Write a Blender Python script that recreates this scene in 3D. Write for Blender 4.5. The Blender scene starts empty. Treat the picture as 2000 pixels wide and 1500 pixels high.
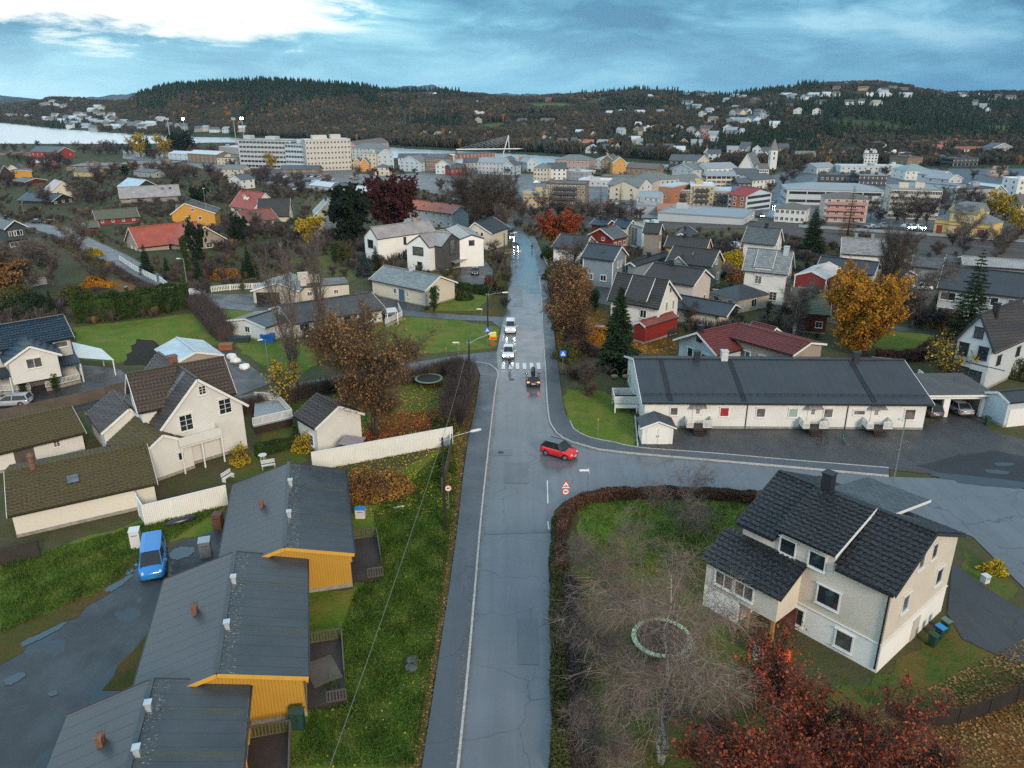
import bpy,bmesh,math,random
import numpy as np
from mathutils import Vector,Matrix
random.seed(7);rng=np.random.default_rng(11)
COL=bpy.context.scene.collection
FP=1500.0;H=37.0;TH=math.atan(565.0/FP)
CT,ST=math.cos(TH),math.sin(TH)
def clamp(t,a=0.,b=1.):return a if t<a else b if t>b else t
def sm(t):
 t=clamp(t);return t*t*(3-2*t)
BASE=([-200,125,165,230,300,450,700,99999],[0,0,-.6,-4.5,-8.6,-11.5,-14,-14])
KX=[-700,0,100,260,500,700,800,1000,1200,1390,1500,2000,2900]
YB=[1900,1600,1330,1120,1020,890,825,755,672,610,590,600,650]
YN=[900,900,900,900,930,790,660,600,575,560,620,640,700]
SKX=[-700,0,40,110,190,250,330,430,520,620,700,745,800,900,1000,1060,1150,1240,1330,1420,1500,1600,1700,1790,1850,1950,2100,2900]
SKY=[215,207,205,196,199,200,180,176,171,174,178,187,187,189,196,194,190,183,188,187,178,169,167,178,186,183,182,182]
YTX=[-700,0,260,350,700,760,1000,1240,1500,1700,2000,2900]
YT=[2600,2400,1900,1500,1400,1700,1700,1900,1700,1700,1700,1700]
def Tn(x,y):
 x=np.asarray(x,float);y=np.asarray(y,float)
 b=np.interp(y,BASE[0],BASE[1])
 for d in(-14.,14.):b=b+np.interp(y+d,BASE[0],BASE[1])
 b=b/3
 X=1000+FP*x/(.936*np.maximum(y,1)+13)
 yb=np.interp(X,KX,YB);yn=np.interp(X,KX,YN)
 yt=np.interp(X,YTX,YT);sr=np.interp(X,SKX,SKY)
 zt=H+yt*np.tan(np.arctan((750-sr)/FP)-TH)
 t=np.clip((y-yb)/(yt-yb),0,1)
 g=.55*t+.45*t*t*(3-2*t)
 hill=-14+(zt+14)*g
 hill=hill+np.minimum(t,1-t*.75)*(5*np.sin(x*.011+1.3)*np.cos(y*.009)+3.5*np.sin(x*.023+y*.017))*np.clip((y-yb)/150,0,1)
 past=np.clip((y-yt)/900,0,1)
 hill=hill-past*past*(3-2*past)*45
 z=np.where(y>yb,hill,b)
 w=np.minimum(np.clip((y-yn)/14,0,1),np.clip((yb-y)/10,0,1))
 z=z-np.where(yn<yb,w*4.5,0)
 return z
def T(x,y):return float(Tn(x,y))
WATER=-15.2
def ray(px,py):
 return Vector(((px-1000)/FP,CT+(750-py)/FP*ST,-ST+(750-py)/FP*CT))
def up(px,py,z):
 d=ray(px,py);k=(z-H)/d.z
 return Vector((d.x*k,d.y*k,z))
def gp(px,py):
 z=0.
 if py>560:
  p=up(px,py,0.)
  if p.y<110:return p
 lo,hi=60.,6000.
 d=ray(px,py)
 y=60.;prev=y
 while y<6000:
  k=y/d.y
  if H+d.z*k<=T(d.x*k,y):break
  prev=y;y*=1.02
 a,b=prev,y
 for _ in range(18):
  m=(a+b)/2;k=m/d.y
  if H+d.z*k<=T(d.x*k,m):b=m
  else:a=m
 k=b/d.y
 return Vector((d.x*k,b,T(d.x*k,b)))
def depth(p):return p.y*CT+(H-p.z)*ST
def at_z(px,py,h):
 """point seen at the pixel that floats h above the ground beneath it"""
 z=0.
 for _ in range(12):
  p=up(px,py,min(z+h,H-1.0));z=.5*z+.5*T(p.x,p.y)
 return up(px,py,min(z+h,H-1.))
MATS={}
def newmat(name):
 m=bpy.data.materials.new(name);m.use_nodes=True
 nt=m.node_tree;nt.nodes.clear()
 out=nt.nodes.new('ShaderNodeOutputMaterial');b=nt.nodes.new('ShaderNodeBsdfPrincipled')
 nt.links.new(b.outputs[0],out.inputs[0])
 return m,nt,b
class N:
 def __init__(s,nt):s.nt=nt
 def add(s,typ,**kw):
  n=s.nt.nodes.new('ShaderNode'+typ)
  for k,v in kw.items():
   if k.startswith('i_'):
    n.inputs[k[2:].replace('_',' ')].default_value=v
   else:setattr(n,k,v)
  return n
 def link(s,a,b):s.nt.links.new(a,b)
 def coord(s,kind='Object'):
  return s.add('TexCoord').outputs[kind]
 def noise(s,vec,scale,detail=3,rough=.55,stretch=None):
  if stretch:
   mp=s.add('Mapping');s.link(vec,mp.inputs[0]);mp.inputs['Scale'].default_value=stretch;vec=mp.outputs[0]
  n=s.add('TexNoise');s.link(vec,n.inputs['Vector']);n.inputs['Scale'].default_value=scale
  n.inputs['Detail'].default_value=detail;n.inputs['Roughness'].default_value=rough
  return n.outputs['Fac']
 def ramp(s,fac,stops,interp='LINEAR'):
  r=s.add('ValToRGB');s.link(fac,r.inputs[0]);e=r.color_ramp.elements
  r.color_ramp.interpolation=interp
  while len(e)<len(stops):e.new(.5)
  for i,(p,c)in enumerate(stops):
   e[i].position=p;e[i].color=(c if len(c)==4 else(*c,1))if not isinstance(c,(int,float))else(c,c,c,1)
  return r.outputs[0]
 def mix(s,fac,a,b,mode='MIX'):
  m=s.add('Mix',data_type='RGBA',blend_type=mode)
  for v,i in((fac,0),(a,6),(b,7)):
   if hasattr(v,'is_output'):s.link(v,m.inputs[i])
   elif i==0:m.inputs[0].default_value=v
   else:m.inputs[i].default_value=(*v,1)
  return m.outputs[2]
 def math(s,op,a,b=0.,clampit=False):
  m=s.add('Math',operation=op,use_clamp=clampit)
  for v,i in((a,0),(b,1)):
   if hasattr(v,'is_output'):s.link(v,m.inputs[i])
   else:m.inputs[i].default_value=v
  return m.outputs[0]
 def bump(s,h,bsdf,strength=.4,dist=.05):
  b=s.add('Bump');s.link(h,b.inputs['Height']);b.inputs['Strength'].default_value=strength
  b.inputs['Distance'].default_value=dist;s.link(b.outputs[0],bsdf.inputs['Normal'])
def mul(c,k):return tuple(min(1,v*k)for v in c)
def plain(name,col,rough=.6,metal=0.,var=.12,scale=3.,spec=None):
 key=('p',name)
 if key in MATS:return MATS[key]
 m,nt,b=newmat(name);n=N(nt)
 f=n.noise(n.coord(),scale,4)
 c=n.ramp(f,[(.3,mul(col,1-var)),(.7,mul(col,1+var))])
 n.link(c,b.inputs['Base Color']);b.inputs['Roughness'].default_value=rough;b.inputs['Metallic'].default_value=metal
 MATS[key]=m;return m
def emis(name,col,power):
 key=('e',name)
 if key in MATS:return MATS[key]
 m,nt,b=newmat(name);b.inputs['Base Color'].default_value=(*col,1)
 b.inputs['Emission Color'].default_value=(*col,1);b.inputs['Emission Strength'].default_value=power
 MATS[key]=m;return m
def cladding(name,col,vertical=True,pitch=.16,var=.06):
 """painted timber boards, weathered"""
 key=('c',name)
 if key in MATS:return MATS[key]
 m,nt,b=newmat(name);n=N(nt);uv=n.coord('UV')
 sep=n.add('SeparateXYZ');n.link(uv,sep.inputs[0])
 s=sep.outputs[0 if vertical else 1]
 t=n.math('FRACT',n.math('DIVIDE',s,pitch))
 groove=n.ramp(t,[(0,0.),(.09,1.),(.88,1.),(.97,0.)])if vertical else n.ramp(t,[(0,0.),(.12,.75),(1.,1.)])
 big=n.noise(uv,.45,4);fine=n.noise(uv,6,3,stretch=(3,.4,1)if vertical else(.4,3,1))
 c0=n.ramp(big,[(.25,mul(col,1-var*2)),(.75,mul(col,1+var))])
 c1=n.mix(n.math('MULTIPLY',fine,.22),c0,mul(col,.6))
 c2=n.mix(groove,mul(col,.55),c1)
 dirt=n.ramp(sep.outputs[1],[(0.,1.),(.055,0.)])
 n.link(c2,b.inputs['Base Color']);b.inputs['Roughness'].default_value=.55
 n.bump(groove,b,.5,.02)
 MATS[key]=m;return m
TC,TW=.42,.36
def roofmat(name,col,kind='tile',moss=0.,mosscol=(.06,.055,.012),rough=.5,col2=None):
 """kind: tile (pantiles in courses), slate (lapped slates), felt (bitumen strips), seam (standing-seam metal)"""
 key=('r',name)
 if key in MATS:return MATS[key]
 m,nt,b=newmat(name);n=N(nt);uv=n.coord('UV')
 sep=n.add('SeparateXYZ');n.link(uv,sep.inputs[0])
 U,V=sep.outputs[0],sep.outputs[1]
 col2=col2 or mul(col,1.35)
 big=n.noise(uv,.35,5,.6);fine=n.noise(uv,9,3)
 base=n.ramp(big,[(.3,mul(col,.8)),(.7,col2)])
 if kind=='tile':
  v=n.math('FRACT',n.math('DIVIDE',V,TC));u=n.math('FRACT',n.math('DIVIDE',U,TW))
  cv=n.ramp(v,[(0,.0),(.14,.55),(.5,.9),(1,1.)]);cu=n.ramp(u,[(0,.25),(.25,.9),(.6,1.),(1,.25)])
  h=n.math('MULTIPLY',cv,cu)
  wn=n.add('TexWhiteNoise',noise_dimensions='2D')
  cx=n.add('CombineXYZ');n.link(n.math('FLOOR',n.math('DIVIDE',U,TW)),cx.inputs[0]);n.link(n.math('FLOOR',n.math('DIVIDE',V,TC)),cx.inputs[1])
  n.link(cx.outputs[0],wn.inputs[0])
  base=n.mix(n.math('MULTIPLY',wn.outputs[0],.35),base,mul(col,.55))
  c=n.mix(n.ramp(h,[(.05,0.),(.6,1.)]),mul(col,.22),base);bs,bd=1.,.06;m['tile']=1
 elif kind=='slate':
  br=n.add('TexBrick');n.link(uv,br.inputs['Vector']);br.inputs['Scale'].default_value=1.
  br.inputs['Brick Width'].default_value=.6;br.inputs['Row Height'].default_value=.42;br.inputs['Mortar Size'].default_value=.03
  br.inputs['Color1'].default_value=(*mul(col,.75),1);br.inputs['Color2'].default_value=(*mul(col2,1.1),1);br.inputs['Mortar'].default_value=(*mul(col,.35),1)
  c=n.mix(n.math('MULTIPLY',big,.6),br.outputs[0],base);h=n.math('SUBTRACT',1.,br.outputs[1]);bs,bd=.5,.03
 elif kind=='felt':
  v=n.math('FRACT',n.math('DIVIDE',U,1.0));h=n.ramp(v,[(0,0.),(.02,1.),(.98,1.),(1,0.)])
  c=n.mix(h,mul(col,.35),base);bs,bd=.5,.03
  c=n.mix(n.math('MULTIPLY',fine,.3),c,mul(col,.6))
 else:
  v=n.math('FRACT',n.math('DIVIDE',U,.5));h=n.ramp(v,[(0,1.),(.09,0.),(.91,0.),(1,1.)])
  c=n.mix(h,base,mul(col2,.6));bs,bd=1.,.05
 if moss>0 and kind!='felt' or moss>.2:
  mf=n.noise(uv,1.1,6,.7);mf2=n.noise(uv,12,4,.7)
  mk=n.ramp(n.math('ADD',n.math('MULTIPLY',mf,.65),n.math('MULTIPLY',mf2,.35)),[(.62-moss*.3,0.),(.70-moss*.25,1.)])
  mk=n.math('MULTIPLY',mk,min(1,moss*1.1))
  mc=n.ramp(mf2,[(.3,mul(mosscol,.6)),(.65,mul(mosscol,1.5))])
  if kind=='tile':mc=n.mix(n.ramp(h,[(0,.75),(.4,0.)]),mc,(.012,.01,.006))
  c=n.mix(mk,c,mc)
 n.link(c,b.inputs['Base Color'])
 rr=n.ramp(big,[(.3,rough*.75),(.7,min(1,rough*1.2))]);n.link(rr,b.inputs['Roughness'])
 n.bump(h,b,bs,bd)
 MATS[key]=m;return m
class MB:
 def __init__(s):s.v=[];s.f=[];s.m=[]
 def face(s,pts,mi=0):
  i=len(s.v);s.v+=[tuple(p)for p in pts];s.f.append(tuple(range(i,i+len(pts))));s.m.append(mi)
 def box(s,c,d,mi=0,rz=0.,M=None):
  R=Matrix.Rotation(rz,3,'Z')if rz else None
  i=len(s.v)
  for sx in(-.5,.5):
   for sy in(-.5,.5):
    for sz in(-.5,.5):
     p=Vector((sx*d[0],sy*d[1],sz*d[2]))
     if R:p=R@p
     p=p+Vector(c)
     if M:p=M@p
     s.v.append(tuple(p))
  for q in((0,1,3,2),(4,6,7,5),(0,4,5,1),(2,3,7,6),(0,2,6,4),(1,5,7,3)):
   s.f.append(tuple(i+k for k in q));s.m.append(mi)
 def bar(s,a,b,w,h,mi=0,upv=(0,0,1)):
  a=Vector(a);b=Vector(b);d=b-a;L=d.length
  if L<1e-6:return
  d.normalize();u=Vector(upv);side=d.cross(u)
  if side.length<1e-4:side=d.cross(Vector((0,1,0)))
  side.normalize();u=side.cross(d)
  i=len(s.v)
  for p in(a,b):
   for sx,sz in((-1,-1),(1,-1),(1,1),(-1,1)):
    s.v.append(tuple(p+side*(sx*w/2)+u*(sz*h/2)))
  for q in((0,3,2,1),(4,5,6,7),(0,1,5,4),(1,2,6,5),(2,3,7,6),(3,0,4,7)):
   s.f.append(tuple(i+k for k in q));s.m.append(mi)
 def tube(s,pts,rad,n=6,mi=0,caps=True):
  pts=[Vector(p)for p in pts]
  if not isinstance(rad,(list,tuple)):rad=[rad]*len(pts)
  rings=[]
  for k,p in enumerate(pts):
   d=(pts[min(k+1,len(pts)-1)]-pts[max(k-1,0)])
   d=d.normalized()if d.length>1e-9 else Vector((0,0,1))
   a=d.cross(Vector((0,0,1))if abs(d.z)<.95 else Vector((1,0,0))).normalized();b=d.cross(a)
   i=len(s.v)
   for j in range(n):
    t=2*math.pi*j/n;s.v.append(tuple(p+(a*math.cos(t)+b*math.sin(t))*rad[k]))
   rings.append(i)
  for r0,r1 in zip(rings,rings[1:]):
   for j in range(n):
    s.f.append((r0+j,r0+(j+1)%n,r1+(j+1)%n,r1+j));s.m.append(mi)
  if caps:
   s.f.append(tuple(rings[0]+j for j in reversed(range(n))));s.m.append(mi)
   s.f.append(tuple(rings[-1]+j for j in range(n)));s.m.append(mi)
 def prism(s,poly,z0,z1,mi=0):
  """vertical prism over a ccw polygon; z1 may be a list"""
  n=len(poly);i=len(s.v)
  zz0=z0 if isinstance(z0,(list,tuple))else[z0]*n;zz1=z1 if isinstance(z1,(list,tuple))else[z1]*n
  for k,p in enumerate(poly):s.v.append((p[0],p[1],zz0[k]))
  for k,p in enumerate(poly):s.v.append((p[0],p[1],zz1[k]))
  s.f.append(tuple(i+k for k in reversed(range(n))));s.m.append(mi)
  s.f.append(tuple(i+n+k for k in range(n)));s.m.append(mi)
  for k in range(n):
   j=(k+1)%n;s.f.append((i+k,i+j,i+n+j,i+n+k));s.m.append(mi)
 def slab(s,pts,th,mi=0):
  """thick sheet under the given top face"""
  pts=[Vector(p)for p in pts];nrm=(pts[1]-pts[0]).cross(pts[2]-pts[0]).normalized()
  if nrm.z<0:pts.reverse();nrm=-nrm
  low=[p-nrm*th for p in pts];n=len(pts);i=len(s.v)
  s.v+=[tuple(p)for p in pts+low]
  s.f.append(tuple(i+k for k in range(n)));s.m.append(mi)
  s.f.append(tuple(i+n+k for k in reversed(range(n))));s.m.append(mi)
  for k in range(n):
   j=(k+1)%n;s.f.append((i+j,i+k,i+n+k,i+n+j));s.m.append(mi)
 def mesh(s,name,mats,uv=True,smooth=False):
  me=bpy.data.meshes.new(name)
  me.from_pydata(s.v,[],s.f)
  if not isinstance(mats,(list,tuple)):mats=[mats]
  for m in mats:me.materials.append(m)
  if len(mats)>1:me.polygons.foreach_set('material_index',s.m)
  if uv:
   ul=me.uv_layers.new(name='UVMap').data;vs=me.vertices
   for p in me.polygons:
    nx,ny,nz=p.normal
    if abs(nz)>.995:u=Vector((1,0,0));w=Vector((0,1,0))
    else:
     u=Vector((-ny,nx,0)).normalized();w=Vector((nx,ny,nz)).cross(u)
    for li in p.loop_indices:
     c=vs[me.loops[li].vertex_index].co;ul[li].uv=(c.dot(u),c.dot(w))
  if smooth:me.shade_smooth()
  me.update();return me
 def obj(s,name,mats,parent=None,uv=True,smooth=False,M=None):
  return link(s.mesh(name,mats,uv,smooth),name,parent,M)
def link(me,name,parent=None,M=None):
 o=bpy.data.objects.new(name,me);COL.objects.link(o)
 if parent is not None:o.parent=parent
 if M is not None:o.matrix_local=M
 return o
def tag(o,label=None,cat=None,group=None,kind=None):
 if label:o['label']=label
 if cat:o['category']=cat
 if group:o['group']=group
 if kind:o['kind']=kind
 return o
def empty(name,loc=(0,0,0),rz=0.):
 o=bpy.data.objects.new(name,None);COL.objects.link(o);o.location=loc;o.rotation_euler=(0,0,rz)
 o.empty_display_size=.3;return o
def copy_tree(o,parent=None):
 c=o.copy();COL.objects.link(c)
 if parent is not None:c.parent=parent
 for k in KIDS.get(o.name,[])or list(o.children):copy_tree(k,c)
 return c
KIDS={}
def np_mesh(name,verts,quads,mat,k=4):
 """fast mesh from numpy arrays: verts (n,3), faces (m,k)"""
 me=bpy.data.meshes.new(name);nv,nf=len(verts),len(quads)
 me.vertices.add(nv);me.vertices.foreach_set('co',np.ascontiguousarray(verts,dtype=np.float32).ravel())
 me.loops.add(nf*k);me.loops.foreach_set('vertex_index',np.ascontiguousarray(quads,dtype=np.int32).ravel())
 me.polygons.add(nf);me.polygons.foreach_set('loop_start',np.arange(0,nf*k,k,dtype=np.int32))
 for m in(mat if isinstance(mat,(list,tuple))else[mat]):me.materials.append(m)
 me.update(calc_edges=True);return me
from mathutils.geometry import tessellate_polygon
def grassmat(name,c1,c2,c3=None,amt=.35,bumpd=.12,near=True):
 key=('g',name)
 if key in MATS:return MATS[key]
 m,nt,b=newmat(name);n=N(nt);co=n.coord()
 a=n.noise(co,.09,5,.6);f=n.noise(co,2.2,5,.7);ff=n.noise(co,11,3,.7,stretch=(1,.5,1))
 c=n.ramp(a,[(.35,c1),(.65,c2)])
 c=n.mix(n.ramp(f,[(.3,.55),(.62,0.)]),c,mul(c1,.45))
 c=n.mix(n.ramp(ff,[(.45,0.),(.75,.5)]),c,mul(c2,1.7))
 if c3:
  g=n.noise(co,.35,6,.75);c=n.mix(n.ramp(g,[(.62-amt*.35,0.),(.7-amt*.2,.8)]),c,c3)
 n.link(c,b.inputs['Base Color']);b.inputs['Roughness'].default_value=.9;b.inputs['Specular IOR Level'].default_value=.2
 n.bump(n.math('ADD',f,n.math('MULTIPLY',ff,.5)),b,.8,bumpd)
 MATS[key]=m;return m
def asphaltmat(name,col,r0=.28,r1=.55,crack=True,puddle=0.):
 key=('a',name)
 if key in MATS:return MATS[key]
 m,nt,b=newmat(name);n=N(nt);co=n.coord()
 big=n.noise(co,.12,5,.6);trk=n.noise(co,.8,4,.6,stretch=(1.4,.05,1));fine=n.noise(co,14,3,.8)
 c=n.ramp(big,[(.3,mul(col,.78)),(.7,mul(col,1.2))])
 c=n.mix(n.ramp(trk,[(.35,.5),(.65,0.)]),c,mul(col,.62))
 c=n.mix(n.ramp(fine,[(.4,0.),(.8,.45)]),c,mul(col,1.8))
 if crack:
  vo=n.add('TexVoronoi',feature='DISTANCE_TO_EDGE');vo.inputs['Scale'].default_value=.16
  dst=n.add('VectorMath',operation='ADD');nz=n.add('TexNoise');nz.inputs['Scale'].default_value=.8;n.link(co,nz.inputs['Vector'])
  n.link(co,dst.inputs[0]);n.link(nz.outputs['Color'],dst.inputs[1]);n.link(dst.outputs[0],vo.inputs['Vector'])
  c=n.mix(n.ramp(vo.outputs[0],[(0,.75),(.006,0.)]),c,mul(col,.35))
 rg=n.ramp(n.noise(co,.3,5,.65),[(.35,r0),(.65,r1)])
 if puddle>0:
  pk=n.ramp(n.noise(co,.23,4,.5),[(.66-puddle*.2,0.),(.69-puddle*.2,1.)])
  rg=n.mix(pk,rg,(.04,.04,.04));c=n.mix(n.math('MULTIPLY',pk,.5),c,mul(col,.5))
 n.link(c,b.inputs['Base Color']);n.link(rg,b.inputs['Roughness'])
 n.bump(fine,b,.25,.01)
 MATS[key]=m;return m
M_GROUND=grassmat('garden_ground',(.044,.060,.015),(.078,.082,.026),(.10,.072,.040),.6)
M_LAWN=grassmat('lawn_grass',(.066,.115,.010),(.118,.172,.018),(.18,.15,.03),.45)
M_LAWNY=grassmat('leaf_strewn_grass',(.048,.085,.012),(.095,.115,.02),(.15,.09,.028),.5)
M_LEAF=grassmat('fallen_leaf_litter',(.14,.055,.012),(.22,.095,.02),(.07,.06,.012),.4)
M_EDGE=grassmat('brown_verge',(.085,.045,.014),(.12,.075,.02),(.05,.06,.01),.6)
M_SOIL=grassmat('dark_soil',(.016,.013,.010),(.032,.026,.02),None,0)
M_SCRUB=grassmat('rough_scrub',(.045,.04,.018),(.07,.055,.028),(.04,.055,.012),.6)
M_MOOR=grassmat('hill_floor',(.026,.034,.018),(.05,.052,.03),(.045,.07,.02),.5,.5)
M_FIELD=grassmat('field_grass',(.045,.10,.015),(.07,.12,.02),None,0)
M_FIELD2=grassmat('dry_field',(.11,.10,.04),(.15,.12,.05),None,0)
M_ASPH=asphaltmat('wet_asphalt',(.125,.130,.142),.08,.27)
M_LANE=asphaltmat('lane_asphalt',(.075,.085,.098),.42,.6)
M_WALK=asphaltmat('footway_asphalt',(.070,.075,.086),.3,.55)
M_YARD=asphaltmat('yard_asphalt',(.046,.045,.047),.38,.65,True)
M_GRAVEL=asphaltmat('wet_gravel',(.034,.038,.044),.4,.75,False,.42)
M_TOWN=asphaltmat('town_paving',(.075,.078,.085),.3,.6,False)
M_RAIL=asphaltmat('rail_ballast',(.060,.045,.038),.7,.9,False)
def add_terrain():
 ys=list(np.arange(-60,400,6.))+list(np.arange(400,1000,11.))+list(np.arange(1000,3800,36.))+[4200,5200]
 cs=np.arange(-2.1,2.1001,.0125)
 Y,C=np.meshgrid(np.array(ys),cs,indexing='ij')
 Xw=C*(.936*np.maximum(Y,70)+13);Z=Tn(Xw,Y)
 V=np.stack([Xw,Y,Z],-1).reshape(-1,3)
 nr,nc=Y.shape;idx=np.arange(nr*nc).reshape(nr,nc)
 Q=np.stack([idx[:-1,:-1],idx[:-1,1:],idx[1:,1:],idx[1:,:-1]],-1).reshape(-1,4)
 me=np_mesh('ground',V,Q,[M_GROUND,M_MOOR])
 yc=Y[:-1,:-1].ravel();me.polygons.foreach_set('material_index',(yc>540).astype(np.int32))
 me.shade_smooth();tag(link(me,'ground'),kind='structure')
add_terrain()
def drape(pts2,off,name,mat,step=None,kind='structure',label=None,cat=None,thick=0.):
 bm=bmesh.new()
 vs=[bm.verts.new((p[0],p[1],0))for p in pts2]
 for t in tessellate_polygon([[Vector((p[0],p[1],0))for p in pts2]]):
  try:bm.faces.new([vs[i]for i in t])
  except ValueError:pass
 ymx=max(p[1]for p in pts2);xs=[p[0]for p in pts2];ysl=[p[1]for p in pts2]
 if ymx>110:
  st=step or(6. if ymx<400 else 11. if ymx<1000 else 36.)
  for ax,lo,hi in((0,min(xs),max(xs)),(1,min(ysl),ymx)):
   k=math.floor(lo/st)*st+st
   if ax==1 and ymx>110:k=max(k,102)
   while k<hi:
    co=[0,0,0];no=[0,0,0];co[ax]=k;no[ax]=1
    bmesh.ops.bisect_plane(bm,geom=bm.verts[:]+bm.edges[:]+bm.faces[:],plane_co=co,plane_no=no);k+=st
 for v in bm.verts:v.co.z=T(v.co.x,v.co.y)+off+max(0,v.co.y-125)*.0004
 bmesh.ops.recalc_face_normals(bm,faces=bm.faces[:])
 if sum(f.normal.z for f in bm.faces)<0:bmesh.ops.reverse_faces(bm,faces=bm.faces[:])
 me=bpy.data.meshes.new(name);bm.to_mesh(me);bm.free();me.materials.append(mat)
 o=link(me,name);tag(o,label,cat,None,kind);return o
EXCL=[]
def sheet(name,px,mat,off,rough=0.,**kw):
 """ground patch: outline given where the patch lies, edges roughened by `rough` metres"""
 W=[gp(*p)for p in px];out=[]
 if 'scrub' not in name:EXCL.append([(q.x,q.y)for q in W])
 r=random.Random(sum(map(ord,name))+int(px[0][0])+len(px))
 for a,b in zip(W,W[1:]+W[:1]):
  L=(b-a).length;n=max(1,min(60,int(L/1.2)))if rough else max(1,min(40,int(L/12)))
  for k in range(n):
   q=a.lerp(b,k/n)
   if rough and k:q=q+Vector((r.uniform(-rough,rough),r.uniform(-rough,rough),0))
   out.append((q.x,q.y))
 return drape(out,off,name,mat,**kw)
def px_path(px,step=2.5):
 W=[gp(*p)for p in px];out=[W[0]]
 for i in range(len(W)-1):
  p0,p1,p2,p3=W[max(i-1,0)],W[i],W[i+1],W[min(i+2,len(W)-1)]
  n=max(1,int((p2-p1).length/step))
  for k in range(1,n+1):
   t=k/n
   q=.5*((2*p1)+(p2-p0)*t+(2*p0-5*p1+4*p2-p3)*t*t+(3*p1-p0-3*p2+p3)*t**3)if len(W)>2 else p1.lerp(p2,t)
   out.append(Vector((q.x,q.y,T(q.x,q.y))))
 return out
def strip(name,path,w,h,mat,z0=-.1,parent=None,**t):
 """kerb or wall running along a path"""
 mb=MB()
 n=len(path);L=[];R=[]
 for i,p in enumerate(path):
  d=path[min(i+1,n-1)]-path[max(i-1,0)];d.z=0;d.normalize();s=Vector((-d.y,d.x,0))*w/2
  L.append(p+s);R.append(p-s)
 for i in range(n-1):
  a,b,c,d=R[i],R[i+1],L[i+1],L[i]
  up_=[Vector((q.x,q.y,q.z+h))for q in(a,b,c,d)];dn=[Vector((q.x,q.y,q.z+z0))for q in(a,b,c,d)]
  mb.face(up_);mb.face([dn[0],dn[1],up_[1],up_[0]]);mb.face([dn[2],dn[3],up_[3],up_[2]])
  if i==0:mb.face([dn[3],dn[0],up_[0],up_[3]])
  if i==n-2:mb.face([dn[1],dn[2],up_[2],up_[1]])
 return tag(mb.obj(name,mat,parent),**t)
def lawns():
 L=[('lawn',[(430,1540),(480,1330),(598,1322),(600,1150),(690,1150),(688,985),(700,920),(780,915),(884,868),(905,880),(893,930),(880,1040),(865,1150),(850,1260),(835,1370),(822,1500)],M_LAWN),('lawn',[(-60,1270),(-60,1105),(80,1080),(330,1000),(440,990),(430,1040),(330,1060),(262,1090),(205,1150),(100,1200)],M_LAWN),('lawn',[(140,640),(375,612),(420,660),(430,672),(300,690),(220,712),(160,700)],M_LAWN),('lawn',[(462,662),(480,640),(560,668),(700,700),(850,690),(965,680),(978,640),(900,625),(790,617),(720,640),(690,690),(560,735),(470,690)],M_LAWN),('lawn',[(420,605),(560,608),(500,618),(470,650),(440,640)],M_LAWN),('lawn',[(890,575),(965,578),(978,600),(960,616),(830,612)],M_LAWN),('lawn',[(560,505),(640,500),(700,545),(660,560),(575,540)],M_LAWNY),('lawn',[(520,800),(700,745),(900,720),(905,760),(880,850),(700,900),(600,900),(480,950),(440,930),(500,880)],M_LAWNY),('lawn',[(1105,760),(1180,765),(1232,800),(1246,876),(1200,866),(1150,856),(1120,838),(1100,790)],M_LAWN),('lawn',[(1130,985),(1200,965),(1460,968),(1420,1060),(1380,1110),(1150,1110),(1128,1040)],M_LAWN),('lawn',[(1100,1110),(1380,1110),(1420,1250),(1560,1340),(1700,1340),(1880,1180),(1990,1350),(2080,1600),(1100,1600),(1095,1300)],M_LAWNY),('lawn',[(1730,640),(1830,650),(1840,690),(1740,700),(1700,670)],M_LAWN),('lawn',[(1880,1075),(1940,1100),(1990,1150),(1960,1175),(1870,1125)],M_LAWNY),('scrub_ground',[(-300,284),(250,286),(470,300),(560,345),(450,345),(600,380),(560,470),(540,560),(330,545),(250,495),(130,440),(0,415),(-300,415)],M_SCRUB),('scrub_ground',[(1075,440),(1300,452),(1560,470),(2200,560),(2300,640),(1850,640),(1640,620),(1400,600),(1100,600),(1070,500)],M_SCRUB),('lawn',[(0,470),(90,470),(200,530),(300,575),(250,590),(0,590)],M_SCRUB),('leaf_litter',[(200,540),(290,560),(330,575),(220,590)],M_LEAF),('leaf_litter',[(1075,600),(1170,600),(1230,650),(1330,670),(1320,692),(1240,692),(1090,690)],M_LEAF),('leaf_litter',[(690,890),(735,830),(770,850),(860,840),(880,850),(760,885)],M_LEAF),('leaf_litter',[(1680,1500),(1760,1420),(1990,1330),(2080,1500)],M_LEAF),('soil_patch',[(240,712),(268,662),(300,665),(330,690),(300,715)],M_SOIL),('green_slope',[(700,345),(880,340),(920,352),(800,362),(690,358)],M_FIELD),('green_slope',[(1000,372),(1060,370),(1060,384),(1000,384)],M_FIELD),('field',[(1026,205),(1100,203),(1130,212),(1040,215)],M_FIELD),('field',[(1140,200),(1180,199),(1220,203),(1160,209)],M_FIELD),('field',[(690,199),(790,204),(760,209),(690,207)],M_FIELD2),('field',[(930,245),(985,240),(980,258),(935,262)],M_FIELD),('field',[(1920,248),(1965,246),(1970,260),(1925,260)],M_FIELD),('rail_yard',[(960,430),(1030,438),(1250,450),(1480,446),(1560,466),(1700,486),(1850,502),(2300,548),(2300,488),(1830,464),(1640,452),(1500,428),(1240,420),(960,415)],M_RAIL),('station_green',[(1690,436),(1815,436),(1820,448),(1690,446)],M_FIELD),('station_green',[(1935,455),(2100,460),(2100,478),(1935,470)],M_FIELD2),]
 for k,(nm,p,m)in enumerate(L):sheet(nm,p,m,.006+k*.0012,.35 if m is not M_RAIL else 0)
lawns()
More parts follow.
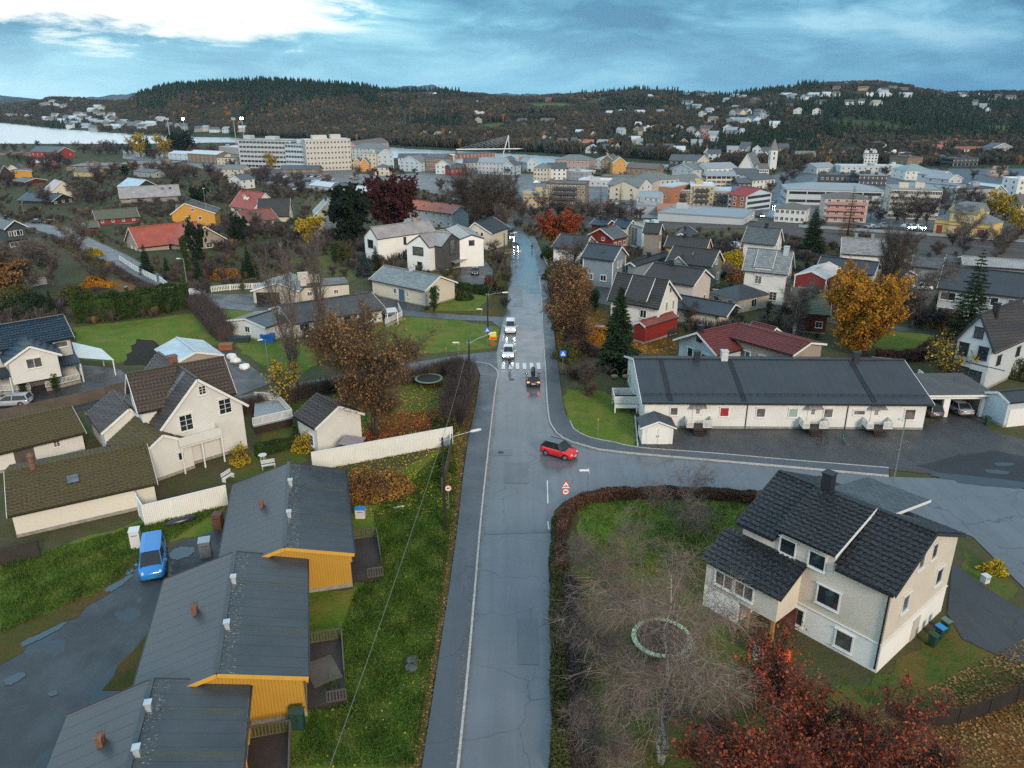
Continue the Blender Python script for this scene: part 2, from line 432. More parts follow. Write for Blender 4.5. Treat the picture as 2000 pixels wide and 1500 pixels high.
def roads():
 cnt=[0]
 def S(nm,p,m,o,**k):
  cnt[0]+=1;return sheet(nm,p,m,(.055 if o<.1 else o+.07 if o<.2 else o)+(.0012*cnt[0]if nm!='verge' else-.012+.0011*cnt[0]),**k)
 S('gravel_yard',[(-60,1600),(-200,1420),(0,1300),(100,1222),(210,1150),(262,1095),(330,1072),(420,1035),(460,1040),(450,1110),(360,1180),(300,1310),(250,1350),(180,1420),(60,1600)],M_GRAVEL,.014,rough=.3)
 S('driveway',[(150,712),(235,722),(262,750),(215,790),(0,835),(-150,850),(-150,760),(0,770)],M_YARD,.014)
 S('driveway',[(385,690),(450,685),(532,748),(455,778),(380,740)],M_YARD,.014)
 S('driveway',[(400,575),(490,575),(585,590),(585,598),(450,600),(400,592)],M_YARD,.014)
 S('driveway',[(745,570),(840,600),(835,606),(780,612),(730,590)],M_YARD,.014)
 S('driveway',[(900,520),(945,505),(962,530),(975,575),(900,550)],M_YARD,.014)
 S('side_road',[(976,686),(900,694),(780,712),(600,745),(455,777),(380,800),(455,802),(600,768),(790,737),(900,720),(940,708),(965,716),(974,735),(985,735),(985,686)],M_LANE,.018)
 S('side_road',[(60,432),(135,447),(250,500),(330,548),(385,580),(500,600),(640,603),(780,606),(900,616),(985,618),(985,648),(960,628),(900,626),(780,617),(640,612),(480,608),(370,596),(290,555),(200,508),(110,462),(40,440)],M_LANE,.022)
 S('main_road',[(893,1520),(915,1300),(928,1150),(940,1010),(955,870),(968,760),(973,735),(970,690),(980,640),(990,600),(995,540),(999,490),(1001,468),(1000,452),(960,440),(960,430),(1005,440),(1035,462),(1043,490),(1055,560),(1060,640),(1065,720),(1070,800),(1078,835),(1100,858),(1140,872),(1200,884),(1400,902),(1735,932),(1900,938),(2020,960),(2120,1180),(2000,1150),(1960,1110),(1900,1050),(1600,930),(1470,962),(1300,957),(1200,957),(1130,966),(1100,982),(1082,1000),(1079,1030),(1083,1120),(1093,1300),(1101,1520)],M_ASPH,.026)
 S('parking_yard',[(1246,880),(1250,840),(1500,838),(1800,832),(1900,800),(1935,845),(2120,885),(2120,955),(1900,936),(1735,918),(1400,892)],M_YARD,.034)
 S('driveway',[(1860,1100),(1900,1130),(1990,1190),(2100,1230),(2100,1270),(1990,1300),(1880,1250),(1850,1200)],M_YARD,.014)
 S('resurfaced_patch',[(1790,910),(1860,893),(1935,880),(1985,890),(2060,905),(2060,945),(1960,940),(1850,930)],asphaltmat('fresh_patch',(.022,.022,.026),.5,.75,False),.044,rough=.3)
 S('driveway',[(1150,560),(1175,555),(1235,575),(1200,600),(1160,590)],M_YARD,.014)
 S('side_road',[(1390,588),(1520,612),(1660,640),(1840,655),(1840,648),(1660,630),(1540,604),(1430,575),(1400,572)],M_YARD,.018)
 S('side_road',[(1385,515),(1460,512),(1450,540),(1400,530)],M_YARD,.014)
 S('side_road',[(1785,585),(1815,560),(1830,570),(1812,600)],M_YARD,.014)
 S('town_square',[(560,358),(640,335),(760,345),(860,330),(1000,340),(1230,350),(1480,350),(1560,330),(2100,330),(2400,440),(1830,452),(1640,440),(1500,425),(1240,416),(1000,410),(900,395),(800,365),(690,358)],M_TOWN,.012)
 S('car_park',[(240,295),(470,300),(700,335),(640,372),(520,360),(400,330),(240,310)],M_TOWN,.012)
 S('town_street',[(1490,412),(1500,395),(1535,380),(1600,345),(1640,300),(1660,288),(1668,292),(1650,310),(1618,350),(1560,385),(1530,405),(1512,425),(1490,425)],asphaltmat('town_street',(.12,.125,.14),.2,.35,False),.06)
 S('rail_platform',[(1240,420),(1480,428),(1480,434),(1240,427)],plain('platform_concrete',(.22,.21,.2),.8),.25)
 S('rail_platform',[(1560,440),(1840,458),(2150,480),(2150,486),(1840,464),(1560,446)],plain('platform_concrete',(.22,.21,.2),.8),.25)
 for P in([(945,1040),(1076,1035),(1077,1041),(945,1046)],[(1010,1210),(1050,1210),(1052,1300),(1012,1300)],[(985,905),(1030,905),(1032,945),(984,945)],[(962,880),(1000,878),(1001,890),(961,892)],[(1003,560),(1020,560),(1021,600),(1002,600)]):
  sheet('repair_patch',P,asphaltmat('repair_patch',(.105,.109,.120),.16,.4,False),.0875+P[0][0]*1e-6)
 kerb=plain('kerb_granite',(.40,.38,.36),.7,var=.3,scale=6)
 KL=[(893,1520),(915,1300),(928,1150),(940,1010),(955,870),(968,760),(973,735),(968,722),(955,713),(930,709)]
 OL=[(930,714),(938,735),(930,790),(915,860),(905,930),(893,1040),(878,1150),(860,1270),(845,1370),(822,1520)]
 S('pavement',KL+OL,M_WALK,.12)
 KR=[(1035,462),(1043,490),(1055,560),(1060,640),(1065,720),(1070,800),(1078,835),(1100,858),(1140,872),(1200,884),(1400,902),(1560,916),(1735,932)]
 OR=[(1735,917),(1560,903),(1400,889),(1246,877),(1200,867),(1150,857),(1120,840),(1105,815),(1095,760),(1085,680),(1075,580),(1066,520),(1052,480),(1044,462)]
 S('pavement',KR+OR,M_WALK,.12)
 for p in(KL,KR):strip('kerb',px_path(p,1.2),.16,.235,kerb,kind='structure')
 strip('kerb',px_path([(1735,917),(1560,903),(1400,889),(1246,877),(1200,867),(1150,857),(1120,840),(1113,825)],1.2),.12,.26,kerb,kind='structure')
 strip('kerb',px_path([(1240,815),(1246,877)],1.2),.14,.26,kerb,kind='structure')
 S('verge',[(905,880),(915,870),(938,735),(925,740),(905,800),(880,860),(884,870),(893,930),(880,1040),(862,1150),(845,1260),(825,1370),(800,1520),(822,1520),(845,1370),(860,1270),(878,1150),(893,1040),(905,930)],M_EDGE,.02,rough=.25)
 S('verge',[(1079,1010),(1104,990),(1110,1100),(1120,1300),(1160,1520),(1101,1520),(1093,1300),(1083,1120)],M_SCRUB,.02,rough=.25)
 S('verge',[(962,578),(985,570),(984,620),(945,618),(890,612),(830,612),(830,607),(930,608)],M_EDGE,.02,rough=.2)
 S('verge',[(-60,1330),(0,1240),(100,1200),(205,1145),(262,1085),(285,1090),(215,1160),(105,1225),(0,1300)],M_EDGE,.02,rough=.5)
 S('verge',[(250,1350),(300,1290),(330,1215),(300,1220),(230,1300),(200,1350)],M_EDGE,.02,rough=.3)
 paint=plain('road_paint',(.62,.62,.6),.6,var=.25,scale=9)
 a=gp(991,716);
 zb=tag(empty('zebra_crossing',a),'white striped zebra crossing painted across the wet main road','crosswalk',None,'structure')
 for k in range(-1,5):
  mb=MB();x=(k)*1.02;mb.box((x+.45,0,.105),(.52,2.7,.006));mb.obj('stripe',paint,zb)
 for x0,y0,x1,y1 in((1069,940,1070,985),(1070,1020,1072,1036),(983,655,982,668),(1003,735,1010,734),(1018,738,1024,737)):
  p,q=gp(x0,y0),gp(x1,y1);mb=MB();mb.bar(p+Vector((0,0,.098)),q+Vector((0,0,.098)),.12,.006);tag(mb.obj('road_marking',paint),kind='structure')
 pm,nt,b=newmat('puddle_water');b.inputs['Base Color'].default_value=(.03,.035,.04,1);b.inputs['Roughness'].default_value=.05;b.inputs['IOR'].default_value=1.5;b.inputs['Specular IOR Level'].default_value=.8
 for P in([(205,1152),(240,1132),(262,1118),(258,1128),(222,1155)],[(332,1082),(350,1070),(380,1072),(372,1086),(345,1095),(332,1090)],[(45,1255),(80,1238),(128,1216),(120,1228),(75,1252),(45,1264)],[(8,1330),(40,1315),(50,1322),(20,1340)],[(245,1118),(258,1112),(262,1120),(248,1124)],[(95,1355),(110,1350),(112,1358),(98,1362)],[(1815,925),(1870,928),(1960,938),(2040,948),(2060,935),(2060,952),(1940,952),(1850,938)],[(1925,918),(1968,922),(1965,928),(1930,925)],[(1945,905),(1980,906),(1975,911),(1948,911)]):
  c=[gp(*q)for q in P];cx=sum((q for q in c),Vector())/len(c);pts=[]
  n_=len(c)
  for i in range(n_*14):
   k_,t_=i//14,(i%14)/14;p0,p1,p2,p3=c[k_-1],c[k_],c[(k_+1)%n_],c[(k_+2)%n_]
   q=.5*((2*p1)+(p2-p0)*t_+(2*p0-5*p1+4*p2-p3)*t_*t_+(3*p1-p0-3*p2+p3)*t_**3);w_=6.283*i/(n_*14);q=cx+(q-cx)*(1+.05*math.sin(w_*9+cx.x)+.05*math.sin(w_*17+1)+random.uniform(-.02,.02));pts.append((q.x,q.y))
  drape(pts,.088,'puddle',pm)
roads()
def waters():
 m,nt,b=newmat('lake_water');n=N(nt);co=n.coord()
 b.inputs['Base Color'].default_value=(.40,.50,.55,1);b.inputs['Roughness'].default_value=.25;b.inputs['IOR'].default_value=1.6
 h=n.noise(co,.12,4,.7,stretch=(.5,1.6,1));n.bump(h,b,.2,.6)
 mb=MB();mb.face([(-3500,480,WATER),(520,480,WATER),(520,2600,WATER),(-3500,2600,WATER)])
 tag(mb.obj('river_water',m),kind='structure')
 mm=plain('distant_mountain_rock',(.035,.05,.065),.95,var=.3,scale=.002)
 R=[[(-900,172),(-300,180),(0,186),(30,190),(60,198),(90,214)],[(40,206),(120,196),(200,188),(260,182),(300,180),(420,178),(520,190),(600,215)],[(700,200),(740,176),(775,170),(800,168),(845,166),(880,177),(950,182),(1050,184),(1150,180),(1200,178),(1250,182),(1300,200)],[(1100,196),(1140,181),(1190,177),(1230,185),(1280,182),(1330,180),(1370,176),(1400,182),(1500,200),(2900,205)]]
 for i,(rd,dist)in enumerate(zip(R,(3600,4800,5000,4300))):
  mb=MB();xs=np.linspace(rd[0][0],rd[-1][0],90);top=[]
  for x in xs:
   y=np.interp(x,[p[0]for p in rd],[p[1]for p in rd])+1.2*math.sin(x*.13+i)+.7*math.sin(x*.31)
   d=ray(x,y);k=dist/d.y;top.append(Vector((d.x*k,dist,H+d.z*k)))
  for a,b_ in zip(top,top[1:]):
   for(o0,z0),(o1,z1)in(((0,1),(-500,.45)),((-500,.45),(-1100,0))):
    f=lambda p,o,z:Vector((p.x*(1+o/dist*.3),p.y+o,-30+(p.z+30)*z))
    mb.face([f(a,o1,z1),f(b_,o1,z1),f(b_,o0,z0),f(a,o0,z0)])
   mb.face([a,b_,b_+Vector((0,900,-b_.z-30)),a+Vector((0,900,-a.z-30))])
  tag(mb.obj('distant_hills',mm,smooth=True),kind='structure')
waters()
WHITE=(.66,.65,.62)
M_TRIM=plain('white_trim_paint',(.72,.71,.68),.5,var=.06)
M_DTRIM=plain('dark_trim_paint',(.03,.035,.045),.5)
M_CONC=plain('foundation_concrete',(.26,.245,.22),.85,var=.3)
M_CHIM=plain('chimney_cladding',(.018,.02,.026),.45)
M_BRICKC=plain('chimney_brick',(.17,.08,.055),.8,var=.4,scale=5)
M_GREYC=plain('chimney_render',(.3,.3,.3),.8)
M_GUT=plain('gutter_metal',(.03,.032,.038),.4,.3)
M_GALV=plain('galvanised_steel',(.42,.44,.45),.4,.8)
M_DWOOD=cladding('dark_stained_wood',(.035,.022,.017),True,.14,.2)
M_GREYWOOD=cladding('weathered_fence_wood',(.12,.095,.075),True,.14,.25)
M_OPENSHADE=plain('painted_interior_shade',(.012,.011,.010),.9)  # near-black colour that paints the shade inside carport openings onto a panel
def glassmat(name,c1,c2):
 m,nt,b=newmat(name);n=N(nt)
 oi=n.add('ObjectInfo')
 f=n.ramp(oi.outputs['Random'],[(0,c1),(.45,mul(c1,1.6)),(.6,c2),(1,mul(c2,.6))])
 co=n.coord();g=n.noise(co,1.6,2);f=n.mix(n.ramp(g,[(.35,.7),(.65,0.)]),f,mul(c1,.8))
 n.link(f,b.inputs['Base Color']);b.inputs['Roughness'].default_value=.06;b.inputs['Specular IOR Level'].default_value=.8
 return m
M_PANE=glassmat('window_pane',(.014,.02,.026),(.16,.16,.15))
WCACHE={}
def winmesh(w,h,style,tr):
 """casing with mullions, and its pane, facing -y"""
 k=(round(w,2),round(h,2),style,tr.name)
 if k in WCACHE:return WCACHE[k]
 fr=MB();c=.09;o=-.05
 for sx in(-1,1):fr.box((sx*(w/2+c/2-.02),o/2-.01,0),(c+.02,.09,h+2*c))
 fr.box((0,o/2-.01,h/2+c/2-.01),(w-.045,.09,c+.01));fr.box((0,o/2-.02,-h/2-c/2+.01),(w-.045,.12,c+.01))
 fr.box((0,-.09,h/2+c+.025),(w+.3,.14,.05));fr.box((0,-.1,-h/2-c-.02),(w+.24,.14,.04))
 nv={'1':0,'2':1,'3':2,'g':1,'0':0}[style]
 for i in range(nv):fr.box((-w/2+w*(i+1)/(nv+1),-.045,0),(.06,.03,h-.02))
 if style=='g':
  for i in(1,2):fr.box((0,-.05,-h/2+h*i/3),(w-.05,.02,.035))
 pn=MB();pn.face([(-w/2+.01,-.03,-h/2+.01),(w/2-.01,-.03,-h/2+.01),(w/2-.01,-.03,h/2-.01),(-w/2+.01,-.03,h/2-.01)])
 WCACHE[k]=(fr.mesh('window',tr,False),pn.mesh('pane',M_PANE,False));return WCACHE[k]
def add_window(root,c,n,w,h,style='2',tr=None,pane=True,name='window',panemat=None):
 tr=tr or M_TRIM;fm,pm=winmesh(w,h,style,tr)
 n=Vector(n).normalized();y=-n;z=Vector((0,0,1));x=y.cross(z)
 M=Matrix(((x.x,y.x,z.x,c[0]),(x.y,y.y,z.y,c[1]),(x.z,y.z,z.z,c[2]),(0,0,0,1)))
 f=link(fm,name,root,M)
 if pane:
  if panemat:pm=pm.copy();pm.materials.clear();pm.materials.append(panemat)
  link(pm,'pane',f)
 return f
def add_door(root,c,n,w=.95,h=2.05,mat=None,glazed=True,name='door'):
 n=Vector(n).normalized();y=-n;z=Vector((0,0,1));x=y.cross(z)
 M=Matrix(((x.x,y.x,z.x,c[0]),(x.y,y.y,z.y,c[1]),(x.z,y.z,z.z,c[2]),(0,0,0,1)))
 mb=MB();mb.box((0,-.04,h/2),(w,.06,h))
 for sx in(-1,1):mb.box((sx*(w/2+.06),-.03,h/2),(.12,.1,h+.1))
 mb.box((0,-.03,h+.06),(w+.24,.1,.12))
 d=mb.obj(name,mat or M_TRIM,root,M=M)
 if glazed:
  g=MB()
  for i in range(3):
   for j in range(2):g.box(((j-.5)*.22,-.075,h*.62+i*.2),(.18,.01,.17))
  g.obj('door_window',M_PANE,d)
 hb=MB();hb.box((w*.38,-.1,h*.48),(.1,.05,.03));hb.obj('handle',M_GALV,d)
 return d
def tilecover(mb,q):
 """courses of pantiles in relief over a roof slope: ridge a, ridge b, eave b, eave a"""
 a,b,c,d=[Vector(p)for p in q];sl=(d-a).length;L=(b-a).length;nr_=max(3,int(round(sl/TC)));nu=max(2,int(L/TW));nn=(b-a).cross(d-a).normalized()
 if nn.z<0:nn=-nn
 k=nu*4+1;i0=len(mb.v);rows=[(r+o,h)for r in range(nr_)for o,h in((0,.015),(.97,.075))]
 for t,hh in rows:
  t/=nr_
  for j in range(k):u=j/4/nu;mb.v.append(tuple(a.lerp(b,u).lerp(d.lerp(c,u),t)+nn*(hh+.035*(.5+.5*math.cos(j*math.pi/2)))))
 for r in range(len(rows)-1):
  for j in range(k-1):mb.f.append((i0+r*k+j,i0+r*k+j+1,i0+(r+1)*k+j+1,i0+(r+1)*k+j));mb.m.append(0)
HLOG=[]
def depth_of(p):return p.y*CT+(H-p.z)*ST
def house(A,B,C,D=None,zr=7,ze=4,zd=None,wall=None,roof=None,trim=None,oh=.45,ohe=.5,win={},doors=[],chim=[],label='',cat='house',name='house',group=None,gut=True,rth=.16,base=None,wstyle='2',open_sides='',skylights=[],wtrim=None,found=M_CONC,zfix=None,foot=1.5,tcol=None,ends=True,yawcd=False,yawA=False,Lmax=19.,hwr=(2.3,7.2),trimB=None,cut=None):
 """gabled building from its ridge ends A, B and eave corners C (and D opposite) at their heights above the ground"""
 trim=trim or M_TRIM;wtrim=wtrim or trim
 zd=ze if zd is None else zd
 if zfix is None:
  pa=at_z(*A,zr);pb=at_z(*B,zr);m=(pa+pb)/2;zg=T(m.x,m.y)
 else:zg=zfix
 pa=up(*A,zg+zr);pb=up(*B,zg+zr)
 if yawcd:
  qc,qd=up(*C,zg+ze),up(*D,zg+(ze if zd is None else zd));g=qc-qd;g.z=0;g.normalize();d=Vector((-g.y,g.x,0))
  if d.dot(pa-pb)<0:d=-d
  Lp=min(Lmax,max(6,(pa-pb).length));pb=pa-d*Lp
 d=pa-pb;d.z=0
 if d.length>Lmax:
  dx=clamp(d.x,-Lmax*.97,Lmax*.97);dy=math.copysign(math.sqrt(max(.3,Lmax**2-dx*dx)),d.y);c_=(pa if yawA else(pa+pb)/2)
  if yawA:pb=pa-Vector((dx,dy,0))
  else:pa=c_+Vector((dx/2,dy/2,0));pb=c_-Vector((dx/2,dy/2,0))
  d=pa-pb
 m=(pa+pb)/2;L=d.length;d.normalize();yaw=math.atan2(d.y,d.x);s=Vector((-d.y,d.x,0))
 ze0=ze;yc=(up(*C,zg+ze)-m).dot(s)
 lo_,hi_=hwr
 if not lo_<=abs(yc)<=hi_:
  best=None;tgt=clamp(.42*L,3.2,5.2)
  for k in range(60):
   dz=.7+k*.1
   if zr-dz<1.9:break
   y_=(up(*C,zg+zr-dz)-m).dot(s)
   if abs(y_)<1.2 or(s*y_).y>.3*abs(y_):continue
   pen=((abs(y_)-tgt)/tgt)**2+.8*(dz/abs(y_)-.6)**2
   if best is None or pen<best[0]:best=(pen,zr-dz,y_)
  if best:ze,yc=best[1],best[2]
  else:yc=math.copysign(tgt,(-1 if s.y>0 else 1));ze=zr-.6*tgt
  zd=ze;D=None
  if abs(yc)>7.5:yc=math.copysign(7.,yc)
 if D:yd=(up(*D,zg+zd)-m).dot(s)
 else:yd=-yc*(zr-zd)/(zr-ze)
 if yc*yd>0:yd=-yc
 if abs(yd)>2.*abs(yc)or abs(yd)<.5*abs(yc):yd=-yc if zd==ze else yd
 if abs(yc)<.5*abs(yd):yc=-yd
 rz_=lambda z:z*ze/ze0 if z<ze0 else ze+(z-ze0)*(zr-ze)/(zr-ze0)
 HLOG.append((label[:38],round(L,1),round(yc,1),round(yd,1),round(m.y),round(zg,1)))
 root=tag(empty(name,(m.x,m.y,zg),yaw),label,cat,group)
 sc=1 if yc>0 else-1
 sides={sc:(abs(yc),ze),-sc:(abs(yd),zd)}
 hl=L/2
 rf=MB()
 segs={1:[(-hl,hl)],-1:[(-hl,hl)]}
 if cut:segs[sc]=[(-hl,-hl+L*cut[0]),(-hl+L*cut[1],hl)]
 for sg,(w,e)in sides.items():
  for x0,x1 in segs[sg]:
   q=[(x0,0,zr),(x1,0,zr),(x1,sg*w,e),(x0,sg*w,e)];rf.slab(q,rth)
   if roof.get('tile')and depth_of(m)<135:tilecover(rf,q)
 rf.bar((-hl+.02,0,zr+.06),(hl-.02,0,zr+.06),.30,.12)
 R=rf.obj('roof',roof,root)
 for x in((-hl-.025,hl+.025)if ends else()):
  bb=MB()
  for sg,(w,e)in sides.items():bb.bar((x,sg*.0,zr-.1),(x,sg*(w+.01),e-.1),.05,.26)
  bb.obj('bargeboard',trimB if(trimB and x<0)else trim,root)
 if gut:
  for sg,(w,e)in sides.items():
   for x0,x1 in segs[sg]:g=MB();g.bar((x0+.06,sg*(w+.06),e-.12),(x1-.06,sg*(w+.06),e-.12),.12,.11);g.obj('gutter',M_GUT,root)
 wx=hl-oh;ys={}
 for sg,(w,e)in sides.items():
  slope=(zr-e)/w;wy=max(w-ohe,w*.6);ys[sg]=(wy,zr-slope*wy-rth*1.15)
 yp,zp=ys[1];yn_,zn=ys[-1];za=zr-rth*1.2
 zb=-foot
 prof=[(-yn_,zn),(0,za),(yp,zp)]
 W=MB()
 def P(x,q):return(x,q[0],q[1])
 lo=[(-yn_,.32),(yp,.32)]
 if found is None:lo=[(-yn_,zb),(yp,zb)]
 if 'A' not in open_sides:W.face([P(wx,lo[0]),P(wx,lo[1]),P(wx,prof[2]),P(wx,prof[1]),P(wx,prof[0])])
 else:W.face([P(wx,(-yn_,min(zn,zp)-.05)),P(wx,(yp,min(zn,zp)-.05)),P(wx,prof[2]),P(wx,prof[1]),P(wx,prof[0])])
 if 'B' not in open_sides:W.face([P(-wx,lo[1]),P(-wx,lo[0]),P(-wx,prof[0]),P(-wx,prof[1]),P(-wx,prof[2])])
 cs=1 if sc>0 else-1
 for sg in(1,-1):
  if(sg==sc and 'C' in open_sides)or(sg!=sc and 'D' in open_sides):continue
  y_,z_=ys[sg];q=[(-wx*sg,sg*y_),(wx*sg,sg*y_)]
  W.face([(wx*sg,sg*y_,lo[0][1]),(-wx*sg,sg*y_,lo[0][1]),(-wx*sg,sg*y_,z_),(wx*sg,sg*y_,z_)])
 W.obj('wall',wall,root)
 if open_sides:
  for sg in(1,-1):
   y_,z_=ys[sg]
   for x in(-wx,0,wx):pm=MB();pm.box((x,sg*(y_-.1),(z_+zb)/2),(.16,.16,z_-zb));pm.obj('post',trim,root)
 if found is not None and not open_sides:
  f=MB();f.prism([(-wx-.03,-yn_-.03),(wx+.03,-yn_-.03),(wx+.03,yp+.03),(-wx-.03,yp+.03)],zb,.33);f.obj('foundation',found,root)
 if tcol and not open_sides:
  cb=MB()
  for x in(-wx,wx):
   for sg in(1,-1):cb.box((x,sg*ys[sg][0],(ys[sg][1]+.33)/2),(.17,.17,ys[sg][1]-.36))
  cb.obj('corner_board',tcol,root)
 def place(side,t,z,w,h,st=None,door=False,mat=None,pm=None,glazed=True,nm=None):
  if side in 'AB':
   x=wx if side=='A' else-wx;n=(1,0,0)if side=='A' else(-1,0,0);y=-yn_+(yn_+yp)*(t if sc>0 else 1-t);c=(x,y,z)
  else:
   sg=sc if side=='C' else-sc;c=(-wx+2*wx*t,sg*ys[sg][0],z);n=(0,sg,0)
  if door:add_door(root,c,n,w,h,mat,glazed,nm or 'door')
  else:add_window(root,c,n,w,h,st or wstyle,wtrim,panemat=pm)
 for side,lst in win.items():
  if isinstance(lst,tuple):
   nc,nf=lst[:2];w,h=lst[2]if len(lst)>2 else(1.1,1.15)
   fh=(min(zn,zp)-.3)/nf if nf else 3
   for f in range(nf):
    for c in range(nc):place(side,(c+.5)/nc,.33+fh*(f+.58),w,h)
  else:
   for q in lst:place(side,q[0],rz_(q[1]),*q[2:])
 for q in doors:place(q[0],q[1],q[2]if len(q)>2 else .3,q[3]if len(q)>3 else .95,q[4]if len(q)>4 else 2.05,door=True,mat=q[5]if len(q)>5 else None,glazed=(len(q)<=6 or q[6]),nm=(q[7]if len(q)>7 else None))
 for q in chim:
  t,dy,hh,mat=(list(q)+[0,1.0,M_CHIM][len(q)-1:])[:4]
  x=-hl+L*t;w=q[4]if len(q)>4 else .7
  c=MB();zt=zr+hh;c.box((x,dy*sc,(zt+zr-1.5)/2),(w,w,zt-zr+1.5));c.box((x,dy*sc,zt+.03),(w+.14,w+.14,.08))
  co=c.obj('chimney',mat,R)
 for(t,f,w,h)in skylights:
  wd,e=sides[sc];y=sc*wd*f;z=zr-(zr-e)*f
  sl=math.atan2(zr-e,wd)*-sc
  M=Matrix.Translation((-hl+L*t,y,z))@Matrix.Rotation(sl,4,'X')
  k=MB();k.box((0,0,.06),(w,h,.12));o=k.obj('skylight',M_GUT,root,M=M)
  k=MB();k.box((0,0,.125),(w-.16,h-.16,.02));k.obj('pane',M_PANE,o)
 root['_']=0;del root['_']
 return root,dict(L=L,hl=hl,wx=wx,ys=ys,sc=sc,yaw=yaw,sides=sides,zr=zr,zg=zg,R=R)
def cross_gable(root,info,t,side,width,proj,ridge_z,eave_z,wall,roof,trim=None,win=True,wst='2',back=None):
 """a dormer or cross gable as part of a house: its own little roof, wall and window"""
 trim=trim or M_TRIM
 sg=info['sc']if side=='C' else-info['sc'];x=-info['hl']+info['L']*t
 wy,wz=info['ys'][sg];w,e=info['sides'][sg];zr=info['zr']
 f=wy+proj
 def yb(z):return(zr-z)/((zr-e)/w)
 hw=width/2
 rf=MB();o=.25
 slope=(ridge_z-eave_z)/(hw)
 ez=eave_z-slope*.25;ew=hw+.25
 for k in(-1,1):
  rf.slab([(x,sg*max(0,yb(ridge_z)-.3),ridge_z),(x,sg*(f+o),ridge_z),(x+k*ew,sg*(f+o),ez),(x+k*ew,sg*max(0,yb(ez)-.3),ez)],.12)
 d=rf.obj('dormer_roof',roof,root)
 b=MB()
 for k in(-1,1):b.bar((x,sg*(f+o+.02),ridge_z-.08),(x+k*ew,sg*(f+o+.02),ez-.08),.05,.2)
 b.obj('bargeboard',trim,root)
 W=MB();zt=ridge_z-.14;z0=.35 if proj>.05 else wz-.3
 fr=[(x-hw,f),(x+hw,f)]
 W.face([(x-hw,sg*f,z0),(x+hw,sg*f,z0),(x+hw,sg*f,eave_z-.12),(x,sg*f,zt),(x-hw,sg*f,eave_z-.12)])
 for k in(-1,1):W.face([(x+k*hw,sg*f,z0),(x+k*hw,0,z0),(x+k*hw,0,eave_z-.12),(x+k*hw,sg*f,eave_z-.12)])
 W.obj('dormer_wall',wall,root)
 if win:add_window(root,(x,sg*f,(z0 if proj<=.05 else eave_z-2.2)*.4+(eave_z)*.6),(0,sg,0),min(1.3,width*.5),1.1,wst,trim)
